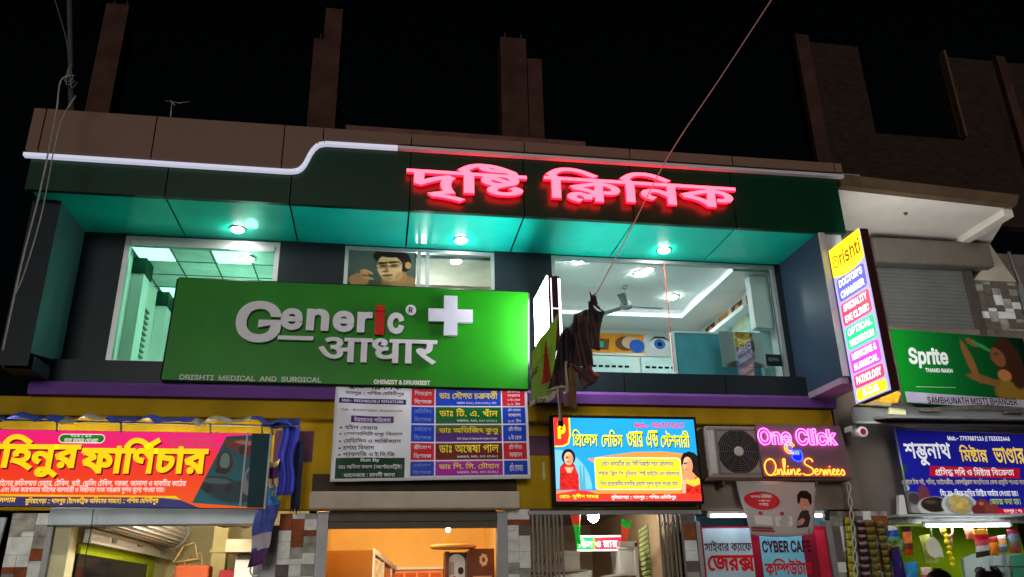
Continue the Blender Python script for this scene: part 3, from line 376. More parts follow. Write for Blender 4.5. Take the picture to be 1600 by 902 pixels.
[[509,278,1,-24,-1,5,66,-5,112,-26,68,-42,1,-30,0,-20,-32,-28,-60,-15,-39,0,-14,0,-30,1,-11,2,7,36,6,-1,16,-1,13,0,36,0,36,15,1,13,0,24,-92,34,-77,6,3,-160,-71,0,-30,20,-90,34,-116,22,-71,5,-35,45,56,14,126,28,122,23,53,7,-15,-20,1,38],[433,237,21,-14,-40,-5,-102,-19,-98,-21,-39,-11,-9,8,66,-6,96,-19,76,-24,37,-16,-2,9,-2,25,1,7],[807,311,1,-35,-815,0,1,35],[177,92,48,0,62,-22,21,-16,10,12,36,10,19,0,30,0,42,-18,27,-16,-33,15,1,17,75,0,1,-96,-75,0,1,76,33,-46,-12,12,-44,22,-23,0,-16,0,-26,-11,1,-17,0,-3,2,-7,1,-2,-59,-2,-6,26,-52,32,-41,0,-28,0,-32,-16,1,-10,0,-14,38,-18,47,-8,-29,-34,-60,11,-74,35,1,30,0,25,76,33]],
[[509,311,0,21,-38,18,-41,0,-139,0,-64,0,-72,8,-52,20,-28,32,1,20,0,6,4,13,3,7,75,-2,-2,-6,-2,-10,1,-4,0,-10,8,-18,24,-13,52,-7,53,0,125,0,52,0,62,-8,38,-19,20,-27,1,-21],[723,311,1,-35,-365,0,1,-90,0,-14,18,-14,38,0,40,12,48,26,29,20,61,5,32,-23,36,-50,1,-26,0,-31,-56,-50,-106,-29,-77,0,-64,0,-116,23,-96,51,-80,85,-31,61,77,10,36,-69,88,-85,112,-38,73,0,80,0,88,40,1,32,0,22,-24,32,-19,10,45,10,-28,-26,-64,-32,-64,-17,-29,0,-22,0,-40,7,-32,13,-20,25,1,30,1,80,-289,0,1,35]],
[[615,311,1,-35,-105,0,1,-180,-75,0,1,60,13,-30,-40,25,-80,37,-82,22,-41,0,-34,0,-38,-16,1,-14,0,-10,32,-20,39,-8,-37,-35,-52,11,-62,40,1,25,0,19,38,29,64,15,41,0,56,0,92,-19,80,-34,37,-21,-15,0,-2,9,-2,22,1,11,1,62,-441,0,1,35],[225,102,56,0,88,-22,76,-37,37,-24,-17,-40,-34,23,-72,40,-80,24,-41,0,-30,0,-32,-12,0,-21,32,-13,33,-6,-33,-35,-34,6,-48,19,-28,26,1,14,0,18,38,26,60,14],[509,102,1,-124,-75,0,1,38,5,21,-4,12,0,25,1,12,1,15]],
[[645,311,1,-35,-105,0,1,-276,-77,0,-48,29,-104,43,-132,28,-91,6,-35,46,50,16,118,31,65,13,61,4,1,-28,-48,-11,-108,-27,-41,-12,74,-8,114,-25,94,-35,41,-20,0,8,-4,18,1,10,1,70,5,11,0,12,-4,25,1,13,1,59,-469,0,1,35],[77,284,43,-6,62,-9,128,-31,116,-39,45,-21,1,-46,-40,21,-98,38,-112,31,-116,24,-53,5]],
[[239,67,-72,21,-42,36,0,43,42,35,72,21,86,0,72,-21,42,-35,0,-43,-42,-36,-72,-21]],
[[177,255,56,0,84,-25,29,-34,-35,1,81,49,63,6,3,-20,-105,-66,-61,-1,-6,27,-54,29,-39,0,-28,0,-30,-15,1,-10,0,-14,34,-15,25,-6,-35,-35,-54,12,-48,37,0,41,38,26,60,13],[325,59,-5,5,46,-6,100,-24,100,-32,49,-20,-45,-26,-66,24,-108,36,-100,24,-116,18,-69,8,15,35,42,-6,68,-5,41,0,72,0,82,19,36,31,0,41,-36,31,-23,12,51,28,32,-14,54,-48,0,-61,-52,-42,-96,-24],[613,311,1,-35,-621,0,1,35]],
[[313,218,13,2,-8,-16,-30,-32,-50,-22,-39,0,-28,0,-52,10,-50,26,-29,22,63,18,30,-24,36,-14,46,0,38,16,20,38,5,34,69,0,8,-19,26,-33,38,-24,54,-14,70,0,36,18,0,36,-40,34,-27,14,31,23,33,0,22,-11,38,-30,24,-32,1,-17,0,-33,-80,-38,-140,0,-94,38],[545,311,1,-35,-553,0,1,35],[1269,311,1,-35,-103,0,1,-276,-77,0,1,198,23,-32,-40,30,-68,42,-62,28,-62,12,-76,0,-66,-15,-54,-25,-21,-14,-7,-2,16,6,30,4,21,0,58,0,54,-31,1,-23,0,-6,-2,-10,-1,-2,-15,3,12,7,20,12,26,12,15,6,125,58,49,-26,-283,-134,-59,27,85,39,-35,-22,-31,-11,16,9,20,19,0,25,-28,15,-29,0,-16,0,-30,-4,-15,-5,-39,58,32,20,74,30,82,16,45,0,56,0,90,-20,86,-42,45,-32,-15,3,-4,12,-2,28,1,16,1,65,55,0,23,-33]],
[[845,311,1,-35,-405,0,1,-174,0,-22,10,-18,9,-4,16,-10,76,0,72,19,54,29,30,36,0,34,-32,16,-35,0,-12,0,-28,-2,-11,-2,-11,36,20,2,40,4,25,0,36,0,58,-14,34,-30,1,-24,0,-30,-60,-56,-43,-18,-36,-16,-88,-20,-51,0,-36,0,-52,11,-34,18,-22,27,1,28,1,180,-103,0,1,35],[661,311,0,21,-44,16,-43,0,-83,0,-66,0,-70,8,-52,20,-28,32,1,20,0,6,4,13,1,7,77,-2,-4,-6,0,-9,1,-5,0,-11,8,-17,24,-14,52,-8,51,0,29,0,18,0,44,-2,72,-6,53,-7,16,-8,20,-27,1,-21],[277,311,1,-35,-103,0,1,-276,-77,0,1,276,-103,0,1,35,93,0,-16,9,-34,22,-11,10,34,30,78,48,106,28,146,0,120,-22,122,-40,71,-29,-39,-23,-52,20,-88,30,-76,20,-74,9,-41,0,-54,0,-80,-19,-58,-35,-25,-23,8,-7,28,-18,19,-10]],
[[929,311,1,-35,-313,0,1,-276,-77,0,1,42,7,13,-2,6,-4,27,1,13,1,175,-545,0,1,35],[745,74,-12,0,-30,1,-13,1,9,36,4,0,20,0,9,0,44,0,28,16,0,20,-16,14,-11,5,-24,10,-88,9,-65,0,-33,0,-60,0,-92,14,-52,36,1,30,0,4,2,12,3,6,77,-2,-2,-5,-2,-9,1,-4,0,-30,68,-17,63,0,31,0,100,0,108,-17,33,-14,24,-11,20,-27,0,-32,-24,-28,-58,-18],[349,132,42,0,74,-18,64,-32,25,-19,3,-35,-9,-11,-32,25,-64,36,-62,19,-33,0,-18,0,-22,-5,-12,-10,0,-16,8,-12,5,-4,-77,-8,-6,6,-12,18,1,9,0,14,20,21,36,15,48,7],[185,232,52,0,84,-24,52,-44,1,-32,0,-9,-4,-15,-3,-5,-75,1,4,6,2,14,1,4,0,16,-20,32,-46,20,-70,0,-26,-14,1,-11,0,-4,4,-10,5,-5,-77,-8,-6,8,-8,16,1,6,0,14,20,20,36,16,50,8],[125,202,0,4,2,12,1,6,0,21,-40,39,-43,7,95,10,32,-14,34,-35,1,-27,0,-7,-2,-12,-3,-6]],
[[657,311,1,-35,-105,0,1,-276,-77,0,-36,28,-104,48,-134,36,-81,7,-23,47,53,-18,84,-8,128,-32,92,-39,29,-21,-2,12,-2,23,1,13,1,248,55,0,23,-33],[401,232,0,-39,-128,-49,-113,-6,-47,4,-17,24,84,2,100,19,44,29,1,17,0,21,-56,24,-55,0,-48,0,-44,-20,1,-11,0,-7,16,-12,19,-5,-43,-31,-18,6,-32,16,-18,21,1,13,0,18,40,29,78,17,118,0,84,-21,42,-37]],
[[73,46,36,14,52,0,36,-14,0,-37,-36,-16,-52,0,-36,16]],
[[79,264,38,30,64,17,80,0,64,-17,36,-30,0,-42,-36,-30,-64,-18,-80,0,-64,18,-38,30],[149,226,40,-19,64,0,40,19,0,33,-40,19,-64,0,-40,-19],[79,89,38,31,64,16,80,0,64,-16,36,-30,0,-42,-36,-31,-64,-17,-80,0,-64,17,-38,31],[149,52,40,-20,64,0,40,20,0,33,-40,19,-64,0,-40,-20]],
[[325,314,48,0,76,-22,25,-24,59,36,63,7,32,-13,48,-37,0,-52,-50,-42,-86,-31,-55,-11,-31,37,68,12,80,34,1,27,0,13,-24,23,-23,9,49,10,-107,-65,-59,-1,-8,24,-52,32,-39,0,-28,0,-36,-18,1,-14,0,-18,56,-18,49,-3,-9,-39,-76,3,-98,41,1,34,0,22,40,29,64,15],[29,254,77,10,38,-74,98,-93,132,-43,85,0,60,0,84,26,1,29,0,19,-52,28,-39,8,81,18,44,-12,48,-38,1,-24,0,-28,-56,-42,-100,-22,-140,0,-128,25,-108,55,-88,92]],
[[597,203,-51,-21,-36,25,-60,37,-58,23,-60,11,-72,0,-66,-11,-56,-18,-21,-10,-7,-1,16,5,38,5,23,0,54,0,44,-30,1,-20,0,-4,0,-8,-1,-4,-109,-32,22,8,26,19,1,15,0,8,-26,17,-29,0,-16,0,-32,-5,-15,-6,-73,36,40,22,84,32,92,18,114,0,96,-24,92,-50],[499,237,-281,-118,-53,29,93,36,13,1,10,5,22,10,22,9,13,5,121,49],[1017,311,1,-35,-405,0,1,-174,0,-22,10,-18,9,-4,16,-10,76,0,72,19,54,29,30,36,0,34,-32,16,-35,0,-12,0,-28,-2,-11,-2,-11,36,20,2,40,4,25,0,36,0,58,-14,34,-30,1,-24,0,-30,-60,-56,-43,-18,-36,-16,-88,-20,-51,0,-36,0,-52,11,-34,18,-22,27,1,28,1,122,5,17,0,11,-4,26,1,16,1,23],[833,311,0,21,-36,18,-43,0,-91,0,-66,0,-70,8,-52,20,-28,32,1,20,0,6,4,12,1,8,77,-2,-4,-6,0,-8,1,-6,0,-10,8,-18,24,-13,52,-7,51,0,79,0,52,0,64,-8,38,-19,18,-27,1,-21]],
[[271,308,100,0,106,-42,1,-40,0,-23,-40,-35,-66,-23,-82,-11,-43,0,-56,0,-88,18,-54,38,1,28,0,22,38,34,64,22,80,12],[275,277,-42,0,-70,-14,-40,-26,1,-19,0,-23,66,-27,61,0,40,0,70,14,42,28,1,18,0,24,-64,25],[129,274,84,-14,152,-47,59,-27,-33,-30,-62,30,-158,48,-85,16],[577,311,1,-35,-171,0,-127,8,-99,-6,-36,-1,-68,-1,-35,0,-45,0,1,35],[393,311,0,21,-36,18,-43,0,-85,0,-66,0,-70,8,-52,20,-26,32,1,20,0,6,2,12,3,8,75,-2,-2,-6,-2,-8,1,-6,0,-10,10,-18,9,-5,16,-8,52,-7,49,0,73,0,52,0,64,-8,38,-19,18,-27,1,-21],[301,-6,-86,0,-94,40,1,36,0,18,42,32,78,26,57,12,93,-6,-68,-18,-84,-27,-40,-24,0,-31,30,-16,50,-6,29,0,44,0,60,11,32,19,0,18,-16,10,-19,7,49,28,40,-11,30,-24,1,-14,0,-22,-54,-36,-96,-22]],
[[441,314,40,0,56,-18,27,-25,55,33,61,7,32,-13,48,-37,0,-52,-48,-42,-86,-31,-55,-11,-29,37,66,12,78,34,1,27,0,13,-20,23,-27,9,51,10,-99,-60,-61,-2,-8,26,-40,24,-31,0,-20,0,-28,-8,-18,-14,1,-11,0,-16,48,-20,55,-1,-3,-38,-56,2,-68,20,-32,34,1,20,0,24,34,30,58,14],[209,314,36,0,64,-15,40,-33,1,-26,0,-18,-32,-33,-68,-21,-51,0,-7,39,60,1,40,22,1,13,0,17,-42,18,-41,0,-20,0,-26,-3,-17,-3,-7,38,22,2,34,2],[521,16,-110,0,-190,43,-144,95,-47,78,75,12,44,-68,118,-83,156,-39,97,0,78,0,94,26,1,29,0,21,-52,27,-39,8,81,17,46,-13,46,-38,0,-52,-60,-41,-112,-22]],
[[985,311,1,-35,-457,0,-78,-18,-84,-30,-28,-26,0,-26,32,-12,21,0,40,0,56,18,41,16,77,-10,12,-11,12,-33,1,-14,0,-26,-42,-46,-98,-26,-83,0,-58,0,-108,20,-94,47,-80,77,-31,56,77,10,36,-61,84,-77,108,-34,146,0,76,32,1,32,0,16,-16,22,-7,7,59,3,-54,-28,-90,-26,-51,0,-40,0,-60,16,-34,28,0,42,62,46,75,16,-20,0,-50,0,-25,0,-307,0,1,35],[545,166,-32,14,-48,39,-28,41,-3,16,73,10,12,-30,44,-48,41,-20],[777,260,68,0,72,-32,1,-26,0,-12,-22,-30,-66,-25,-67,-7,-17,34,54,4,44,20,0,26,-38,13,-25,0,-46,0,-82,-35,-39,-36,-33,42,46,31,96,33],[601,97,-23,60,37,13,14,-32,46,-42,68,-22,37,0,28,0,42,14,0,28,-34,20,-35,6,57,20,20,-4,42,-16,28,-24,0,-33,-32,-28,-62,-17,-94,0,-66,14,-50,26]],
[[173,0,-77,0,1,276,-103,0,1,35,287,0,1,-35,-103,0],[101,311,-2,21,-38,18,-39,0,-167,0,-66,0,-70,8,-52,20,-28,32,1,20,0,6,4,13,1,7,77,-2,-4,-6,0,-10,1,-4,0,-10,8,-18,24,-13,52,-7,51,0,153,0,54,0,60,-8,25,-11,16,-8,18,-27,3,-21]],
[[941,311,1,-35,-949,0,1,35],[473,264,36,0,52,-7,38,-15,22,-24,1,-24,1,-4,0,-7,0,-14,-3,-7,5,-9,1,-153,-75,0,-10,22,-46,22,-72,0,-58,-4,-62,-5,-43,0,-32,0,-72,7,-62,20,-40,38,1,31,0,11,6,25,5,9,77,-6,-4,-8,-4,-16,1,-14,0,-26,40,-26,60,-8,29,0,36,0,58,4,54,4,68,0,56,-12,21,-15,1,138,0,13,-10,14,-18,7,-24,3,-19,0,-32,0,-50,-11,-40,-17,-24,-20,0,-18,18,-12,33,0,16,0,20,2,11,0,7,-35,-8,-1,-34,-3,-23,0,-46,0,-68,25,1,28,0,17,34,35,62,28,80,18],[895,150,0,-15,-26,-31,-68,-27,-61,-9,-23,36,50,6,56,21,0,33,-40,14,-27,0,-36,0,-68,-30,-27,-27,-43,19,40,37,88,35,116,0,74,-34]],
[[487,264,76,0,82,-35,1,-31,0,-22,-48,-34,-84,-26,-55,-10,-27,35,64,11,72,24,1,20,0,16,-40,16,-76,0,-60,-10,-48,-15,-26,-17,0,-14,18,-8,33,-3,-19,-37,-56,5,-52,25,1,21,0,17,40,31,70,26,90,15],[655,85,0,-39,-120,-46,-101,0,-66,0,-120,22,-102,48,-84,80,-31,58,77,12,36,-64,92,-80,120,-38,81,0,62,0,78,23,1,25,0,17,-48,24,-39,7,81,18,44,-12,46,-34],[733,311,1,-35,-741,0,1,35]],
[[277,276,-103,0,1,-276,-77,0,1,276,-103,0,1,35,105,0,-4,33,-58,44,-96,25,-120,11,-67,0,-60,0,-84,-6,-46,-12,0,-20,48,-4,31,0,97,0,52,0,62,-10,38,-19,16,-26,1,-19,-67,0,0,12,-10,15,-22,8,-28,3,-25,0,-97,0,-42,0,-62,6,-19,4,-24,8,-20,20,1,10,0,30,128,34,135,0,202,0,220,-71,11,-76,103,0],[-111,354,329,104,37,-28,-317,-108]],
[[43,430,-4,-24,-38,-40,-74,-24,-114,0,-76,24,-40,39,-5,25,71,4,4,-27,48,-31,104,0,52,30,5,29],[-89,405,-26,-11,-40,0,-22,12,0,18,22,12,44,0,22,-10]],
[[279,314,62,0,76,-20,36,-32,1,-18,0,-34,-80,-37,-75,0,-40,0,-84,11,-31,10,25,33,32,-8,62,-9,58,0,40,7,18,15,1,10,0,16,-48,21,-94,0,-68,-18,-38,-30,0,-39,34,-32,90,-30,83,-18,64,-14,80,-24,48,-24,24,-28,5,-20,-71,-7,-6,15,-18,20,-40,18,-68,20,-59,12,-82,18,-106,38,-50,46,1,31,0,27,54,46,104,28]],
[[-285,-133,-26,0,-64,11,-46,26,1,20,0,26,78,30,71,0,62,0,116,-22,118,-40,67,-26,-43,-28,-68,28,-108,38,-100,18,-47,0,-36,0,-36,-14,1,-10,0,-14,40,-12,27,0,38,0,44,16,24,22,8,25,1,9,1,56,73,0,1,-50,0,-13,-12,-37,-38,-36,-74,-23]],
[[185,256,48,0,88,-18,80,-34,43,-22,-41,-30,-34,22,-70,30,-68,15,-35,0,-28,0,-36,-12,1,-13,0,-8,20,-14,21,-6,-47,-31,-36,13,-38,31,0,37,40,26,62,14],[623,311,1,-35,-631,0,1,35],[517,290,1,-290,-75,0,-44,24,-82,26,-82,14,-49,4,-37,44,44,14,108,26,112,26,53,10,-19,-8,1,110],[441,154,21,-4,-42,-8,-90,-20,-80,-20,-29,-10,-7,8,68,-8,118,-26,49,-23,0,10,-4,25,1,8]],
[[313,218,13,2,-8,-16,-30,-32,-50,-22,-39,0,-28,0,-52,10,-50,26,-29,22,63,18,30,-24,36,-14,48,0,36,16,20,38,5,34,69,0,8,-19,26,-33,38,-24,54,-14,70,0,36,18,0,36,-40,34,-27,14,81,8,16,-8,30,-22,20,-28,1,-17,0,-23,-36,-29,-66,-15,-94,0,-74,15,-52,29],[739,311,1,-35,-747,0,1,35],[493,185,36,0,46,-7,38,-14,20,-23,1,-23,1,-176,-75,0,-8,22,-48,21,-33,0,-26,0,-60,-4,-62,-5,-37,0,-28,0,-68,8,-64,19,-40,38,1,31,0,11,8,25,5,10,77,-6,-4,-8,-4,-18,1,-13,0,-27,38,-25,58,-7,52,0,60,4,56,4,25,0,32,0,56,-12,21,-16,1,120,0,14,-8,13,-20,7,-24,4,-17,0,-26,0,-48,-10,-36,-16,-22,-17,0,-15,18,-10,33,0,12,0,16,1,13,1,7,-35,-10,-1,-30,-3,-50,0,-52,11,-32,21,0,32,34,31,60,27,78,16]],
[[95,90,59,19,20,-15,28,-12,40,0,30,12,27,16,14,10,10,16,1,8,0,22,-28,30,-52,18,-68,0,-30,-14,1,-12,0,-5,6,-11,5,-6,-71,-8,-10,10,-6,20,1,6,0,20,40,23,64,11,35,0,58,0,84,-25,44,-49,1,-34,0,-6,0,-10,1,-4,-47,14,24,20,74,33,102,24,69,7,55,-28,-26,-22,-28,-48,0,-47,20,-45,17,-23,-75,-9,-16,27,-20,53,1,27,0,19,20,42,21,20,29,-3,-38,-3,-78,-16,-74,-32,-35,-26,-30,-22,-44,-27,-44,-11,-68,0,-64,22],[71,300,47,-6,56,-10,52,-28,5,-22,-79,-2,-4,16,-52,25,-45,5],[483,216,-66,0,-96,38,-27,33,83,7,14,-20,36,-20,40,-7,17,0,36,0,32,17,0,19,-16,13,-11,2,89,5,8,-6,8,-15,1,-8,0,-20,-38,-26,-66,-12],[737,311,1,-35,-745,0,1,35]],
[[289,0,-86,0,-78,36,1,25,0,19,48,34,63,8,31,-38,-32,-4,-28,-11,0,-19,42,-12,41,0,62,0,68,30,1,22,0,16,-24,23,-56,26,-47,17,-64,22,-70,30,-30,26,0,26,28,28,25,12,69,-18,-16,-8,-16,-14,0,-14,8,-12,24,-14,52,-20,43,-14,58,-20,68,-33,28,-35,1,-23,0,-28,-52,-41,-92,-22]],
[[291,46,-62,0,-100,24,-56,49,1,37,0,30,48,52,100,34,160,0,96,-31,44,-51,0,-60,-48,-52,-102,-32],[301,236,-40,0,-68,-18,-40,-37,1,-25,0,-21,28,-34,60,-20,53,0,44,0,68,21,36,36,0,47,-32,33,-60,18]],
[[731,311,1,-35,-453,0,1,-150,-13,10,60,34,168,54,103,19,65,-32,-18,-17,-24,-35,-10,-38,0,-46,8,-37,16,-36,13,-22,-75,-10,-19,52,-8,20,-10,42,1,28,0,18,12,37,22,29,11,9,13,-3,-58,-11,-108,-33,-104,-43,-53,-27,-57,20,1,168,-209,0,1,35],[563,20,3,-50,-12,23,-68,21,-47,0,-32,0,-64,-6,-68,-8,-39,0,-32,0,-66,9,-54,19,-34,32,1,24,0,10,6,16,5,6,77,-4,-4,-6,-4,-14,1,-8,0,-16,26,-22,48,-10,66,0,60,8,62,6,74,0,72,-14]],
[[909,311,1,-35,-715,0,-15,4,40,-5,86,-22,74,-25,21,-12,7,-28,-36,-8,-78,-19,-74,-19,-27,-10,-9,9,78,-8,118,-23,92,-33,45,-23,0,8,-2,18,1,10,1,165,15,0,54,0,102,-9,90,-21,35,-18,24,-13,28,-31,0,-35,-26,-30,-60,-19,-49,0,-16,0,-28,1,-13,2,7,35,4,-1,20,0,9,0,50,0,30,19,1,13,0,26,-104,38,-87,5,1,-217,-75,6,-42,27,-102,39,-128,26,-91,8,-35,46,32,10,68,19,72,18,33,8,-36,15,-100,22,-67,7,33,34,3,-9,-151,0,1,35],[585,-58,-75,0,-12,22,-56,21,-43,0,-32,0,-52,-4,-56,-5,-62,0,-64,8,-52,17,-32,30,1,23,0,10,6,18,5,5,77,-5,-4,-6,-4,-13,1,-7,0,-26,56,-18,45,0,30,0,48,5,46,4,29,0,42,0,68,-15,23,-16,1,46,77,16]],
[[-285,-133,-26,0,-64,11,-46,26,1,20,0,26,78,30,71,0,62,0,116,-22,118,-40,67,-26,-43,-28,-68,28,-108,38,-100,18,-47,0,-36,0,-36,-14,1,-10,0,-14,40,-12,27,0,38,0,44,16,24,22,8,25,1,9,1,70,73,0,1,-64,0,-13,-12,-37,-38,-36,-74,-23]],
[[853,311,1,-35,-727,0,-19,9,40,-5,74,-18,62,-22,27,-11,7,-27,-48,-10,-80,-19,-39,-11,56,-4,88,-14,76,-21,35,-15,0,6,-2,12,0,12,1,6,1,111,17,0,72,0,124,-21,39,-20,18,-8,24,-24,1,-16,0,-20,-58,-29,-53,0,-16,0,-28,1,-9,2,7,34,4,0,16,0,17,0,32,0,16,10,1,7,0,11,-32,19,-64,13,-43,3,1,-149,-71,-2,-36,18,-96,27,-112,17,-65,4,-35,44,30,9,52,15,52,12,35,8,-42,14,-88,18,-47,4,31,34,3,-14,-85,0,1,35],[691,114,48,0,58,-26,1,-28,0,-24,-54,-44,-41,-16,-32,-12,-80,-16,-47,0,-36,0,-58,11,-22,13,-18,14,-10,25,1,21,1,51,77,0,1,-49,0,-20,12,-16,12,-8,26,-6,23,0,32,0,60,12,52,22,32,25,0,24,-24,11,-23,0,-10,0,-18,-2,-9,0,-11,34,16,2,32,2],[671,311,-2,21,-36,18,-41,0,-93,0,-64,0,-72,8,-52,20,-28,32,1,20,0,6,4,12,3,8,75,-2,-2,-6,-2,-8,1,-6,0,-10,8,-18,24,-13,54,-7,51,0,77,0,54,0,62,-8,40,-19,16,-27,3,-21]],
[[49,169,245,0,1,-41,-243,0]],
[[509,152,-36,0,-52,7,-48,16,-31,13,-24,12,-28,8,-32,0,-26,-10,0,-20,22,-15,21,-9,-55,-28,-28,14,-40,30,0,38,34,24,54,12,25,0,42,0,58,-15,68,-30,44,-13,64,0,38,16,0,38,-42,34,-27,14,81,8,16,-8,30,-22,22,-28,1,-17,0,-23,-32,-30,-64,-16],[733,311,1,-35,-741,0,1,35],[421,-28,-86,0,-146,33,-120,75,-43,62,77,12,34,-49,88,-63,118,-32,77,0,92,0,72,34,1,28,0,16,-24,25,-48,14,-35,0,-24,0,-30,-8,-14,-13,1,-9,0,-3,4,-14,5,-6,-75,-6,-4,8,-8,20,1,7,0,19,40,24,66,14,39,0,62,0,84,-25,42,-41,1,-24,0,-30,-52,-44,-106,-24]],
[[441,278,1,-20,64,-4,104,-26,64,-42,1,-26,0,-16,-28,-26,-52,-15,-39,0,-14,0,-26,1,-11,2,5,34,6,0,14,0,9,0,42,0,26,14,1,8,0,21,-82,31,-77,7,3,-189,-71,0,-34,24,-80,42,-108,30,-71,6,-39,48,58,16,122,30,118,23,51,7,-19,-20,1,40],[365,236,21,-17,-40,-6,-100,-21,-94,-22,-37,-12,-11,10,96,-9,128,-47,45,-27,0,9,-4,25,1,7],[661,311,1,-35,-669,0,1,35],[925,311,1,-35,-105,0,1,-292,-77,0,5,40,-2,11,-2,24,1,11,1,206,-99,0,1,35],[155,44,63,19,26,-24,38,-15,44,0,28,2,34,10,29,8,50,16,72,18,43,0,32,0,52,-10,54,-21,33,-17,-3,-44,-36,21,-52,24,-48,11,-42,0,-36,-6,-40,-10,-25,-8,-36,-12,-52,-14,-44,-6,-52,0,-48,11,-50,25]],
[[277,311,1,-35,-103,0,1,-276,-77,0,1,276,-103,0,1,35,93,0,-16,9,-34,24,-11,10,52,30,122,47,162,27,113,0,88,0,154,-11,142,-23,144,-31,79,-20,-35,-29,-86,20,-140,30,-124,19,-128,9,-79,0,-96,0,-136,-21,-98,-35,-41,-20,6,-8,28,-17,19,-10]],
[[397,150,-32,0,-52,8,-50,14,-54,20,-28,8,-34,0,-22,-10,0,-16,20,-14,17,-6,-55,-28,-24,12,-38,28,0,36,34,22,52,11,52,0,44,-8,36,-12,19,-6,34,-11,48,-12,29,0,36,0,40,16,0,38,-40,34,-31,14,17,23,49,0,16,-8,40,-29,28,-34,1,-19,0,-23,-32,-31,-64,-17],[89,300,45,-6,66,-12,46,-34,1,-27,0,-4,0,-10,-3,-5,-75,2,4,5,0,9,1,4,0,20,-48,30,-55,6],[433,311,1,-35,-441,0,1,35],[1157,311,1,-35,-103,0,1,-276,-75,0,1,198,21,-32,-40,30,-68,42,-60,28,-64,12,-76,0,-64,-15,-54,-25,-21,-14,-7,-2,16,6,30,4,19,0,60,0,52,-31,1,-23,0,-6,0,-10,-3,-2,-15,3,12,7,22,12,26,12,13,6,125,58,49,-26,-283,-134,-57,27,83,39,-35,-22,-29,-11,14,9,22,19,0,25,-30,15,-27,0,-16,0,-32,-4,-15,-5,-35,58,30,20,74,30,80,16,47,0,56,0,90,-20,84,-42,47,-32,-17,3,-4,12,0,28,1,16,1,65,53,0,25,-33]],
[[501,150,-32,0,-52,8,-48,14,-54,20,-28,8,-34,0,-24,-10,0,-16,20,-14,17,-6,-53,-28,-26,12,-36,28,0,36,32,22,52,11,54,0,42,-8,38,-12,19,-6,32,-11,48,-12,66,0,38,16,0,38,-40,34,-29,14,79,8,16,-8,32,-22,20,-28,1,-17,0,-23,-32,-31,-64,-17],[193,300,47,-6,66,-12,46,-34,1,-27,0,-4,-2,-10,-1,-5,-75,2,2,5,0,9,1,4,0,20,-48,30,-53,6],[735,311,1,-35,-743,0,1,35],[421,68,-56,0,-72,29,1,29,0,10,16,23,9,7,75,-11,-6,-5,-12,-16,1,-8,0,-12,32,-12,19,0,30,0,60,22,25,24,65,5,7,-19,-26,-22,-56,-30,-64,-14],[421,-26,-86,0,-146,33,-120,75,-43,62,77,12,34,-49,88,-63,118,-32,77,0,94,0,80,32,1,26,0,20,-30,28,-19,10,61,25,32,-20,34,-39,0,-46,-32,-36,-62,-24,-92,-14]],
[[-285,-192,-26,0,-64,12,-46,25,1,21,0,26,78,30,71,0,62,0,116,-22,118,-40,67,-27,-43,-27,-68,28,-108,37,-100,19,-47,0,-36,0,-36,-14,0,-25,40,-11,27,0,38,0,44,15,24,23,8,24,1,10,1,34,77,0,1,-27,0,-14,-12,-37,-40,-36,-76,-24]],
[[789,311,1,-35,-627,0,1,-150,-15,10,60,34,168,54,105,19,47,-23,1,-106,-77,-16,1,118,21,-14,-56,-11,-108,-33,-104,-43,-55,-27,-57,20,1,168,-91,0,1,35],[729,-40,-69,-9,-14,23,-16,44,0,40,12,35,13,21,5,-8,-34,-4,-78,-12,-33,-7,-19,-3,-74,-12,-128,-28,-49,-14,11,4,56,-6,100,-22,45,-20,0,8,-4,22,1,7,1,62,79,13,1,-152,-77,0,-36,19,-80,24,-84,14,-47,4,-35,39,44,14,100,24,112,24,59,10,27,4,46,8,94,15,41,5,57,-28,-20,-21,-12,-43,0,-38,12,-36]],
[[413,170,1,-172,-75,0,-40,22,-76,30,-92,20,-55,3,-35,44,40,10,104,22,108,20,49,7],[337,156,17,-15,-34,-5,-86,-14,-84,-18,-31,-8,-11,9,50,-3,82,-20,72,-28,31,-16,-2,9,0,22,1,7],[523,24,-14,0,-26,2,-11,1,5,35,6,0,14,-1,11,0,40,0,24,15,1,10,0,20,-80,30,-77,6,-5,37,64,-5,112,-25,66,-39,1,-28,0,-24,-62,-34],[223,248,54,0,84,-22,52,-38,1,-24,-75,0,0,13,-24,23,-48,13,-37,0,-30,0,-34,-12,1,-13,0,-4,2,-8,5,-5,-71,-9,-8,10,-4,18,1,5,0,17,34,23,62,13],[93,300,49,-6,56,-10,50,-28,5,-22,-77,-2,-6,16,-50,25,-47,5],[505,216,-68,0,-96,38,-27,33,83,7,14,-20,36,-20,40,-7,17,0,36,0,32,17,0,19,-16,13,-11,2,89,5,8,-6,8,-15,1,-8,0,-30,-80,-28],[689,311,1,-35,-697,0,1,35]],
[[193,232,44,0,72,-13,64,-25,29,-16,1,-48,-44,28,-100,38,-47,0,-34,0,-46,-16,1,-18,0,-13,36,-19,39,-8,-37,-36,-56,12,-62,40,0,50,44,30,66,14],[577,311,1,-35,-111,0,1,-188,-75,0,1,84,5,6,-2,10,-2,20,1,11,1,57,-397,0,1,35],[817,311,1,-35,-103,0,1,-298,-75,0,3,59,-2,12,0,25,1,12,1,190,-95,0,1,35],[675,18,-25,-33,-32,21,-66,35,-72,21,-41,0,-20,0,-28,-11,0,-19,28,-11,29,-5,-35,-34,-44,8,-56,32,1,20,0,27,72,27,100,0,86,-20,74,-34]],
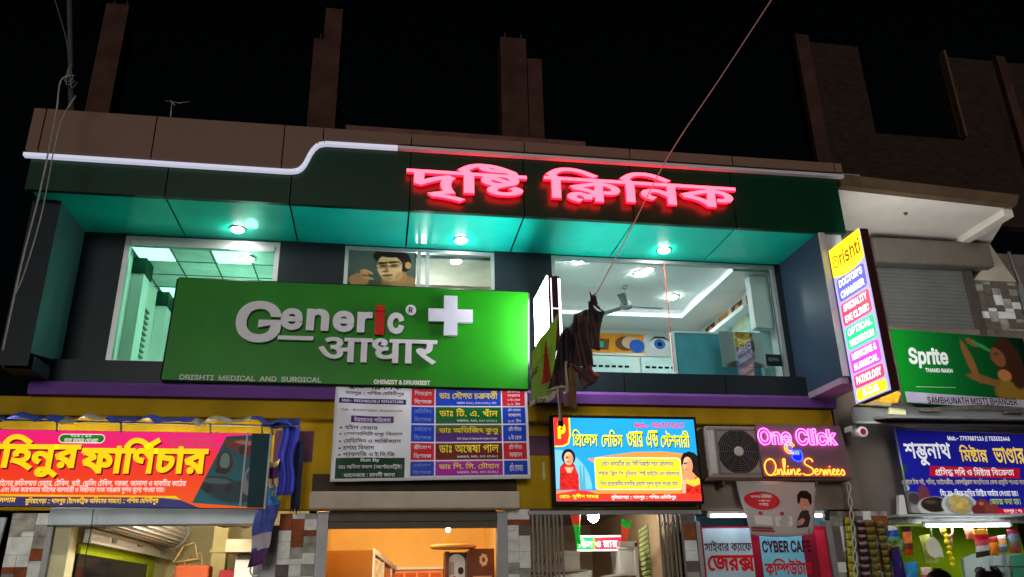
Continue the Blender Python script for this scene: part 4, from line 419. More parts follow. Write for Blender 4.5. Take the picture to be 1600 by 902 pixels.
[[471,109,0,-35,-90,-34,-67,0,-86,0,-134,64,-63,74,73,13,44,-53,100,-62,61,0,40,0,48,18,0,38,-42,29,-31,13,-57,-4,-3,36,68,0,56,22,0,37,-48,16,-29,0,-38,0,-60,-10,-31,-9,-25,35,26,7,76,12,51,0,78,0,84,-39,1,-29,0,-40,-67,-20,21,-10,75,-3,32,0,50,3,27,4,1,94,-73,0,1,35,519,0,1,-35,-103,0,1,-276,-81,0,1,276,-175,0,1,-276,-81,0,1,145,-24,-3,-46,-2,-25,0,-41,1,14,-15]],
[[631,276,-103,0,1,-276,-81,0,1,75,-30,-10,-74,-13,-55,0,-78,0,-94,40,1,34,0,13,16,25,21,10,-48,9,-58,35,0,58,82,40,65,0,52,0,72,-28,0,-46,-39,-20,-61,19,10,5,10,12,0,12,-20,14,-54,0,-40,-22,0,-34,32,-19,48,-9,29,-2,28,4,37,0,12,0,26,0,7,-1,-5,-35,-6,0,-16,0,-5,0,-50,0,-56,-20,0,-40,56,-20,45,0,52,0,76,22,25,14,1,154,-59,0,1,35,247,0]],
[[171,276,1,-276,-81,0,1,276,-87,0,1,35,273,0,1,-35]],
[[397,21,-55,-27,-58,24,-104,50,-80,44,-46,32,-12,18,0,18,30,16,35,0,24,0,38,-11,15,-11,40,10,36,30,1,20,0,12,-10,22,-5,8,-239,0,1,35,425,0,1,-35,-103,0,16,-18,0,-56,-44,-38,-76,-27,-47,-10,44,-26,120,-55]],
[[387,-5,-98,0,-146,46,-82,83,0,116,82,83,144,46,95,0,58,0,100,-17,78,-32,52,-44,11,-26,-95,0,-10,17,-38,28,-52,20,-64,11,-37,0,-64,0,-104,-33,-62,-64,0,-94,62,-64,106,-33,69,0,60,0,94,26,52,48,1,33,29,-3,-215,0,1,41,281,0,1,-40,0,-45,-78,-67,-134,-36]],
[[307,-6,-78,0,-116,35,-62,63,0,84,62,64,110,36,75,0,44,0,84,-14,70,-32,40,-52,1,-38,1,-18,-423,0,1,37,377,0,-39,-14,0,27,-34,42,-66,23,-98,0,-72,-24,-36,-39,1,-22,1,-25,0,-30,42,-42,76,-22,51,0,32,0,52,9,38,19,11,14,87,-12,-14,-20,-60,-31,-90,-18]],
[[167,164,1,-164,-87,0,1,273,85,0,1,-66,-11,0,24,38,94,31,63,0,54,0,84,-22,46,-46,1,-35,1,-173,-87,0,1,170,0,31,-66,36,-57,0,-38,0,-62,-17,-36,-33]],
[[79,0,1,273,85,0,1,-42,7,0,16,21,76,25,51,0,10,0,26,-1,9,0,1,-44,-4,0,-32,2,-15,0,-40,0,-62,-16,-34,-29,1,-18,1,-171]],
[[45,0,1,41,131,0,1,282,-129,0,1,41,353,0,1,-41,-127,0,1,-282,129,0,1,-41]],
[[301,-6,-74,0,-112,35,-64,64,0,84,64,64,112,35,75,0,38,0,72,-10,58,-19,42,-28,11,-18,-83,-12,-6,10,-24,18,-34,13,-46,7,-25,0,-56,0,-70,-29,-34,-46,0,-54,34,-46,70,-29,57,0,26,0,46,8,36,13,24,19,7,11,85,-12,-10,-19,-42,-28,-60,-20,-70,-11]],
[[89,0,1,364,249,0,86,0,110,-29,52,-51,0,-65,-52,-50,-110,-28,-83,0,-197,0,1,41,195,0,56,0,70,17,32,31,0,43,-32,32,-70,18,-57,0,-151,0,1,-323],[507,0,-175,164,105,0,181,-164]],
[[79,0,1,273,89,0,1,-273],[97,318,-36,17,0,24,36,17,50,0,38,-17,0,-24,-38,-17]],
[[315,0,-173,0,1,41,171,0,88,0,116,34,58,63,0,88,-56,63,-114,34,-83,0,-181,0,1,41,189,0,106,0,152,-44,80,-81,0,-113,-80,-82,-156,-44],[181,364,1,-364,-91,0,1,364]],
[[57,95,97,0,4,-20,48,-27,74,-13,43,0,50,0,78,16,46,30,0,36,-38,22,-66,15,-39,5,-87,12,-88,13,-96,46,1,36,0,31,66,46,112,26,142,0,112,-26,64,-43,3,-28,-91,0,-6,27,-88,29,-65,0,-46,0,-72,-16,-38,-26,0,-36,46,-24,66,-13,27,-3,73,-10,30,-4,72,-14,64,-23,40,-34,1,-26,0,-30,-62,-48,-118,-27,-162,0,-116,25,-64,46]],
[[89,0,1,364,93,0,1,-157,383,0,1,157,95,0,1,-364,-93,0,1,166,-381,0,1,-166]],
[[49,323,1,41,551,0,1,-41,-227,0,1,-323,-93,0,1,323]],
[],
[[89,0,1,364,133,0,179,-230,8,-8,16,-24,18,-28,16,-28,7,-12,-19,0,6,11,18,28,18,28,16,25,7,8,179,230,133,0,1,-364,-91,0,1,208,0,11,0,29,2,32,2,32,1,16,9,0,-10,-17,-24,-35,-22,-33,-18,-26,-7,-9,-161,-208,-79,0,-165,208,-6,8,-20,26,-22,32,-22,36,-11,18,9,0,0,-14,2,-32,2,-32,0,-30,1,-12,1,-208]],
[[89,0,1,364,445,0,1,-41,-351,0,1,-119,329,0,1,-41,-327,0,1,-122,357,0,1,-41]],
[[383,-5,-92,0,-146,45,-84,84,0,116,84,83,146,46,93,0,56,0,98,-16,78,-31,52,-45,11,-28,-91,0,-8,19,-38,28,-54,20,-66,10,-35,0,-66,0,-104,-34,-62,-64,0,-93,62,-64,106,-33,65,0,36,0,66,10,54,19,38,29,9,19,93,0,-10,-28,-52,-44,-78,-32,-98,-16]],
[[27,0,265,364,107,0,269,-364,-97,0,-153,216,-14,20,-38,60,-25,46,19,0,-26,-47,-40,-61,-11,-18,-149,-216],[159,102,1,40,375,0,1,-40]],
[[89,0,1,364,93,0,1,-323,339,0,1,-41]],
[[89,0,1,364,111,0,297,-233,10,-9,34,-28,38,-36,21,-20,-13,0,-4,21,-4,38,-2,32,1,12,1,223,95,0,1,-364,-109,0,-263,207,-18,14,-38,31,-46,42,-33,30,17,0,2,-27,4,-46,4,-34,1,-9,1,-208]],
[[89,124,1,240,93,0,1,-237,0,-26,48,-40,84,-24,120,0,86,24,46,40,1,26,1,237,93,0,1,-240,0,-38,-70,-58,-128,-34,-172,0,-128,34,-70,58]],
[[285,-5,-72,0,-106,27,-56,45,1,28,0,24,40,35,68,29,45,16,109,40,14,5,30,14,22,19,1,13,0,17,-46,22,-39,0,-26,0,-42,-11,-24,-20,0,-27,26,-24,42,-27,29,-17,335,-203,-105,0,-275,166,-38,23,-62,38,-36,36,0,46,44,37,80,21,108,0,80,-21,42,-35,1,-22,0,-17,-24,-28,-44,-24,-27,-11,-145,-53,-44,-17,-36,-29,0,-34,34,-27,60,-16,84,0,80,18,64,33,36,47,1,30,87,0,0,-36,-34,-47,-42,-27,-13,-7,-17,-11,-36,-19,-106,-19]],
[[263,-6,-56,0,-86,16,-58,33,-9,23,85,10,12,-22,64,-21,106,0,68,24,0,31,-38,19,-41,5,-89,10,-74,9,-72,37,1,29,0,23,52,36,92,20,114,0,78,-16,50,-30,13,-19,-79,-11,-12,15,-52,24,-100,0,-66,-22,0,-33,44,-18,49,-6,83,-9,74,-9,72,-37,1,-28,0,-24,-54,-37,-98,-22]],
[[167,164,1,-164,-87,0,1,364,89,0,1,-157,-15,0,24,38,94,31,63,0,54,0,84,-22,46,-46,1,-35,1,-173,-87,0,1,170,0,31,-66,36,-57,0,-38,0,-62,-17,-36,-33]],
[[293,273,1,-38,-281,0,1,38],[93,338,89,0,1,-267,0,-19,30,-16,35,0,8,0,26,2,13,1,19,-38,-14,-2,-36,-2,-15,0,-72,0,-78,37,1,33]],
[[291,-5,-146,45,-84,84,0,116,84,83,146,46,186,0,146,-46,84,-83,0,-116,-84,-84,-146,-45],[449,38,104,33,62,64,0,94,-62,64,-104,33,-130,0,-106,-34,-62,-64,0,-93,62,-64,106,-33]],
[[115,225,-11,139,97,0,-11,-139]],
[[89,0,1,364,259,0,76,0,98,-26,50,-44,1,-27,0,-23,-34,-31,-54,-18,-31,-4,1,-3,34,-1,68,-22,46,-40,0,-55,-50,-44,-108,-26,-85,0],[181,41,173,0,84,0,72,33,1,23,0,19,-36,30,-68,19,-47,0,-175,0],[181,204,161,0,40,0,64,15,36,29,1,18,0,24,-66,33,-69,0,-163,0]],
[[89,0,1,364,249,0,86,0,110,-31,52,-52,0,-65,-52,-53,-110,-31,-83,0,-175,0,1,40,173,0,56,0,70,20,32,35,0,43,-32,33,-70,20,-57,0,-151,0,1,-323]],
[[293,0,1,149,-265,215,107,0,145,-118,26,-19,36,-36,21,-28,-35,0,20,28,38,37,23,18,145,118,109,0,-267,-215,1,-149]],
[[225,0,-197,364,95,0,117,-223,8,-18,18,-37,14,-38,9,-20,-11,0,8,20,16,38,16,37,11,18,119,223,107,0,117,-223,10,-18,16,-37,18,-38,7,-20,-11,0,8,20,16,38,16,37,11,18,115,223,97,0,-199,-364,-107,0,-123,230,-12,23,-22,53,-11,35,21,0,-10,-33,-22,-52,-13,-26,-123,-230]],
[[109,-3,-38,19,0,27,38,20,56,0,38,-20,0,-27,-38,-19]],
[[79,-102,1,375,85,0,1,-44,11,0,10,8,32,22,62,17,55,0,68,0,104,-34,60,-63,0,-87,-60,-63,-104,-35,-67,0,-52,0,-62,18,-34,23,-9,7,-5,0,1,-144],[369,33,70,28,34,47,0,57,-34,45,-68,27,-102,0,-70,-25,-34,-45,0,-61,36,-46,68,-27]],
[[153,104,1,50,24,17,50,31,52,30,27,14,219,118,123,0,-309,-167,-5,1],[89,0,1,364,93,0,1,-364],[535,0,-263,185,59,36,317,-221]],
[[227,-6,-112,35,-64,64,0,84,64,64,112,35,148,0,112,-35,62,-64,0,-84,-62,-64,-112,-35],[355,33,72,29,34,46,0,54,-34,46,-72,29,-110,0,-70,-29,-34,-46,0,-54,34,-46,70,-29]],
[[331,-6,-52,0,-62,18,-34,23,-9,7,-9,0,1,-42,-83,0,1,364,89,0,1,-135,7,0,10,8,32,22,62,17,55,0,68,0,104,-34,60,-63,0,-87,-60,-63,-104,-35],[369,33,70,28,34,47,0,57,-34,45,-68,27,-102,0,-70,-25,-34,-45,0,-61,36,-46,68,-27]],
[[483,176,1,-41,-317,0,1,41]],
[[557,248,0,-26,-46,-57,-57,-44,-163,-121,-99,0,243,177,9,0,-8,-10,-38,-17,-50,-10,-29,0,-66,0,-98,28,-56,50,0,68,60,52,106,31,134,0,104,-31,60,-55],[283,329,-64,-20,-36,-35,0,-45,36,-34,64,-20,84,0,64,19,38,35,0,45,-38,35,-64,20]],
[[87,92,91,0,4,-16,38,-26,60,-14,82,0,68,20,40,37,0,46,-42,37,-70,21,-45,0,-34,0,-70,-10,-19,-9,-87,6,45,180,383,0,1,-41,-303,0,-25,-106,5,0,22,9,70,12,37,0,50,0,84,-18,64,-33,34,-44,1,-27,0,-35,-62,-54,-110,-32,-134,0,-102,25,-60,44]],
[[93,115,0,26,46,58,59,43,165,122,101,0,-241,-178,-9,0,10,11,38,16,50,10,31,0,66,0,98,-27,56,-50,0,-68,-60,-53,-104,-30,-136,0,-104,31,-60,54],[367,35,64,20,36,35,0,45,-36,34,-64,20,-84,0,-64,-20,-38,-34,0,-45,38,-35,64,-20]],
[[311,-5,-66,0,-110,23,-68,43,-3,31,95,0,4,-18,42,-25,68,-13,86,0,70,15,42,30,0,41,-36,34,-80,20,-65,0,-59,0,1,37,185,107,1,3,-311,0,1,41,435,0,1,-34,-229,-132,1,7,80,4,116,-26,62,-50,0,-62,-64,-48,-112,-28]],
[[139,0,325,320,1,3,-373,0,1,41,473,0,1,-43,-323,-321]],
[[111,0,1,39,451,0,1,-39],[397,364,1,-364,-91,0,1,321,-179,-65,1,49,159,59]],
[[75,97,0,23,38,39,64,26,41,4,1,2,-52,7,-64,45,0,57,58,44,100,25,130,0,100,-25,58,-44,0,-57,-62,-45,-51,-7,1,-2,40,-4,64,-26,38,-39,1,-23,0,-30,-64,-46,-114,-26,-146,0,-112,26,-64,46],[373,35,70,16,38,29,0,39,-40,31,-72,18,-90,0,-72,-18,-40,-31,0,-39,38,-29,70,-16],[363,207,60,15,34,28,0,37,-32,27,-60,15,-80,0,-60,-15,-34,-27,0,-37,34,-28,60,-15]],
[[93,0,1,33,243,132,40,22,54,33,28,30,0,36,-36,27,-62,15,-80,0,-62,-16,-32,-31,1,-21,-89,0,0,33,60,49,102,27,130,0,100,-27,58,-46,1,-29,0,-20,-28,-37,-72,-47,-63,-35,-159,-84,1,-3,337,0,1,-41]],
[[339,381,-233,-436,-81,0,235,436]],
[[61,74,1,38,289,252,93,0,-281,-246,1,-3,431,0,1,-41],[403,0,1,227,89,0,1,-227]],
[[109,-3,-38,19,0,27,38,20,56,0,38,-20,0,-27,-38,-19],[109,194,-38,20,0,27,38,19,56,0,38,-19,0,-27,-38,-20]],
[[245,-5,-116,44,-58,84,0,118,60,83,114,45,160,0,116,-45,60,-83,0,-118,-60,-84,-114,-44],[379,36,74,34,38,65,0,93,-38,66,-74,34,-108,0,-74,-34,-38,-66,0,-93,38,-65,74,-34]],
[[45,78,0,23,38,29,62,17,74,9,39,2,50,3,60,4,30,8,1,10,1,1,0,17,-24,24,-52,13,-76,0,-56,-12,-36,-19,-7,-9,-83,14,20,25,72,28,86,11,43,0,28,0,68,-6,66,-20,42,-38,1,-32,1,-180,-85,0,1,37,-5,0,-10,-9,-40,-21,-66,-13,-98,0,-84,19,-50,38],[247,32,48,0,68,20,34,30,1,17,1,37,-4,-3,-38,-5,-46,-4,-42,-2,-13,-1,-32,-2,-54,-10,-34,-18,0,-30,30,-19,50,-10]],
[[201,-2,-62,0,-60,33,1,30,1,303,89,0,1,-292,0,-19,18,-16,27,0,14,0,16,1,7,1,19,-37,-12,-2,-34,-2]],
[[53,-88,45,139,101,0,-75,-139]],
[[79,100,1,173,89,0,1,-170,0,-31,66,-36,57,0,40,0,62,17,36,33,1,23,1,164,89,0,1,-273,-83,0,1,66,11,0,-24,-38,-94,-31,-114,0,-84,22,-46,46]],
[[69,-99,23,38,11,-1,26,-3,44,3,36,18,15,20,15,23,-207,274,97,0,117,-162,20,-25,24,-50,15,-24,-31,0,14,24,26,50,19,25,119,162,97,0,-239,-314,-16,-21,-48,-29,-60,-13,-39,0,-22,0,-34,3]],
[[125,148,0,40,34,87,56,81,37,30,87,0,-38,-38,-54,-83,-30,-81,1,-36,0,-32,26,-67,54,-74,43,-43,-85,0,-62,53,-64,110]],
[[55,-68,44,45,54,74,24,66,1,31,0,36,-28,81,-56,83,-37,38,87,0,36,-30,58,-81,32,-87,1,-40,0,-54,-64,-110,-61,-52]],
[[161,98,1,55,17,0,235,120,109,0,-251,-130,-9,0],[79,0,1,364,89,0,1,-364],[423,0,-207,134,63,31,261,-165]],
[[283,-6,-68,0,-104,35,-60,63,0,87,60,63,104,34,69,0,54,0,62,-17,34,-22,9,-8,9,0,1,135,89,0,1,-364,-85,0,1,42,-9,0,-8,-7,-36,-23,-62,-18],[345,33,70,27,34,46,0,61,-34,45,-68,25,-102,0,-70,-27,-34,-45,0,-57,34,-47,70,-28]],
[[75,-52,73,23,10,-8,36,-19,58,-14,49,0,66,0,84,32,1,33,1,55,-7,0,-10,-8,-34,-21,-62,-17,-51,0,-66,0,-104,31,-62,60,0,85,60,62,106,34,69,0,52,0,62,-17,36,-22,9,-8,9,0,1,44,87,0,1,-280,0,-35,-64,-45,-108,-21,-126,0,-88,15,-60,26],[347,43,68,23,36,43,0,59,-36,44,-68,25,-102,0,-70,-27,-34,-44,0,-55,36,-43,68,-25]],
[[89,0,1,364,441,0,1,-41,-347,0,1,-125,315,0,1,-41,-313,0,1,-157]],
[[283,24,1,236,83,0,1,-236],[89,123,1,39,473,0,1,-39]]]
TXT = {
"প্রিন্সেস":[0,0,0,1,266,0,2,755,0,3,346,0,4,887,0],
"লেডিস":[5,0,0,6,346,0,7,731,0,8,266,0,4,712,0],
"ওয়ার":[9,0,0,10,738,0,11,626,0,12,266,0],
"এন্ড":[13,0,0,14,758,0],
"স্টেশনারী":[5,0,0,15,346,0,16,983,0,17,677,0,11,604,0,12,266,0,18,596,0],
"শাহিনুর":[16,0,0,11,677,0,7,266,0,19,266,0,17,530,0,20,604,0,12,0,0],
"ফার্ণিচার":[21,0,0,11,838,0,7,266,0,22,266,0,23,559,0,24,61,0,11,567,0,12,266,0],
"৭৮৬ / ৯২":[25,0,0,26,592,0,27,592,0,29,852,0,30,709,0,31,592,0],
"বাবা মায়ের দোওয়া":[32,0,0,11,596,0,32,266,0,11,596,0,33,526,0,11,622,0,2,266,0,10,346,0,12,626,0,5,856,0,34,346,0,11,603,0,9,266,0,10,738,0,11,626,0],
"7602326178 (শোরুম)":[35,0,0,36,551,0,37,551,0,38,551,0,39,551,0,38,551,0,36,551,0,40,551,0,35,551,0,41,551,0,42,811,0,2,419,0,16,346,0,11,677,0,43,266,0,33,803,0,44,622,0],
"7602069884 (মোবাইল)":[35,0,0,36,551,0,37,551,0,38,551,0,37,551,0,36,551,0,45,551,0,41,551,0,41,551,0,46,551,0,42,811,0,2,419,0,33,346,0,11,622,0,32,266,0,11,596,0,47,266,0,6,530,0,44,731,0],
"এখানে আধুনিক ডিজাইনের রুচিসম্মত চেয়ার, টেবিল, খাট, ড্রেসিং টেবিল, দরজা, জানালা ও যাবতীয় কাঠের":[13,0,0,48,758,0,11,696,0,2,266,0,17,346,0,49,864,0,50,1158,0,20,596,0,7,0,0,17,266,0,51,604,0,7,1067,0,8,266,0,52,712,0,11,917,0,47,266,0,2,530,0,17,346,0,12,604,0,43,856,0,7,803,0,24,266,0,4,567,0,53,682,0,54,869,0,5,967,0,24,346,0,10,567,0,11,626,0,12,266,0,55,596,0,5,523,0,56,346,0,7,567,0,32,266,0,6,596,0,55,731,0,48,523,0,11,696,0,56,266,0,55,567,0,5,523,0,57,346,0,7,712,0,4,266,0,58,682,0,5,698,0,56,346,0,7,567,0,32,266,0,6,596,0,55,731,0,34,523,0,12,603,0,52,596,0,11,917,0,55,266,0,52,523,0,11,917,0,17,266,0,11,604,0,6,266,0,11,731,0,9,526,0,59,998,0,11,626,0,32,266,0,54,596,0,18,707,0,10,266,0,51,886,0,11,807,0,2,266,0,60,346,0,12,591,0],
"এবং নিজ কারখানায় স্টীলের আলমারী ও বিছানার সাজ সরঞ্জাম সুলভ মূল্যে পাওয়া যায়।":[13,0,0,32,758,0,58,596,0,7,698,0,17,266,0,52,604,0,51,1177,0,11,807,0,12,266,0,48,596,0,11,696,0,17,266,0,11,604,0,10,266,0,61,886,0,2,1249,0,6,346,0,12,731,0,49,856,0,6,1158,0,33,731,0,11,622,0,12,266,0,18,596,0,9,526,0,7,998,0,32,266,0,62,596,0,11,687,0,17,266,0,11,604,0,12,266,0,4,856,0,11,682,0,52,266,0,4,1177,0,12,682,0,63,596,0,11,860,0,33,266,0,4,882,0,20,682,0,6,0,0,64,731,0,33,981,0,65,622,0,2,0,0,6,346,0,66,731,0,67,515,0,11,716,0,9,266,0,10,738,0,11,626,0,59,526,0,11,626,0,10,266,0,68,626,0],
"ইসলাম":[47,0,0,4,530,0,6,682,0,11,731,0,33,266,0],
"মুনিয়াগেড়া :: দাসপুর (ইলেকট্রিক অফিসের সামনে) :: পশ্চিম মেদিনীপুর":[33,0,0,20,622,0,7,0,0,17,266,0,10,604,0,11,626,0,2,266,0,69,346,0,70,656,0,11,712,0,71,526,0,71,294,0,34,554,0,11,603,0,4,266,0,67,682,0,20,716,0,12,0,0,42,856,0,47,419,0,2,530,0,6,346,0,51,731,0,72,807,0,51,933,0,73,1067,0,0,893,0,21,266,0,2,838,0,4,346,0,12,682,0,4,856,0,11,682,0,33,266,0,2,622,0,17,346,0,44,604,0,71,679,0,71,294,0,67,554,0,74,716,0,75,266,0,33,979,0,5,882,0,33,346,0,7,622,0,34,266,0,17,603,0,18,604,0,67,266,0,20,716,0,12,0,0],
"দৃষ্টি":[34,0,0,76,615,0,77,-12,0],
"ক্লিনিক":[7,0,0,78,266,0,7,796,0,17,266,0,51,604,0],
"দাসপুর :: পশ্চিম মেদিনীপুর":[34,0,0,11,603,0,4,266,0,67,682,0,20,716,0,12,0,0,71,856,0,71,294,0,67,554,0,74,716,0,75,266,0,33,979,0,5,882,0,33,346,0,7,622,0,34,266,0,17,603,0,18,604,0,67,266,0,20,716,0,12,0,0],
"উন্নমানের পরিষেবা":[79,0,0,80,712,0,33,604,0,11,622,0,2,266,0,17,346,0,12,604,0,67,856,0,7,716,0,12,266,0,2,596,0,81,346,0,32,633,0,11,596,0],
"• হুইল চেয়ার":[82,0,0,83,822,0,47,602,0,6,530,0,5,992,0,24,346,0,10,566,0,11,626,0,12,266,0],
"• স্পেশালিটি চক্ষু বিভাগ":[82,0,0,5,822,0,84,346,0,16,1258,0,11,678,0,0,266,0,6,266,0,85,730,0,24,1094,0,86,566,0,20,710,0,7,470,0,32,266,0,64,596,0,11,720,0,69,266,0],
"• মেডিসিন ও সার্জিক্যাল":[82,0,0,5,822,0,33,346,0,7,622,0,8,266,0,7,712,0,4,266,0,17,682,0,9,864,0,4,998,0,11,682,0,0,266,0,52,266,0,23,844,0,51,74,0,66,806,0,11,256,0,6,266,0],
"• চশমা বিভাগ":[82,0,0,24,822,0,16,568,0,33,676,0,11,622,0,7,526,0,32,266,0,64,596,0,11,722,0,69,266,0],
"• প্যাথলজি ও ই.সি.জি":[82,0,0,67,822,0,66,716,0,11,256,0,87,266,0,6,644,0,0,732,0,52,266,0,9,1176,0,47,998,0,88,530,0,7,268,0,4,266,0,88,682,0,0,268,0,52,266,0],
"ডাঃ অনিতা মণ্ডল (অপ্টোমেট্রিষ্ট)":[8,0,0,11,712,0,89,266,0,73,698,0,7,893,0,17,266,0,54,604,0,11,707,0,33,526,0,90,622,0,6,738,0,42,991,0,73,419,0,2,893,0,91,346,0,11,1005,0,2,266,0,33,346,0,72,622,0,92,933,0,44,565,0],
"ম্যানেজার : মানসী জানা":[33,0,0,66,622,0,11,255,0,2,266,0,17,346,0,52,604,0,11,917,0,12,266,0,71,856,0,33,554,0,11,622,0,17,266,0,4,604,0,18,682,0,52,526,0,11,917,0,17,266,0,11,604,0],
"শিশুরোগ":[7,0,0,16,266,0,93,677,0,2,825,0,12,346,0,11,596,0,69,266,0],
"বিশেষজ্ঞ":[7,0,0,32,266,0,2,596,0,16,346,0,81,677,0,94,633,0],
"ডাঃ সৌগত চক্রবর্ত্তী":[8,0,0,11,712,0,89,266,0,5,698,0,4,346,0,95,682,0,69,266,0,54,656,0,24,967,0,96,567,0,32,930,0,97,596,0,98,723,0],
"ডাঃ টি. এ. খাঁন":[8,0,0,11,712,0,89,266,0,85,698,0,88,833,0,13,528,0,88,758,0,48,528,0,99,635,0,11,61,0,17,266,0],
"ডাঃ অভিজিৎ কুণ্ডু":[8,0,0,11,712,0,89,266,0,73,698,0,7,893,0,64,266,0,0,721,0,52,266,0,100,917,0,51,785,0,20,587,0,90,220,0,101,640,0],
"ডাঃ অন্বেষা পাল":[8,0,0,11,712,0,89,266,0,73,698,0,2,893,0,102,346,0,81,612,0,11,633,0,67,526,0,11,716,0,6,266,0],
"ডাঃ পি. সি. চৌহান":[8,0,0,11,712,0,89,266,0,7,698,0,67,266,0,88,716,0,7,528,0,4,266,0,88,682,0,5,528,0,24,346,0,95,567,0,19,266,0,11,530,0,17,266,0],
"মেডিসিন":[5,0,0,33,346,0,7,622,0,8,266,0,7,712,0,4,266,0,17,682,0],
"চর্মরোগ":[24,0,0,33,567,0,23,622,0,2,0,0,12,346,0,11,596,0,69,266,0],
"স্ত্রীরোগ":[103,0,0,18,728,0,2,266,0,12,346,0,11,596,0,69,266,0],
"প্রতি মঙ্গলবার":[1,0,0,7,755,0,54,266,0,33,967,0,104,622,0,6,726,0,32,731,0,11,596,0,12,266,0],
"সকাল":[4,0,0,51,682,0,11,807,0,6,266,0],
"৯ টা থেকে":[30,0,0,56,852,0,11,567,0,5,526,0,87,346,0,2,645,0,51,346,0],
"১০ টা":[105,0,0,106,592,0,56,852,0,11,567,0],
"প্রতি সোমবার":[1,0,0,7,755,0,54,266,0,5,967,0,4,346,0,11,682,0,33,266,0,32,622,0,11,596,0,12,266,0],
"প্রতি শনিবার":[1,0,0,7,755,0,54,266,0,16,967,0,7,677,0,17,266,0,32,604,0,11,596,0,12,266,0],
"প্রিন্সেস লেডিস ওয়ার এন্ড স্টেশনারী":[0,0,0,1,266,0,2,755,0,3,346,0,4,887,0,5,942,0,6,346,0,7,731,0,8,266,0,4,712,0,9,942,0,10,738,0,11,626,0,12,266,0,13,856,0,14,758,0,5,1071,0,15,346,0,16,983,0,17,677,0,11,604,0,12,266,0,18,596,0],
"এখানে কসমেটিক দ্রব্য, সিটি ডিজাইন গহনা, মহিলাদের":[13,0,0,48,758,0,11,696,0,2,266,0,17,346,0,51,864,0,4,807,0,2,682,0,33,346,0,85,622,0,51,833,0,107,1067,0,32,720,0,66,596,0,55,255,0,7,523,0,4,266,0,85,682,0,7,1093,0,8,266,0,52,712,0,11,917,0,47,266,0,17,530,0,69,864,0,19,656,0,17,530,0,11,604,0,55,266,0,33,523,0,7,622,0,19,266,0,6,530,0,11,731,0,2,266,0,34,346,0,12,603,0],
"পোষাক (ফ্রিল, টপ, চুড়িদার), গিফ্ট আইটেম এবং মহিলাদের":[5,0,0,67,346,0,11,716,0,81,266,0,11,633,0,51,266,0,42,1067,0,0,419,0,108,266,0,6,899,0,55,731,0,56,523,0,67,567,0,55,716,0,24,523,0,109,484,0,7,83,0,70,266,0,34,712,0,11,603,0,12,266,0,44,596,0,55,419,0,7,523,0,69,266,0,110,656,0,49,1102,0,47,1158,0,2,530,0,56,346,0,33,567,0,13,882,0,32,758,0,58,596,0,33,698,0,7,622,0,19,266,0,6,530,0,11,731,0,2,266,0,34,346,0,12,603,0],
"নিত্য প্রয়োজনীয় যাবতীয় দ্রব্যাদি সুলভ মূল্যে পাওয়া যায়।":[7,0,0,17,266,0,54,604,0,66,707,0,1,515,0,2,755,0,10,346,0,11,626,0,52,266,0,17,917,0,18,604,0,10,266,0,59,886,0,11,626,0,32,266,0,54,596,0,18,707,0,10,266,0,107,886,0,32,720,0,66,596,0,11,255,0,7,266,0,34,266,0,4,863,0,20,682,0,6,0,0,64,731,0,33,981,0,65,622,0,2,0,0,6,346,0,66,731,0,67,515,0,11,716,0,9,266,0,10,738,0,11,626,0,59,526,0,11,626,0,10,266,0,68,626,0],
"প্রোঃ- সুদীপ সামন্ত":[5,0,0,1,346,0,11,755,0,89,266,0,111,438,0,4,600,0,20,682,0,34,0,0,18,603,0,67,266,0,4,976,0,11,682,0,33,266,0,112,622,0],
"মুনিয়াগেড়া :: দাসপুর :: পশ্চিম মেদিনীপুর":[33,0,0,20,622,0,7,0,0,17,266,0,10,604,0,11,626,0,2,266,0,69,346,0,70,656,0,11,712,0,71,526,0,71,294,0,34,554,0,11,603,0,4,266,0,67,682,0,20,716,0,12,0,0,71,856,0,71,294,0,67,554,0,74,716,0,75,266,0,33,979,0,5,882,0,33,346,0,7,622,0,34,266,0,17,603,0,18,604,0,67,266,0,20,716,0,12,0,0],
"ডিস ও":[7,0,0,8,266,0,4,712,0,9,942,0],
"য়ার":[10,0,0,11,626,0,12,266,0],
"সাইবার ক্যাফে":[4,0,0,11,682,0,47,266,0,32,530,0,11,596,0,12,266,0,51,856,0,66,807,0,11,255,0,2,266,0,21,346,0],
"জেরক্স":[5,0,0,52,346,0,12,917,0,113,596,0],
"কম্পিউটার":[51,0,0,114,807,0,115,266,0,79,1147,0,56,712,0,11,567,0,12,266,0],
"শম্ভুনাথ":[16,0,0,116,677,0,117,642,67,17,82,0,11,604,0,87,266,0],
"মিষ্টান্ন":[7,0,0,33,266,0,92,622,0,11,565,0,80,266,0],
"ভাণ্ডার":[64,0,0,11,721,0,90,266,0,11,738,0,12,266,0],
"প্রসিদ্ধ দধি ও মিষ্টান্ন বিক্রেতা":[1,0,0,7,755,0,4,266,0,118,682,0,34,1039,0,7,603,0,50,266,0,9,856,0,7,998,0,33,266,0,92,622,0,11,565,0,80,266,0,7,864,0,32,266,0,2,596,0,96,346,0,54,930,0,11,707,0],
"এখানে টক দই, পনির, আইসক্রীম, কোলড্রিঙ্কস জন্মদিনের কেক প্রভৃতি পাওয়া যায়":[13,0,0,48,758,0,11,696,0,2,266,0,17,346,0,56,864,0,51,567,0,34,1067,0,47,603,0,55,530,0,67,523,0,7,716,0,17,266,0,12,604,0,55,596,0,49,523,0,47,1158,0,4,530,0,96,682,0,18,930,0,33,266,0,55,622,0,5,523,0,51,346,0,11,807,0,6,266,0,7,731,0,57,266,0,119,712,0,4,679,0,52,942,0,120,917,0,7,807,0,34,266,0,2,603,0,17,346,0,12,604,0,5,856,0,51,346,0,51,807,0,1,1067,0,64,755,0,76,606,0,7,115,0,54,266,0,67,967,0,11,716,0,9,266,0,10,738,0,11,626,0,59,526,0,11,626,0,10,266,0],
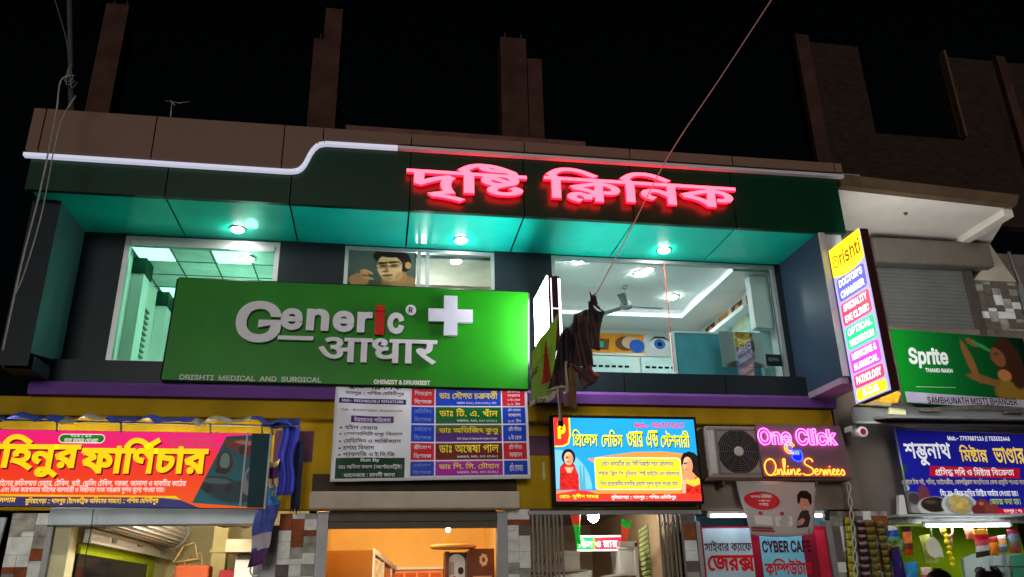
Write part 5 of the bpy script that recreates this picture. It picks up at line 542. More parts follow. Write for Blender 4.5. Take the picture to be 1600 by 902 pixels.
"বিঃ দ্রঃ- বিয়ে বাড়ির মিষ্টির অর্ডার নেওয়া হয়।":[7,0,0,32,266,0,89,596,0,107,698,0,89,720,0,111,438,0,7,600,0,32,266,0,2,596,0,10,346,0,32,886,0,11,596,0,7,266,0,70,266,0,12,712,0,7,856,0,33,266,0,77,622,0,12,831,0,73,856,0,8,893,0,23,538,0,11,174,0,12,266,0,5,856,0,17,346,0,9,604,0,10,738,0,11,626,0,19,526,0,10,530,0,68,626,0],
"জেরক্স করা হয়।":[5,0,0,52,346,0,12,917,0,113,596,0,51,1173,0,12,807,0,11,596,0,19,526,0,10,530,0,68,626,0],
"দাসপুর :: পঃ":[34,0,0,11,603,0,4,266,0,67,682,0,20,716,0,12,0,0,71,856,0,71,294,0,67,554,0,89,716,0],
"আপনার প্রয়োজনে":[49,0,0,67,1158,0,17,716,0,11,604,0,12,266,0,1,856,0,2,755,0,10,346,0,11,626,0,52,266,0,2,917,0,17,346,0],
"আমরা আছি পাশে":[49,0,0,33,1158,0,12,622,0,11,596,0,49,526,0,7,1158,0,62,266,0,67,947,0,11,716,0,2,266,0,16,346,0],
"সব সময়ে":[4,0,0,32,682,0,4,856,0,33,682,0,2,622,0,10,346,0],
"आधार":[121,0,0,122,1023,0,123,615,0,124,259,0],
"G":[125,0,0],
"ener":[126,0,0,127,583,0,126,591,0,128,583,0],
"I":[129,0,0],
"c":[130,0,0],
"e":[126,0,0],
"n":[127,0,0],
"r":[128,0,0],
"R":[131,0,0],
"Generic":[125,0,0,126,746,0,127,583,0,126,591,0,128,583,0,132,376,0,130,243,0],
"DRISHTI  MEDICAL  AND  SURGICAL":[133,0,0,131,722,0,129,643,0,134,441,0,135,642,0,136,743,0,129,645,0,138,978,0,139,904,0,133,601,0,129,722,0,140,440,0,141,731,0,142,690,0,141,1102,0,143,690,0,133,754,0,134,1259,0,144,641,0,131,744,0,125,644,0,129,746,0,140,441,0,141,730,0,142,690,0],
"CHEMIST & DRUGGIST":[140,0,0,135,730,0,139,744,0,138,601,0,129,903,0,134,441,0,136,642,0,145,914,0,133,912,0,131,722,0,144,643,0,125,745,0,125,746,0,129,746,0,134,441,0,136,641,0],
"rishti":[128,0,0,132,376,0,146,243,0,147,527,0,148,592,0,132,327,0],
"DOCTOR'S":[133,0,0,149,722,0,140,764,0,136,731,0,149,645,0,131,765,0,150,644,0,134,299,0],
"CHAMBER":[140,0,0,135,730,0,141,744,0,138,690,0,151,903,0,139,654,0,131,601,0],
"SPECIALITY":[134,0,0,152,642,0,139,638,0,140,601,0,129,731,0,141,441,0,142,690,0,129,565,0,136,441,0,153,646,0],
"EYE CLINIC":[139,0,0,153,601,0,139,679,0,140,869,0,142,731,0,129,565,0,143,441,0,129,754,0,140,441,0],
"OPTICAL":[149,0,0,152,765,0,136,638,0,129,646,0,140,441,0,141,730,0,142,690,0],
"SHOWROOM":[134,0,0,135,642,0,149,743,0,154,764,0,131,986,0,149,643,0,149,765,0,138,765,0],
"MEDICINE &":[138,0,0,139,903,0,133,601,0,129,722,0,140,441,0,129,730,0,143,441,0,139,754,0,145,869,0],
"SURGICAL":[134,0,0,144,642,0,131,744,0,125,643,0,129,746,0,140,441,0,141,731,0,142,690,0],
"PATHOLOGY":[152,0,0,141,639,0,136,690,0,135,645,0,149,743,0,142,765,0,149,565,0,125,765,0,153,746,0],
"E.C.G.":[139,0,0,155,601,0,140,269,0,155,730,0,125,269,0,155,746,0],
"Sprite":[134,0,0,156,642,0,128,612,0,132,376,0,148,243,0,126,327,0],
"THAND RAKH":[136,0,0,135,646,0,141,743,0,143,690,0,133,753,0,131,990,0,141,644,0,157,690,0,135,672,0],
"SAMBHUNATH MISTI BHANDER":[134,0,0,141,642,0,138,690,0,151,903,0,135,654,0,144,743,0,143,744,0,141,754,0,136,690,0,135,645,0,138,1012,0,129,903,0,134,441,0,136,642,0,129,645,0,151,710,0,135,654,0,141,743,0,143,690,0,133,754,0,139,721,0,131,601,0],
"Mob.- 9563775617":[138,0,0,158,903,0,159,600,0,155,612,0,160,269,0,161,917,0,162,648,0,163,649,0,164,648,0,165,649,0,165,648,0,162,648,0,163,649,0,166,648,0,165,649,0],
"Mob.- 7797887126 // 733332446":[138,0,0,158,903,0,159,600,0,155,612,0,160,269,0,165,917,0,165,648,0,161,649,0,165,648,0,167,649,0,167,648,0,165,648,0,166,649,0,168,648,0,163,649,0,169,917,0,169,360,0,165,629,0,164,648,0,164,649,0,164,648,0,164,649,0,168,648,0,170,649,0,170,648,0,163,648,0],
"Mob:- 9832980198 // 9091471088":[138,0,0,158,903,0,159,600,0,171,612,0,160,269,0,161,917,0,167,648,0,164,649,0,168,648,0,161,649,0,167,648,0,172,648,0,166,649,0,161,648,0,167,649,0,169,917,0,169,360,0,161,629,0,172,648,0,161,649,0,166,648,0,170,649,0,165,648,0,166,649,0,172,648,0,167,648,0,167,649,0],
"Call - 8919974800, 9046296190":[140,0,0,173,730,0,174,562,0,174,275,0,160,544,0,167,917,0,161,649,0,166,648,0,161,649,0,161,648,0,165,649,0,170,648,0,167,648,0,172,649,0,172,648,0,175,649,0,161,537,0,172,648,0,170,649,0,163,648,0,168,649,0,161,648,0,163,648,0,166,649,0,161,648,0,172,649,0],
"Run By":[131,0,0,176,644,0,127,591,0,151,859,0,177,655,0],
"MBBS (CAL), DCH (CAL), MD":[138,0,0,151,903,0,151,655,0,134,654,0,178,910,0,140,391,0,141,730,0,142,690,0,179,566,0,175,390,0,133,537,0,140,722,0,135,730,0,178,1012,0,140,391,0,141,730,0,142,690,0,179,566,0,175,390,0,138,537,0,133,904,0],
"MBBS, MS, DO (CAL)":[138,0,0,151,903,0,151,655,0,134,654,0,175,642,0,138,537,0,134,903,0,175,642,0,133,537,0,149,721,0,178,1034,0,140,390,0,141,731,0,142,690,0,179,565,0],
"BMS, Shibpur, Dr. Bankura B.S. Medical College":[151,0,0,138,654,0,134,904,0,175,641,0,134,537,0,147,642,0,132,591,0,159,242,0,156,613,0,176,612,0,128,591,0,175,377,0,133,537,0,128,722,0,155,376,0,151,537,0,173,654,0,127,562,0,180,591,0,176,549,0,128,591,0,173,376,0,151,830,0,155,655,0,134,268,0,155,642,0,138,537,0,126,903,0,181,583,0,132,613,0,130,242,0,173,571,0,174,562,0,140,544,0,158,730,0,174,600,0,174,275,0,126,275,0,182,583,0,126,614,0],
"CYBER CAFE":[140,0,0,153,730,0,151,679,0,139,654,0,131,602,0,140,912,0,141,730,0,183,690,0,139,590,0],
"BERG":[151,0,0,139,654,0,131,601,0,125,644,0],
"One Click":[149,0,0,127,765,0,126,590,0,140,852,0,174,731,0,132,275,0,130,242,0,180,571,0],
"P":[152,0,0],
"+":[184,0,0],
"8100":[167,0,0,166,648,0,172,649,0,172,648,0],
}
def unpack(q):
    o = []; x = 0
    for i in range(0, len(q), 3): x += q[i+1]; o.append((q[i], x, q[i+2]))
    return o
TXT = {k: unpack(v) for k, v in TXT.items()}
GC = {}
def contours(g, n=4):
    out = []
    for d in GLY[g]:
        x = y = 0; c = []
        for i in range(0, len(d), 2):
            x += d[i] >> 1; y += d[i+1]; c.append((2*x, 2*y, d[i] & 1))
        e = []
        for i, a in enumerate(c):
            b = c[(i+1) % len(c)]; e.append(a)
            if not a[2] and not b[2]: e.append(((a[0]+b[0])/2, (a[1]+b[1])/2, 1))
        while not e[0][2]: e = e[1:]+e[:1]
        P = []; i = 0
        while i < len(e):
            a = e[i]; P.append((a[0], a[1]))
            if i+1 < len(e) and not e[i+1][2]:
                q = e[i+1]; b = e[(i+2) % len(e)]
                for k in range(1, n):
                    u = k/n; P.append(((1-u)**2*a[0]+2*u*(1-u)*q[0]+u*u*b[0], (1-u)**2*a[1]+2*u*(1-u)*q[1]+u*u*b[1]))
                i += 2
            else: i += 1
        Q = [p for p, q in zip(P, P[-1:]+P[:-1]) if (p[0]-q[0])**2+(p[1]-q[1])**2 > 1]
        if len(Q) > 2: out.append(Q)
    return out
def embolden(P, bx, by):
    n = len(P); out = []
    for i in range(n):
        p, a, b = P[i], P[i-1], P[(i+1) % n]
        t1 = Vector((p[0]-a[0], p[1]-a[1])).normalized(); t2 = Vector((b[0]-p[0], b[1]-p[1])).normalized()
        n1 = Vector((-t1.y, t1.x)); n2 = Vector((-t2.y, t2.x)); m = n1+n2
        if m.length < .3: m = n1
        else: m = m/max(.45, m.length_squared/2)
        if m.length > 2: m = m*(2/m.length)
        out.append((p[0]+m.x*bx, p[1]+m.y*by))
    return out
def glyph(g, bold, boldy=None):
    boldy = bold if boldy is None else boldy
    key = (g, bold, boldy)
    if key in GC: return GC[key]
    C = [embolden(c, bold, boldy) if (bold or boldy) else c for c in contours(g)]
    vs = []; ed = []
    for c in C:
        k = len(vs); vs += [Vector(p) for p in c]; ed += [(k+i, k+(i+1) % len(c)) for i in range(len(c))]
    rv, re, rf = delaunay_2d_cdt(vs, ed, [], 0, .01)[:3]
    def wn(x, y):
        r = 0
        for c in C:
            for (x0, y0), (x1, y1) in zip(c, c[1:]+c[:1]):
                if (y0 <= y) != (y1 <= y) and x < x0+(y-y0)*(x1-x0)/(y1-y0): r += 1 if y1 > y0 else -1
        return r
    T = []
    for f in rf:
        cx = sum(rv[i].x for i in f)/len(f); cy = sum(rv[i].y for i in f)/len(f)
        if wn(cx, cy): T.append(tuple(f))
    cnt = {}
    for f in T:
        for i in range(len(f)):
            a, b = f[i], f[(i+1) % len(f)]
            if (b, a) in cnt: del cnt[(b, a)]
            else: cnt[(a, b)] = 1
    GC[key] = ([(p.x, p.y) for p in rv], T, list(cnt), C)
    return GC[key]
def text(mb, s, fr, u0, v0, u1, v1, d=0, mi=0, bold=0, ext=0, skew=0, msi=None, boldy=None):
    """set the words s into the box u0..u1, v0..v1 of a frame; ext gives the letters depth"""
    it = [(glyph(g, bold, boldy), x, y) for g, x, y in TXT[s]]
    xs = [p[0]+x+skew*(p[1]+y) for G, x, y in it for f in G[1] for p in (G[0][i] for i in f)]
    ys = [p[1]+y for G, x, y in it for f in G[1] for p in (G[0][i] for i in f)]
    a, b, c, e = min(xs), max(xs), min(ys), max(ys)
    sx = (u1-u0)/(b-a); sy = (v1-v0)/(e-c)
    for i_, (G, x, y) in enumerate(it):
        d += .0004 if i_ % 2 else -.0004
        k = len(mb.v)
        q = [(u0+(p[0]+x+skew*(p[1]+y)-a)*sx, v0+(p[1]+y-c)*sy) for p in G[0]]
        mb.v += [fr(u, v, d+ext) for u, v in q]
        for f in G[1]: mb.f.append(tuple(k+i for i in f)); mb.m.append(mi); mb.sm.append(False)
        if ext:
            n = len(q); mb.v += [fr(u, v, d) for u, v in q]
            for i, j in G[2]:
                mb.f.append((k+j, k+i, k+n+i, k+n+j)); mb.m.append(mi if msi is None else msi); mb.sm.append(False)
    return (u0, v0, u1, v1)
def words(s, fr, box, d, mat, parent, name='lettering', **kw):
    mb = MB(); text(mb, s, fr, *box, d=d, **kw); return mb.build(name, mat, parent)
def rr(u0, v0, u1, v1, r, n=5):
    o = []
    for cx, cy, a in ((u1-r, v1-r, 0), (u0+r, v1-r, 90), (u0+r, v0+r, 180), (u1-r, v0+r, 270)):
        for i in range(n+1): o.append((cx+r*math.cos(R(a+90*i/n)), cy+r*math.sin(R(a+90*i/n))))
    return o

# ================================================================== THE SETTING AND THE BUILDINGS
struct('ground', MB().box(-150, 150, -150, 150, -.3, 0), M('earth', (70, 64, 56), .95, bump=.4))
struct('road', MB().box(-150, 150, -14.5, -3.2, .0, .012), M('asphalt', (62, 62, 64), .9, sc=2, bump=.3))
mb = MB().box(-150, 150, -3.2, .3, 0, .14)
struct('pavement', mb, M('cement', (120, 116, 108), .9, bump=.3))

yellow = M('yellow_paint', (176, 142, 24), .75, var=.3, sc=1.3, bump=.25, stretch=.5)
purple = M('purple_paint', (112, 72, 150), .7, var=.12, sc=2, bump=.15)
dark_acp = M('charcoal_panel', (32, 42, 48), .35, var=.06, sc=30)
green_acp = M('dark_green_panel', (9, 50, 33), .3, var=.14, sc=40, spec=.3)
teal_acp = M('teal_panel', (24, 216, 192), .3, var=.12, sc=1.1, coat=.15, bump=.015)
brown_acp = M('brown_panel', (122, 96, 84), .5, var=.14, sc=90)
groove = M('dark_joint', (12, 12, 12), .8)
alu = M('aluminium', (170, 176, 178), .4, .6, var=.05)
steel = M('grey_steel', (140, 142, 144), .5, .4, var=.12, sc=4)
darksteel = M('dark_steel', (84, 78, 72), .55, .3, var=.15, sc=4)
white = M('white_paint', (225, 226, 224), .6, var=.05)
cement = M('bare_cement', (132, 126, 116), .9, var=.15, sc=2, bump=.35)
brickm = brick('brick', (54, 36, 29), (38, 28, 22), (48, 42, 36), 4.2)
concrete_col = M('column_brick', (66, 44, 38), .9, var=.3, sc=2.2, bump=.8)
trimm = glow('trim_light', (212, 214, 236), .62)
trimw = glow('faint_trim_glow', (214, 206, 216), .08)  # right part of the trim is unlit; a faint glow is put in

CB = thing('clinic_building', 'two storey clinic and shop building with a dark green fascia over glazed first floor windows', 'building', (1.2, 0, 0))
XS = (-3.11, -1.41, .30, 2.02, 3.73, 5.40)
# --- lower wall, beam and ledge
mb = MB()
mb.box(-5.2, 7.3, 0, .22, 2.84, 4.36)
mb.build('lower_wall', yellow, CB)
MB().box(-5.3, 7.22, -.2, 0, 4.09, 4.36).build('beam', yellow, CB, .03)
mb = MB(); mb.prism([(-.32, 4.36), (.0, 4.36), (.0, 4.55), (-.30, 4.55), (-.34, 4.5)], Frame((-4.8, 0, 0), (0, 1, 0), (0, 0, 1), (1, 0, 0)), 0, 12.04)
mb.build('ledge', purple, CB)
for a, b, c, d in ((1.88, 2.62, 3.62, 3.92), (-1.5, -.95, 3.5, 3.95)): MB().box(a, b, -.006, 0, c, d).build('painted_band', M('faded_purple', (104, 70, 96), .8, var=.2), CB)
# --- upper wall: charcoal cladding
mb = MB()
mb.box(-4.57, 6.79, -.30, -.02, 4.555, 4.87)
for a, b in ((-4.57, -3.97), (-1.67, -.66), (1.75, 2.71), (6.68, 6.79)): mb.box(a, b, -.02, .2, 4.56, 6.97)
mb.box(-4.57, 6.79, 0, .2, 6.94, 6.968)
mb.build('upper_wall', dark_acp, CB)
mb = MB()
for x in (-1.41, .3, 2.02, 3.73, 5.4): mb.box(x-.006, x+.006, -.303, -.298, 4.56, 4.868)
mb.build('panel_joint', groove, CB)
# --- the two wings
wing = M('green_tinted_panel', (48, 88, 84), .35, var=.08, sc=40)  # green glow of the soffit put into the left wing's colour
MB().prism([(-1.03, 4.74), (-.3, 4.86), (-.02, 4.9), (-.02, 6.968), (-1.03, 6.968)], Frame((-4.93, 0, 0), (0, 1, 0), (0, 0, 1), (1, 0, 0)), 0, .36).build('side_wing', wing, CB)
MB().box(-4.93, -4.565, -1.05, -1.031, 4.56, 6.967).build('wing_front', dark_acp, CB)
MB().box(-4.93, -4.57, -.9, 0, 4.555, 4.74).build('wing_foot', dark_acp, CB)
MB().prism([(-1.34, 4.6), (-.3, 4.6), (-.02, 4.9), (-.02, 6.968), (-1.34, 6.968)], Frame((6.79, 0, 0), (0, 1, 0), (0, 0, 1), (1, 0, 0)), 0, .09).build('side_wing', M('slate_panel', (50, 68, 88), .35, var=.1, sc=20), CB)
MB().box(6.785, 7.2, -1.3, -.31, 4.5, 4.597).build('wing_foot', M('lilac_lit_panel', (150, 138, 160), .5), CB)  # lilac light from the light box put into the panel colour
MB().box(6.785, 6.884, -1.37, -1.343, 4.6, 6.966).build('wing_front', M('pale_panel', (190, 190, 190), .3, coat=.3), CB)
MB().box(6.88, 7.2, -1.32, 0, 4.6, 6.968).build('wing_front', M('pale_panel', (190, 190, 190), .3, coat=.3), CB)
# --- fascia, cladding, trim, soffit
mb = MB()
ed = [-4.93, *XS, 7.27]
for a, b in zip(ed, ed[1:]): mb.box(a+.008, b-.008, -1.38, -1.30, 6.955, 8.15)
mb.box(-4.92, 7.26, -1.296, -1.28, 6.98, 8.15, 1)
mb.box(7.19, 7.27, -1.278, 0, 6.955, 8.15)
mb.box(-4.93, -4.85, -1.278, 0, 6.955, 8.15)
mb.build('fascia', [green_acp, groove], CB)
curve = [(-1.50, 7.46), (-1.40, 7.465), (-1.32, 7.485), (-1.26, 7.53), (-1.215, 7.60), (-1.18, 7.69), (-1.145, 7.79), (-1.10, 7.88), (-1.045, 7.94), (-.97, 7.965), (-.88, 7.968)]
low = [(-5.0, 7.48)] + curve + [(7.36, 7.99)]
FR = FY(-1.38)
def zlow(x):
    for (x0, z0), (x1, z1) in zip(low, low[1:]):
        if x0 <= x <= x1: return z0+(z1-z0)*(x-x0)/(x1-x0)
mb = MB()
cut = [-5.0, -4.83, *[-3.35, -1.56, -1.0, .3, 2.03, 3.72, 5.44], 7.22, 7.36]
for a, b in zip(cut, cut[1:]):
    a += .009; b -= .009
    bot = [(a, zlow(a)+.045)]+[(x, z+.045) for x, z in low if a < x < b]+[(b, zlow(b)+.045)]
    mb.prism(bot+[(b, 8.2), (a, 8.2)], FR, .002, .075)
mb.box(-5.0, 7.36, -1.37, .2, 8.16, 8.198)
mb.build('parapet_cladding', brown_acp, CB)
def strip(pts, h, d0, d1, mat, name):
    m_ = MB()
    for (x0, z0), (x1, z1) in zip(pts, pts[1:]):
        t = Vector((x1-x0, z1-z0)).normalized(); nx, nz = -t.y*h, t.x*h
        m_.prism([(x0, z0), (x1, z1), (x1+nx, z1+nz), (x0+nx, z0+nz)], FR, d0, d1)
    return m_.build(name, mat, CB)
strip([(-5.0, 7.43)]+[(x, z-.045) for x, z in curve]+[(.1, 7.93)], .05, .004, .085, trimm, 'lit_trim')
strip([(.105, 7.93), (7.36, 7.945)], .05, .004, .085, trimw, 'trim')
mb = MB(); mb.box(-.69, 3.04, -1.36, -1.2, 8.20, 8.34).box(3.05, 7.3, -1.30, -1.2, 8.20, 8.27).box(-5, -.7, -1.34, -1.2, 8.20, 8.24)
mb.build('parapet_coping', M('coping', (104, 72, 66), .7, var=.2), CB)
mb = MB()
for a, b in zip(ed, ed[1:]): mb.box(a+.013, b-.013, -1.375, 0, 6.968, 6.99)
mb.box(-4.9, 7.25, -1.37, 0, 6.995, 7.01, 1)
mb.build('soffit', [teal_acp, groove], CB)
MB().box(-5.0, 7.3, -1.2, 9.5, 8.02, 8.14).build('roof', cement, CB)
# unfinished columns on the roof
for x0, x1, y, z1 in ((-1.60, -1.08, 1.5, 12.1), (2.16, 2.70, 1.5, 12.55), (-6.0, -5.55, 2.6, 13.4)):
    m_ = MB(); m_.box(x0, x1, y, y+.5, 8.1, z1)
    c = m_.build('brick_column', concrete_col, CB)
    for dx in (.1, x1-x0-.1):
        for dy in (.1, .4): MB().tube([(x0+dx, y+dy, z1), (x0+dx+.02, y+dy, z1+.2)], .010).build('rebar', darksteel, c)
MB().box(2.71, 3.01, 1.45, 1.9, 8.14, 12.03).build('brick_column', concrete_col, CB)
MB().box(-1.42, -1.08, 1.52, 1.9, 12.101, 12.9).build('column_stub', concrete_col, CB)

# --- windows
gl_green = glass('tinted_glass', (.62, .93, .80), .05)
gl_clear = glass('window_glass', (.86, .95, .95), .05)
def window(x0, x1, z0, z1, mat, gmat, bars=(), fw=.055):
    m_ = MB()
    m_.box(x0, x0+fw, -.015, .07, z0, z1).box(x1-fw, x1, -.015, .07, z0, z1)
    m_.box(x0+fw, x1-fw, -.015, .07, z1-fw, z1).box(x0+fw, x1-fw, -.015, .07, z0, z0+fw)
    for b in bars: m_.box(b-.03, b+.03, -.012, .068, z0+fw, z1-fw)
    f = m_.build('window', mat, CB)
    MB().box(x0+fw, x1-fw, .02, .03, z0+fw, z1-fw).build('pane', gmat, f)
    return f
wl = window(-3.97, -1.67, 4.88, 6.94, alu, gl_green, fw=.075)
MB().box(-3.88, -1.75, -.035, .06, 6.78, 6.86).build('closer_rail', alu, wl)
wm = window(-.66, 1.75, 4.88, 6.94, alu, gl_clear, (.52, .66))
wr = window(2.71, 6.68, 4.88, 6.94, alu, gl_clear)

# --- the rooms behind
offw = M('room_white', (226, 226, 220), .8, var=.03)
rw = MB()   # shared shell of upper rooms: floor, back and party walls
rw.box(-4.4, 6.85, .2, 7.2, 4.4, 4.55)
rw.box(-4.3, -4.05, .2, 7.2, 4.55, 7.0).box(-1.0, -.85, .2, 7.2, 4.55, 6.95).box(-4.3, -.85, 7.2, 7.4, 4.55, 7.0)
rw.box(2.55, 2.68, .2, 4, 4.55, 6.93).box(-.85, 2.6, 3.6, 3.75, 4.55, 7.0)
rw.box(6.72, 6.85, .2, 4, 4.55, 7.2).box(2.55, 6.85, 3.62, 3.8, 4.55, 7.2)
rw.build('room_wall', offw, CB)
# left room: gridded ceiling with lit tiles
cg = MB(); cg.box(-4.05, -1.0, .2, 7.2, 6.90, 6.95, 0)
for i in range(13): y = .25+.6*i; cg.box(-4.05, -1.0, y-.012, y+.012, 6.893, 6.902, 1)
for i in range(6): x = -4.0+.6*i; cg.box(x-.012, x+.012, .2, 7.2, 6.892, 6.903, 1)
cg.build('grid_ceiling', [M('ceiling_tile', (205, 214, 210), .8), M('ceiling_grid', (70, 90, 86), .6)], CB)
tile_l = glow('ceiling_panel_light', (225, 255, 240), 2.2)
for x, y in ((-3.99, .27), (-2.79, .27), (-3.99, 2.07), (-2.79, 2.67), (-3.39, 3.87)):
    MB().box(x+.03, x+.57, y+.03, y+.55, 6.884, 6.895).build('ceiling_panel_light', tile_l, CB)
lm = MB()
for y in (.75, 2.3): lm.box(-4.045, -3.86, y, y+.35, 4.55, 6.62, 0).box(-4.05, -3.84, y-.03, y+.38, 6.62, 6.89, 1)
lm.build('pilaster', [white, M('dark_cap', (16, 56, 46), .6)], CB)
lm = MB().box(-3.7, -3.1, 7.13, 7.19, 4.6, 6.55)
lm.build('far_door', white, CB)
lm = MB()
for k in range(9): lm.box(-4.048, -4.0, 1.35, 1.85, 5.5+k*.1, 5.53+k*.1)
lm.build('louvre', M('louvre_grey', (120, 130, 126), .6), CB)
# middle room
mm = MB().box(-.85, 2.55, .2, 3.6, 6.88, 6.94)
mm.box(-.85, 2.55, 1.4, 1.55, 6.80, 6.879)
mm.build('middle_ceiling', M('cream_ceiling', (224, 218, 204), .85), CB)
# right room: tray ceiling
rc = MB(); rc.box(2.68, 6.72, .2, 3.62, 7.06, 7.12)
rc.box(6.02, 6.72, .2, 3.62, 6.90, 7.058).box(2.68, 6.02, 2.72, 3.62, 6.90, 7.058)
rc.build('tray_ceiling', M('tray_white', (222, 224, 222), .8, var=.03), CB)
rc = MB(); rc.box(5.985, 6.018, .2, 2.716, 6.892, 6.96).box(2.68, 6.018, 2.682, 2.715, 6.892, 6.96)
rc.build('ceiling_moulding', glow('moulding_glow', (250, 252, 255), 1.1), CB)  # plain white moulding, its brightness put in as a glow
teal_wall = M('teal_wall', (84, 148, 164), .6)
tp = MB(); tp.box(4.98, 6.60, .62, .68, 4.55, 5.86, 0).box(4.93, 4.98, .60, .70, 4.55, 5.88, 1)
tp.box(4.98, 6.60, .60, .70, 5.862, 5.89, 1)
tp.build('partition', [teal_wall, white], CB)
tp = MB(); tp.box(3.3, 4.05, 3.56, 3.61, 5.3, 6.88, 0).box(3.3, 3.82, 3.545, 3.558, 5.55, 6.62, 1)
tp.build('inner_door', [teal_wall, M('pale_board', (205, 222, 222), .4)], CB)
# racks of spectacles on the back wall
rk = MB()
for x0 in (4.2, 5.35):
    rk.box(x0, x0+.95, 3.52, 3.60, 4.7, 6.28, 0)
    for i in range(6):
        for j in range(7): rk.box(x0+.08+i*.14, x0+.17+i*.14, 3.50, 3.519, 4.9+j*.19, 4.94+j*.19, 1)
rk.build('spectacle_rack', [M('rack_white', (205, 226, 226), .3), groove], CB)
# tall white cabinet along the right wall
cb = MB(); cb.box(6.30, 6.71, .55, 3.4, 6.34, 6.42, 0).box(6.52, 6.71, .5, 3.4, 4.6, 6.33, 1).box(6.36, 6.70, .3, .48, 5.9, 6.86, 0)
cb.build('wall_cabinet', [white, M('cabinet_teal', (150, 190, 190), .4)], CB)
fr = Frame((6.715, 0, 0), (0, -1, 0), (0, 0, 1), (-1, 0, 0))
pw = MB(); pw.rect(-3.3, 6.48, -.6, 6.86, fr, .004, 0)
for k, c in enumerate((1, 2, 1, 3)): pw.rect(-3.2+k*.66, 6.50, -2.7+k*.66, 6.84, fr, .007, c); pw.ell(-2.95+k*.66, 6.66, .12, .15, fr, .01, 4)
pw.build('wall_print', [M('print_white', (220, 220, 215), .5), M('print_brown', (110, 72, 50), .5), M('print_amber', (225, 150, 40), .5), M('print_red', (170, 40, 40), .5), M('skin_print', (214, 160, 126), .5)], CB)

# --- ground floor: pillars faced with random tiles
tilem = [M('tile_pale', (216, 220, 218), .35, var=.16, sc=9, bump=.1), M('tile_grey', (150, 150, 142), .4, var=.4, sc=7, bump=.2), M('tile_rust', (136, 72, 44), .5, var=.25, sc=12, bump=.3), M('tile_dark', (100, 92, 86), .5, var=.2, sc=10, bump=.2), M('grout', (60, 58, 54), .9)]
def tiles(mb, x0, x1, z0, z1, y, seed, mats=(0, 0, 1, 1, 2, 0, 1, 2, 3), cw=.15, ch=.075):
    rng = random.Random(seed); nx = max(1, round((x1-x0)/cw)); nz = round((z1-z0)/ch); occ = set()
    dx = (x1-x0)/nx; dz = (z1-z0)/nz
    for j in range(nz):
        for i in range(nx):
            if (i, j) in occ: continue
            a = 2 if i+1 < nx and (i+1, j) not in occ and rng.random() < .35 else 1
            b = rng.choice((1, 2, 2, 3))
            b = min(b, nz-j)
            for p in range(a):
                for q in range(b): occ.add((i+p, j+q))
            t = rng.uniform(.006, .022)
            mb.box(x0+i*dx+.002, x0+(i+a)*dx-.002, y-t, y, z0+j*dz+.002, z0+(j+b)*dz-.002, rng.choice(mats))
def pillar(x0, x1, z1, seed, y=-.03, **k):
    m_ = MB(); m_.box(x0, x1, y, .4, .14, z1, 4); tiles(m_, x0, x1, .14, z1, y, seed, **k)
    return m_.build('tiled_pillar', tilem, CB)
pillar(-4.79, -4.33, 2.80, 3); pillar(-1.33, -.82, 2.78, 8); pillar(1.89, 2.22, 2.83, 5); pillar(4.55, 4.76, 2.74, 12); pillar(6.98, 7.96, 2.78, 21, mats=(1, 3, 2, 3, 1, 0))
# steel guides, lintels and shutter boxes
for a, b, c, d in ((-4.325, -4.25, -.06, 2.625), (-1.64, -1.34, .02, 2.625), (-.815, -.665, -.07, 2.8), (1.735, 1.885, -.07, 2.8), (4.765, 4.83, -.06, 2.64), (6.89, 6.975, -.06, 2.64)): MB().box(a, b, c, .12, .14, d).build('shutter_guide', steel, CB)
MB().box(-4.3, -1.45, -.14, .1, 2.63, 2.86).build('lintel', M('blue_grey_steel', (160, 172, 182), .45, .2), CB, .01)
sh = MB(); sh.box(-.66, 1.73, .035, .09, 2.58, 2.86).box(-.66, 1.73, -.02, .03, 2.57, 2.66).box(-.66, 1.73, -.03, .03, 2.668, 2.80)
sh.box(.35, .5, -.05, -.031, 2.70, 2.725)
sh.build('rolling_shutter', darksteel, CB)
MB().box(-.92, 2.03, -.34, .0, 2.81, 3.05).build('shutter_box', M('dusty_cement', (190, 180, 164), .85, var=.12), CB, .02)
MB().box(-.92, 2.03, -.1, -.002, 3.06, 3.32).build('recess_shade', M('shaded_wall', (70, 60, 52), .9, var=.25), CB)  # dark strip standing in for the shadow above the shutter box
MB().box(2.2, 4.86, -.09, -.02, 2.745, 2.80).build('gate_rail', steel, CB)
MB().box(2.2, 4.85, -.0, .04, 2.81, 2.835).build('head_strip', M('brown_head', (86, 78, 62), .8), CB)
# wall behind the air conditioner and above the cyber door
MB().box(4.86, 7.5, -.12, -.003, 2.80, 3.24).build('door_head', M('dusty_grey', (120, 106, 98), .85, var=.15), CB)

# ------------------------------------------------------------------ shop rooms on the ground floor
def room(x0, x1, d, z1, wall, ceil, nm, z0=.2):
    m_ = MB(); m_.box(x0, x1, .12, d, .1, z0, 2); m_.box(x0-.1, x0, .12, d, z0, z1, 0); m_.box(x1, x1+.1, .12, d, z0, z1, 0); m_.box(x0-.1, x1+.1, d, d+.1, z0, z1, 0); m_.box(x0-.1, x1+.1, .12, d+.1, z1, z1+.08, 1)
    return m_.build(nm, [wall, ceil, M('floor_tile', (150, 146, 138), .3)], CB)
cream = M('cream_wall', (226, 214, 168), .8, var=.05)
room(-4.05, -.95, 5.6, 3.45, cream, offw, 'furniture_showroom')
MB().box(-4.248, -4.04, .01, .118, .14, 2.76).build('door_jamb', M('cream_jamb', (222, 216, 176), .7), CB)
room(-.84, 2.1, 4.2, 3.6, M('orange_wall', (246, 204, 122), .8, var=.04), offw, 'orange_shop')
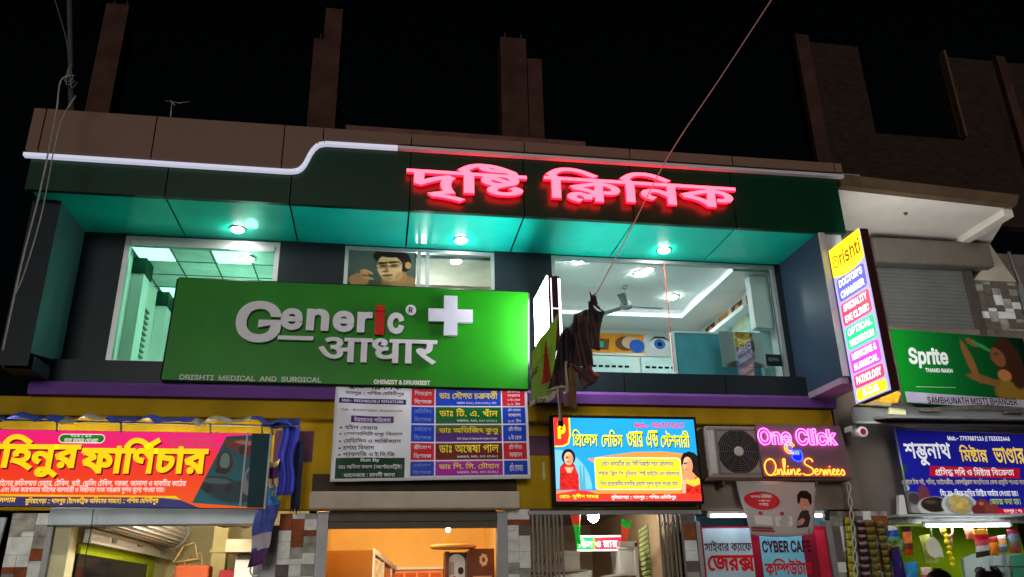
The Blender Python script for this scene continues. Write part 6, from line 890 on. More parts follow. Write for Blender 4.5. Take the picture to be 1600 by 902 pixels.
room(2.25, 4.72, 6.0, 3.1, M('beige_laminate', (176, 150, 118), .6, var=.1, sc=2), M('grey_ceiling', (150, 146, 140), .8), 'ladies_shop')
room(4.85, 6.95, 3.0, 3.0, M('pale_blue_wall', (150, 190, 205), .7), offw, 'cyber_shop')

# ================================================================== THE NEIGHBOUR ON THE RIGHT
NB = thing('brick_building', 'grey shop house with a deep white canopy and unfinished brick storey above it', 'building', (10, 0, 0))
nb = MB(); nb.box(7.36, 14, .0, .25, 2.62, 5.9, 0)
nb.build('lower_wall', M('dirty_grey_wall', (112, 104, 96), .9, var=.2, sc=1.5, bump=.3), NB)
cw = MB(); cw.prism([(7.32, 7.82), (10.52, 7.66), (10.62, 7.86), (7.32, 8.04)], FY(-1.4), -.14, 0)
cw.build('canopy_edge', M('canopy_edge_brown', (96, 78, 60), .85, var=.2, bump=.3), NB)
cw = MB()
cw.face([(7.32, -1.26, 7.83), (7.32, .2, 7.74), (11.2, .2, 7.60), (10.54, -1.26, 7.665)])
cw.face([(7.32, -1.26, 8.0), (10.54, -1.26, 7.86), (11.2, .2, 7.9), (7.32, .2, 8.0)])
cw.face([(7.32, -1.26, 7.83), (10.54, -1.26, 7.665), (10.54, -1.26, 7.86), (7.32, -1.26, 8.0)])
cw.face([(7.32, .2, 7.74), (7.32, .2, 8.0), (11.2, .2, 7.9), (11.2, .2, 7.60)])
cw.face([(10.54, -1.26, 7.665), (11.2, .2, 7.60), (11.2, .2, 7.9), (10.54, -1.26, 7.86)])
cw.face([(7.32, -1.26, 7.83), (7.32, -1.26, 8.0), (7.32, .2, 8.0), (7.32, .2, 7.74)])
cw.build('canopy', M('canopy_white', (224, 216, 204), .85, var=.08, sc=2), NB)
MB().prism([(10.38, 7.66), (10.55, 7.655), (10.55, 7.52), (10.38, 7.53)], FY(-1.25), -1.4, 0).build('canopy_beam', M('canopy_white', (224, 216, 204)), NB)
MB().tube([(8.9, -.75, 7.76), (8.9, -.75, 7.70)], [.05, .02], 0, 10).build('ceiling_hook', darksteel, NB)
dusk = M('dusk_grey', (116, 110, 102), .9, var=.15)
MB().box(7.36, 8.58, .0, .2, 5.9, 7.75).build('upper_pier', dusk, NB)
MB().box(10.98, 14, .6, .8, 5.9, 7.7).build('upper_pier', dusk, NB)
nb = MB(); nb.box(8.6, 10.95, -.16, .15, 7.06, 7.55, 0)
nb.build('shutter_hood', M('hood_grey', (104, 98, 90), .7, var=.12, stretch=.3), NB, .04)
nb = MB()
for k in range(17): z = 5.85+k*.072; nb.prism([(0, z), (.03, z+.016), (.03, z+.05), (0, z+.068)], Frame((8.66, .12, 0), (0, -1, 0), (0, 0, 1), (1, 0, 0)), 0, 1.78)
nb.box(8.6, 10.5, .1, .13, 5.8, 7.05)
nb.build('rolling_shutter', M('shutter_grey', (112, 114, 112), .5, .3, var=.1), NB)
for a, b in ((10.44, 10.56), (8.58, 8.66)): MB().box(a, b, -.02, .14, 5.8, 7.02).build('shutter_guide', darksteel, NB)
nb = MB(); nb.box(10.56, 11.42, .02, .3, 5.8, 6.84, 4); tiles(nb, 10.56, 11.42, 5.8, 6.84, .02, 33, mats=(1, 3, 3, 0), cw=.17, ch=.065)
nb.build('tiled_pier', tilem, NB)
nb = MB(); nb.prism([(10.57, 6.85), (11.45, 6.85), (11.3, 7.15), (11.1, 7.6), (10.9, 7.6), (10.85, 7.1)], FY(0), -.3, .0)
nb.build('plaster_haunch', M('plaster', (176, 168, 152), .9, var=.1), NB)
nb = MB(); nb.tube([(11.55, .1, 7.5), (11.6, .1, 6.9), (11.66, .12, 6.6)], .03).box(11.46, 11.52, -.05, .05, 5.6, 6.8)
nb.build('downpipe', steel, NB)
nb = MB(); nb.box(7.9, 9.25, .02, .25, 8.0, 11.9, 0).box(9.25, 11.06, .02, .25, 8.0, 9.86, 0).box(11.06, 13.6, .02, .25, 8.0, 11.85, 0)
nb.build('brick_wall', brickm, NB)
MB().box(7.84, 8.12, -.1, .02, 8.62, 11.97).build('brick_column', concrete_col, NB)
MB().box(12.3, 12.5, -.1, .019, 8.2, 11.9).build('brick_column', concrete_col, NB)
MB().box(7.45, 8.35, -.5, .0, 8.42, 8.6).build('lintel', cement, NB)
MB().box(11.075, 11.13, -.12, .019, 9.86, 11.9).build('jamb', M('jamb_cement', (84, 62, 48), .9), NB)
# sweet shop room
lime = M('lime_wall', (166, 210, 24), .7, var=.06)
m_ = MB(); m_.box(7.98, 12.5, .12, 3, .14, .3, 1).box(7.98, 12.5, 2.6, 2.7, .3, 3.1, 0).box(7.96, 8.05, .12, 2.6, .3, 3.1, 0).box(7.98, 12.5, .12, 2.7, 2.9, 3.0, 2)
m_.build('sweet_shop_room', [lime, M('floor_tile', (150, 146, 138), .3), M('grey_green', (120, 130, 110), .8)], NB)
MB().box(7.96, 12.6, -.05, .1, 2.58, 2.66).build('door_head', M('grey_head', (120, 122, 116), .7), NB)

# dark house on the left edge
LH = thing('dark_house', 'unlit house end at the far left, beyond the furniture shop', 'building', (-6.6, .5, 0))
MB().box(-8.5, -5.35, .5, 6, .14, 4.0).build('wall', M('dark_plaster', (74, 66, 52), .9, var=.2), LH)
MB().prism([(-5.2, 2.74), (-4.84, 2.74), (-4.9, 1.9), (-5.3, 1.9)], FY(-.1), -.05, 0).build('shutter_edge', M('blue_grey_steel', (160, 172, 182)), LH)

# ================================================================== SIGNS
# --- red lit letters on the fascia
FF = FY(-1.46)
red_face = glow('red_acrylic_lit', (255, 72, 90), 4.6)
red_halo = glow('red_halo', (255, 8, 24), 13.0)
red_side = M('red_return', (150, 12, 20), .4)
NS = thing('clinic_name_sign', 'large glowing red raised letters spelling the clinic name on the dark green fascia', 'sign', (3, -1.4, 7.0))
def led_word(s, box, groups):
    it = [(glyph(g, 26, 14), x, y) for g, x, y in TXT[s]]
    pts = [(p[0]+x, p[1]+y) for G, x, y in it for f in G[1] for p in (G[0][i] for i in f)]
    a, b = min(p[0] for p in pts), max(p[0] for p in pts); c, e = min(p[1] for p in pts), max(p[1] for p in pts)
    u0, v0, u1, v1 = box; sx = (u1-u0)/(b-a); sy = (v1-v0)/(e-c)
    for grp in groups:
        fm = MB(); hm = MB()
        for gi in grp:
            G, x, y = it[gi]
            T = lambda p: (u0+(p[0]+x-a)*sx, v0+(p[1]+y-c)*sy)
            q = [T(p) for p in G[0]]
            k = len(fm.v); n = len(q)
            fm.v += [FF(u, v, .06) for u, v in q] + [FF(u, v, 0) for u, v in q]
            for f in G[1]: fm.f.append(tuple(k+i for i in f)); fm.m.append(0); fm.sm.append(False)
            for i, j in G[2]: fm.f.append((k+j, k+i, k+n+i, k+n+j)); fm.m.append(1); fm.sm.append(False)
            k = len(hm.v); hm.v += [FF(u, v, .0) for u, v in q]
            for f in G[1]: hm.f.append(tuple(k+i for i in reversed(f))); hm.m.append(0); hm.sm.append(False)
        ltr = fm.build('letter', [red_face, red_halo], NS)
        hm.build('back_light', red_halo, ltr)
led_word('দৃষ্টি', (0.242,7.066,2.043,7.72), [(0,), (1, 2)])
led_word('ক্লিনিক', (2.31,7.173,5.392,7.75), [(0, 1), (2, 3), (4,)])
mb = MB()
for x in (.4, 1.0, 1.6, 2.6, 3.3, 3.9, 4.6, 5.2): mb.box(x-.012, x+.012, -1.462, -1.381, 7.55, 7.575)
mb.build('stand_off', darksteel, NS)

# --- green pharmacy board
GS = thing('pharmacy_sign', 'big green pharmacy board with raised white letters and a white cross', 'sign', (-.4, -.4, 4.55))
gfr = FY(-.44)
gb = [-3.013,6.1, 2.218,6.095, 2.175,4.538, -3.053,4.569]
outline = [(gb[0], gb[1]), (gb[2], gb[3]), (gb[4], gb[5]), (gb[6], gb[7])]
MB().prism(outline, gfr, -.06, 0).build('panel', M('pharmacy_green', (28, 128, 18), .35, var=.12, sc=1.3, bump=.006), GS)
m_ = MB()
for (a, b) in zip(outline, outline[1:]+outline[:1]):
    m_.tube([gfr(a[0], a[1], -.03), gfr(b[0], b[1], -.03)], .03, 0, 4, smooth=False)
m_.build('frame', M('frame_black', (34, 36, 36), .4), GS)
silver = M('silver_letter', (226, 226, 234), .35, .0, var=.04, coat=.2)
silside = M('silver_side', (206, 206, 206), .4)
lf = FY(-.47)
def raised(s, box, bold, mats=None, name='letter', ext=.05, **k):
    m_ = MB(); text(m_, s, lf, *box, d=0, mi=0, msi=1, bold=bold, ext=ext, **k)
    return m_.build(name, mats or [silver, silside], GS)
gl_ = raised('G', (-2.125,5.126,-1.482,5.764), 36)
MB().slab(-1.518,5.18,-1.015,5.242, lf, 0, .05).build('underline', silver, GS)
for s, bx in (('e', (-1.499,5.332,-1.181,5.668)), ('n', (-1.132,5.334,-0.805,5.672)), ('e', (-0.751,5.326,-0.435,5.656)), ('r', (-0.395,5.325,-0.173,5.649)), ('c', (0.05,5.32,0.298,5.655))): raised(s, bx, 50)
redm = M('red_letter', (196, 34, 20), .4)
ib = (-0.135,5.297,0.006,5.757); MB().prism(rr(ib[0], ib[1], ib[2], ib[3]-.10, .015), lf, 0, .06).prism(rr(ib[0], ib[3]-.085, ib[2], ib[3], .02), lf, 0, .06).build('letter', redm, GS)
bc_ = (0.392,5.709); m_ = MB(); m_.prism([(bc_[0]+.08*math.cos(t*.314), bc_[1]+.08*math.sin(t*.314)) for t in range(20)], lf, 0, .05, 0)
rb = m_.build('badge', silver, GS)
m_ = MB(); text(m_, 'R', lf, *(0.362,5.657,0.422,5.747), d=.054, bold=40); m_.build('mark', groove, rb)
cx0, cz0, cx1, cz1 = 0.657,5.316,1.333,5.951
t_ = (cx1-cx0)*.3/2; cxm, czm = (cx0+cx1)/2, (cz0+cz1)/2
MB().prism([(cx0, czm-t_), (cxm-t_, czm-t_), (cxm-t_, cz0), (cxm+t_, cz0), (cxm+t_, czm-t_), (cx1, czm-t_), (cx1, czm+t_), (cxm+t_, czm+t_), (cxm+t_, cz1), (cxm-t_, cz1), (cxm-t_, czm+t_), (cx0, czm+t_)], lf, 0, .07).build('cross', M('cross_white', (205, 208, 222), .3, coat=.2), GS)
raised('आधार', (-0.937,4.858,0.8,5.241), 20, name='hindi_word', boldy=16)
flatw = M('flat_white', (226, 230, 222), .5)
flat_w2 = M('flat_grey_white', (200, 214, 200), .5)
words('DRISHTI  MEDICAL  AND  SURGICAL', gfr, (-2.814,4.569,-0.861,4.647), .004, flat_w2, GS, bold=40)
words('CHEMIST & DRUGGIST', gfr, (-0.116,4.564,0.706,4.633), .004, flatw, GS, bold=60)

# --- tall light boxes, seen on their left faces
def lightbox(name, label, X, y0, y1, z0, z1, th):
    t = thing(name, label, 'sign', (X+th/2, y0, z0))
    MB().box(X+.012, X+th-.012, y1, y0, z0, z1).build('case', M('maroon_case', (60, 26, 26), .5), t, .006)
    MB().box(X+th-.012, X+th, y1+.03, y0-.03, z0+.03, z1-.03).build('added_rear_light', glow('added_rear_glow', (250, 250, 250), 16), t)  # unseen face, added extra bright to light the canopy and soffit
    return t
LB = lightbox('service_light_box', 'tall lit light box listing clinic services on coloured tags at the clinic corner', 6.886, -1.4, -2.25, 4.17, 6.62, .16)
bf = Frame((6.886, -1.4, 4.17), (0, -1, 0), (0, 0, 1), (-1, 0, 0)); W_, H_ = .85, 2.45
face_l = glow('lit_lilac_face', (176, 170, 222), .95); MC['lit_lilac_face'].cycles.emission_sampling = 'AUTO'
MB().slab(0, 0, W_, H_, bf, -.012, 0).build('lit_face', face_l, LB)
lit_y = glow('lit_yellow', (255, 232, 20), 1.25)
m_ = MB(); m_.poly([(0, 2.0)] + [(W_*i/10, 2.0-.09*math.sin(math.pi*i/10)+.0*i) for i in range(1, 10)] + [(W_, 2.0), (W_, H_), (0, H_)], bf, .003); m_.build('yellow_header', lit_y, LB)
m_ = MB()
text(m_, 'rishti', bf, .25, 2.09, .80, 2.33, d=.006, bold=16)
for k in range(40):
    a0, a1 = k*.22, (k+1)*.22; r0, r1 = .03+.0022*k, .03+.0022*(k+1)
    m_.poly([(.13+(r0-.012)*math.cos(a0), 2.19+(r0-.012)*math.sin(a0)), (.13+(r1-.012)*math.cos(a1), 2.19+(r1-.012)*math.sin(a1)), (.13+(r1+.008)*math.cos(a1), 2.19+(r1+.008)*math.sin(a1)), (.13+(r0+.008)*math.cos(a0), 2.19+(r0+.008)*math.sin(a0))], bf, .006)
m_.build('lettering', M('brown_letter', (150, 84, 10), .5, es=.5), LB)
tags = [(1.56, 1.92, (86, 84, 214), ("DOCTOR'S", 'CHAMBER')), (1.17, 1.52, (236, 52, 84), ('SPECIALITY', 'EYE CLINIC')), (.79, 1.13, (20, 214, 128), ('OPTICAL', 'SHOWROOM')), (.43, .75, (226, 62, 206), ('MEDICINE &', 'SURGICAL')), (.21, .40, (242, 58, 92), ('PATHOLOGY',)), (.02, .185, (226, 232, 30), ('E.C.G.',))]
lit_w = glow('lit_white_letter', (255, 250, 255), 1.5)
for z0, z1, c, ls in tags:
    tg = MB().poly(rr(.06, z0, .80, z1, .05), bf, .003).build('tag', glow('lit_tag_%d_%d_%d' % c, c, 1.2), LB)
    m_ = MB(); n = len(ls); h = (z1-z0)/n
    for k, s in enumerate(ls):
        wd = .62 if len(s) > 6 else .40
        text(m_, s, bf, .43-wd/2, z1-(k+1)*h+h*.2, .43+wd/2, z1-k*h-h*.16, d=.006, bold=46)
    m_.build('lettering', lit_w, tg)
SB = lightbox('small_light_box', 'narrow dazzling white light box sticking out at the right end of the pharmacy board', 2.33, -.32, -1.35, 4.98, 6.02, .20)
sf = Frame((2.33, -.32, 4.98), (0, -1, 0), (0, 0, 1), (-1, 0, 0))
wf = glow('white_lit_face', (250, 246, 255), 24)
MB().slab(0, 0, 1.03, 1.04, sf, -.012, 0).build('lit_face', wf, SB)
m_ = MB()
for k, c in enumerate(((.1, .18), (.32, .40), (.56, .62), (.76, .84))): m_.rect(.2, c[0], .85, c[1], sf, .003)
m_.build('printed_row', glow('pale_lit_row', (226, 200, 255), 4), SB)
m_ = MB(); m_.box(2.38, 2.395, -1.356, -1.351, 5.02, 5.98).box(2.49, 2.505, -1.356, -1.351, 5.02, 5.98).box(2.395, 2.49, -1.356, -1.351, 5.5, 5.515)
m_.build('edge_light', glow('edge_strip', (226, 222, 255), 2.2), SB)

# --- furniture sign
FS = thing('furniture_sign', 'long pink and red furniture shop sign with yellow Bengali letters at the lower left', 'sign', (-3.2, -.6, 2.8))
ff = FY(-.62)
MB().prism([(-5.35, 2.835), (-1.462, 2.785), (-1.49, 3.79), (-5.35, 3.812)], ff, -.06, -.004).build('case', groove, FS)
MB().prism([(-5.35, 2.84), (-1.467, 2.79), (-1.495, 3.785), (-5.35, 3.807)], ff, -.0035, 0).build('panel', ramp('pink_to_orange_print', [(0, (216, 76, 8)), (.35, (224, 52, 16)), (.62, (228, 34, 44)), (.82, (222, 16, 96)), (1, (224, 20, 112))], 2, .08, 1.0, .75), FS)
m_ = MB(); m_.prism([*[(-2.404,2.864)], (-1.468, 2.793), (-1.492, 3.783), *[(-2.06,3.745)]], ff, 0, .003)
m_.prism([(-1.70, 2.80), (-1.466, 2.795), (-1.489, 3.787), (-1.73, 3.787)], ff, .0035, .006, 1)
m_.build('teal_corner', [ramp('teal_print', [(0, (20, 120, 134)), (1, (16, 76, 84))], 2, 0, 1, .1), M('teal_edge', (12, 62, 74), .5)], FS)
m_ = MB(); m_.prism([(-5.35, 2.84), (-2.3, 2.80), (-2.62, 2.925), (-5.35, 2.955)], ff, .0035, .006, 0).prism([(-5.35, 2.957), (-2.9, 2.937), (-2.55, 2.90), (-2.62, 2.952), (-5.35, 2.985)], ff, .0035, .006, 1)
m_.build('address_band', [M('slate_blue_print', (70, 72, 140), .5, es=.2), M('gold_line', (250, 200, 40), .5, es=.5)], FS)
gold = M('gold_print', (255, 200, 10), .5, es=.8, var=.04); golds = M('gold_shadow', (150, 50, 10), .6)
for s, hb in (('শাহিনুর', (-5.302,3.183,-3.881,3.744)), ('ফার্ণিচার', (-3.866,3.238,-2.269,3.718))):
    m_ = MB(); text(m_, s, ff, hb[0]+.02, hb[1]-.02, hb[2]+.02, hb[3]-.02, d=.004, bold=40)
    m_.build('headline_shadow', golds, FS)
    words(s, ff, hb, .008, gold, FS, name='headline', bold=38)
wprint = M('white_print_lit', (240, 232, 225), .5, es=.6)
words('এখানে আধুনিক ডিজাইনের রুচিসম্মত চেয়ার, টেবিল, খাট, ড্রেসিং টেবিল, দরজা, জানালা ও যাবতীয় কাঠের', ff, (-5.355,3.053,-2.508,3.172), .008, wprint, FS, bold=14)
words('এবং নিজ কারখানায় স্টীলের আলমারী ও বিছানার সাজ সরঞ্জাম সুলভ মূল্যে পাওয়া যায়।', ff, (-4.752,2.979,-2.771,3.084), .008, wprint, FS, bold=14)
words('ইসলাম', ff, (-4.795,2.869,-4.553,2.957), .008, gold, FS, bold=14)
words('মুনিয়াগেড়া :: দাসপুর (ইলেকট্রিক অফিসের সামনে) :: পশ্চিম মেদিনীপুর', ff, (-4.437,2.84,-2.824,2.94), .008, gold, FS, bold=14)
gp = (-4.181,3.635,-3.606,3.757)
pill = MB().poly(rr(gp[0], gp[1], gp[2], gp[3], .06), ff, .004, 0).poly(rr(gp[0]+.012, gp[1]+.012, gp[2]-.012, gp[3]-.012, .05), ff, .007, 1).build('green_pill', [wprint, M('pill_green', (50, 150, 30), .5, es=.25)], FS)
m_ = MB(); text(m_, '৭৮৬ / ৯২', ff, *(-4.038,3.71,-3.777,3.75), d=.010, bold=14); text(m_, 'বাবা মায়ের দোওয়া', ff, *(-4.108,3.643,-3.687,3.698), d=.010, bold=14); m_.build('lettering', wprint, pill)
pk = M('pink_print', (226, 150, 170), .5)
words('7602326178 (শোরুম)', ff, (-2.802,3.665,-2.218,3.72), .008, pk, FS, bold=18)
words('7602069884 (মোবাইল)', ff, (-2.793,3.597,-2.136,3.651), .008, pk, FS, bold=18)
fx = (-2.508,2.828,-1.406,3.741)
photo(MC['teal_print'], fx, (-3.2, -.6, 2.8), [
 (.62, .20, .34, .16, 0, (30, 60, 70), .2), (.66, .86, .26, .10, -10, (128, 52, 44), .12), (.80, .80, .16, .10, 20, (110, 40, 36), .12), (.66, .91, .14, .03, -6, (190, 130, 120), .3), (.62, .80, .05, .07, 0, (70, 26, 24), .3),
 (.42, .62, .10, .17, 2, (70, 44, 36), .06), (.42, .64, .06, .12, 2, (110, 140, 138), .1), (.40, .50, .09, .04, 0, (52, 32, 28), .2),
 (.36, .30, .24, .12, -4, (46, 58, 62), .1), (.34, .35, .16, .04, -4, (90, 108, 112), .3), (.26, .24, .05, .06, 0, (30, 38, 44), .3), (.50, .24, .05, .06, 0, (30, 38, 44), .3),
 (.76, .34, .12, .22, 2, (122, 134, 136), .06), (.78, .34, .04, .20, 2, (128, 70, 64), .1), (.72, .42, .03, .08, 0, (60, 84, 92), .2)])
MB().tube([(-5.3, -.54, 3.66), (-1.6, -.54, 3.64)], .012, 0, 6).build('added_back_tube', glow('added_tube_glow', (255, 246, 226), 70), FS)  # unseen tube added to light the yellow wall behind the sign
m_ = MB(); m_.box(-1.80, -1.775, -.640, -.622, 2.79, 3.80).box(-1.487, -1.462, -.645, -.60, 2.78, 3.80)
m_.build('batten', steel, FS)

# --- doctors' banner
DB = thing('doctors_banner', 'white cloth banner with rows of coloured boxes naming doctors, hung under the green board', 'banner', (.78, -.15, 3.2))
BW, BH = 2.80, 1.38
def bsurf(u, v, d=0):
    """the hanging cloth: u 0..1 across, v 0..1 up, gently rippled"""
    x = -.655+u*2.82+.05*(1-v)*(u-.1)*.6; z = 3.2+v*1.38+.04*(u-.5)*(1-v)*1.2-.02*math.sin(u*3.1)*(v)
    rip = .018*math.sin(u*22+v*5)*(1-u)**1.5 + .012*math.sin(u*9-v*11)*(1-u) + .006*math.sin(v*14+u*3)
    return Vector((x, -.37-.03*v+rip-d, z))
class BF:
    def __call__(s, u, v, d=0): return bsurf(u/BW, v/BH, d)
bfr = BF()
MB().sheet(lambda u, v: bsurf(u, v), 60, 24, .003).build('cloth', M('white_flex', (238, 242, 255), .4, var=.05), DB)
def bpatch(u0, v0, u1, v1, d, mat, parent, name, n=8):
    m_ = MB(); nu = max(2, int((u1-u0)*12))
    for i in range(nu):
        a, b = u0+(u1-u0)*i/nu, u0+(u1-u0)*(i+1)/nu
        for j in range(3):
            c, e = v0+(v1-v0)*j/3, v0+(v1-v0)*(j+1)/3
            m_.face([bfr(a, c, d), bfr(b, c, d), bfr(b, e, d), bfr(a, e, d)])
    return m_.build(name, mat, parent)
rb_ = M('banner_red', (214, 30, 54), .4); bb_ = M('banner_blue', (22, 66, 200), .4); gb_ = M('banner_green', (6, 104, 46), .4); pb_ = M('banner_purple', (88, 40, 136), .4); br_ = M('banner_brown', (110, 34, 30), .4); mg_ = M('banner_magenta', (176, 34, 168), .4); ol_ = M('banner_olive', (92, 96, 40), .4); nb_ = M('banner_navy', (28, 34, 120), .4); dg_ = M('banner_dark_green', (14, 66, 44), .4)
yl_ = M('yellow_print', (246, 226, 60), .5); wt_ = M('pale_print', (232, 232, 236), .5); dk_ = M('dark_print', (44, 44, 60), .5)
rows = [(1.085, 1.335, rb_, bb_, rb_, 'ডাঃ সৌগত চক্রবর্ত্তী', 'MBBS (CAL), DCH (CAL), MD', ('শিশুরোগ', 'বিশেষজ্ঞ'), ('প্রতি মঙ্গলবার', 'সকাল', '৯ টা থেকে', '১০ টা')),
        (.815, 1.065, bb_, gb_, bb_, 'ডাঃ টি. এ. খাঁন', 'MBBS, MS, DO (CAL)', ('মেডিসিন', 'বিশেষজ্ঞ'), ('প্রতি সোমবার', 'সকাল', '১০ টা')),
        (.55, .795, bb_, pb_, bb_, 'ডাঃ অভিজিৎ কুণ্ডু', 'BMS, Shibpur, Dr. Bankura B.S. Medical College', ('চর্মরোগ', 'বিশেষজ্ঞ'), ('প্রতি শনিবার', '৯ টা থেকে')),
        (.285, .53, rb_, br_, rb_, 'ডাঃ অন্বেষা পাল', 'MBBS, MS, DO (CAL)', ('স্ত্রীরোগ', 'বিশেষজ্ঞ'), ('প্রতি শনিবার', 'সকাল')),
        (.06, .265, bb_, mg_, bb_, 'ডাঃ পি. সি. চৌহান', 'MBBS, MS, DO (CAL)', ('চর্মরোগ', 'বিশেষজ্ঞ'), ('প্রতি সোমবার',))]
for z0, z1, c1, c2, c3, nm, q, sp, dy in rows:
    p1 = bpatch(1.09, z0, 1.42, z1, .004, c1, DB, 'coloured_box')
    m_ = MB(); n = len(sp); h = (z1-z0)/n
    for k, s in enumerate(sp): text(m_, s, bfr, 1.13, z1-(k+1)*h+.03, 1.38, z1-k*h-.02, d=.008, bold=12)
    m_.build('lettering', wt_ if c1 is rb_ else M('blue_pale_print', (120, 150, 226), .5), p1)
    p2 = bpatch(1.44, z0, 2.40, z1, .004, c2, DB, 'coloured_box')
    if c2 is pb_: bpatch(1.44, z1-.12, 2.40, z1, .006, ol_, p2, 'olive_top')
    m_ = MB(); text(m_, nm, bfr, 1.49, z0+(z1-z0)*.42, 2.35, z1-.02, d=.010, bold=14); m_.build('lettering', yl_, p2)
    m_ = MB(); text(m_, q, bfr, 1.75, z0+.025, 2.33, z0+.06, d=.010, bold=20); m_.build('lettering', wt_, p2)
    p3 = bpatch(2.42, z0, 2.76, z1, .004, c3, DB, 'coloured_box')
    m_ = MB(); n = len(dy); h = (z1-z0)/n
    for k, s in enumerate(dy): text(m_, s, bfr, 2.5, z1-(k+1)*h+h*.22, 2.69, z1-k*h-h*.15, d=.008, bold=12)
    m_.build('lettering', wt_, p3)
m_ = MB()
text(m_, 'দৃষ্টি', bfr, .14, 1.30, .42, 1.41, d=.006, bold=20); text(m_, 'ক্লিনিক', bfr, .5, 1.30, .95, 1.41, d=.006, bold=20)
text(m_, 'দাসপুর :: পশ্চিম মেদিনীপুর', bfr, .14, 1.205, .98, 1.285, d=.006, bold=14)
text(m_, 'Call - 8919974800, 9046296190', bfr, .1, .975, .96, 1.01, d=.006, bold=20)
for k, s in enumerate(('• হুইল চেয়ার', '• স্পেশালিটি চক্ষু বিভাগ', '• মেডিসিন ও সার্জিক্যাল', '• চশমা বিভাগ', '• প্যাথলজি ও ই.সি.জি')): text(m_, s, bfr, .09, .715-k*.095, (.62, .97, .95, .58, .87)[k], .79-k*.095, d=.006, bold=14)
m_.build('lettering', dk_, DB)
p = bpatch(.06, 1.09, 1.01, 1.165, .004, nb_, DB, 'phone_bar')
m_ = MB(); text(m_, 'Mob:- 9832980198 // 9091471088', bfr, .1, 1.105, .97, 1.15, d=.008, bold=34); m_.build('lettering', wt_, p)
p = bpatch(.24, .82, .84, .915, .004, pb_, DB, 'heading_bar')
m_ = MB(); text(m_, 'উন্নমানের পরিষেবা', bfr, .28, .83, .80, .905, d=.008, bold=14); m_.build('lettering', wt_, p)
p = bpatch(.06, .04, 1.01, .32, .004, dg_, DB, 'green_box')
m_ = MB(); text(m_, 'Run By', bfr, .4, .255, .66, .31, d=.008, bold=40); text(m_, 'ডাঃ অনিতা মণ্ডল (অপ্টোমেট্রিষ্ট)', bfr, .1, .16, .97, .235, d=.008, bold=12); text(m_, 'ম্যানেজার : মানসী জানা', bfr, .18, .055, .88, .125, d=.008, bold=12); m_.build('lettering', wt_, p)

# --- backlit sign of the ladies' wear shop
PS = thing('ladies_wear_sign', 'bright blue and yellow backlit sign with two printed women above the narrow shop', 'sign', (3.7, -.3, 2.9))
pf = FY(-.36)
pc = [2.569,4.133, 4.811,4.116, 4.75,2.904, 2.568,2.908]
PU0, PU1, PV0, PV1 = 2.565, 4.775, 2.905, 4.125
def pb(u, v): return (PU0+(PU1-PU0)*u, PV0+(PV1-PV0)*v)     # sign coordinates 0..1
PBX = lambda a, b, c, e: (*pb(a, b), *pb(c, e))
m_ = MB(); m_.box(PU0-.04, PU1+.04, -.359, -.22, PV0-.045, PV1+.045)
m_.build('case', M('black_case', (30, 24, 24), .5), PS, .008)
def lit(c, k=1.0): return glow('backlit_%d_%d_%d' % c, c, k)
MB().slab(PU0, PV0, PU1, PV1, pf, .0005, .003).build('lit_face', lit((20, 160, 240), 1.0), PS)
MC['backlit_20_160_240'].cycles.emission_sampling = 'AUTO'
m_ = MB()
m_.poly([pb(*q) for q in ((0, .12), (.27, .12), (.27, .45), (.22, .50), (.36, .54), (.55, .585), (.75, .595), (.9, .57), (1, .545), (1, .06), (0, .06))], pf, .005, 0)
m_.poly([pb(*q) for q in [(0, .14)]+[(.245*math.cos(R(a)), .14+.47*math.sin(R(a))) for a in range(0, 91, 9)]], pf, .0065, 1)
m_.poly([pb(*q) for q in ((0, 0), (1, 0), (1, .085), (0, .085))], pf, .008, 2)
m_.poly([pb(*q) for q in ((0, .085), (.06, .10), (.14, .13), (.2, .125), (.27, .085))], pf, .0085, 2)
m_.poly([pb(*q) for q in ((0, .64), (.06, .645), (.1, .68), (.115, .78), (.115, 1), (0, 1))], pf, .005, 3)
m_.poly([pb(*q) for q in ((0, .655), (.055, .66), (.09, .69), (.103, .78), (.103, 1), (0, 1))], pf, .0065, 2)
m_.poly([pb(*q) for q in rr(.268, .13, .875, .52, .035)], pf, .008, 4); m_.poly([pb(*q) for q in rr(.274, .14, .869, .51, .032)], pf, .0095, 3)
m_.build('printed_shapes', [lit((250, 150, 60)), lit((120, 200, 250)), lit((250, 50, 36), 1.1), lit((255, 236, 30), 1.05), lit((255, 255, 235), 1.1)], PS)
wmat = [M('printed_red_dress', (214, 40, 34), .5, es=.8, var=.5, sc=16), M('printed_hair', (38, 34, 32), .5, es=.3, var=.6, sc=20), photo(M('printed_face', (246, 186, 146), .5, es=.9), (PU0, PV0, PU1, PV1), (3.7, -.3, 2.9), [(.925, .45, .012, .014, 0, (50, 30, 26), .4), (.908, .45, .012, .012, 0, (50, 30, 26), .4), (.935, .45, .012, .012, 0, (50, 30, 26), .4), (.921, .375, .018, .012, 0, (206, 50, 50), .3), (.945, .40, .03, .10, 0, (226, 150, 110), .5), (.92, .29, .05, .05, 0, (222, 150, 112), .5), (.083, .515, .010, .010, 0, (50, 30, 26), .4), (.101, .515, .010, .010, 0, (50, 30, 26), .4), (.092, .462, .014, .010, 0, (200, 40, 40), .3), (.11, .49, .018, .06, 0, (222, 150, 110), .5), (.092, .41, .03, .02, 0, (214, 140, 100), .5)]), lit((80, 170, 190)), lit((240, 206, 60))]
m_ = MB()   # the two printed women
m_.poly([pb(*q) for q in ((.02, .13), (.03, .40), (.06, .45), (.10, .47), (.13, .43), (.155, .30), (.155, .13))], pf, .010, 0)
m_.ell(*pb(.092, .52), .105, .12, pf, .0105, 1); m_.ell(*pb(.092, .50), .07, .10, pf, .012, 2); m_.poly([pb(*q) for q in ((.06, .40), (.125, .40), (.105, .33), (.08, .33))], pf, .0115, 2)
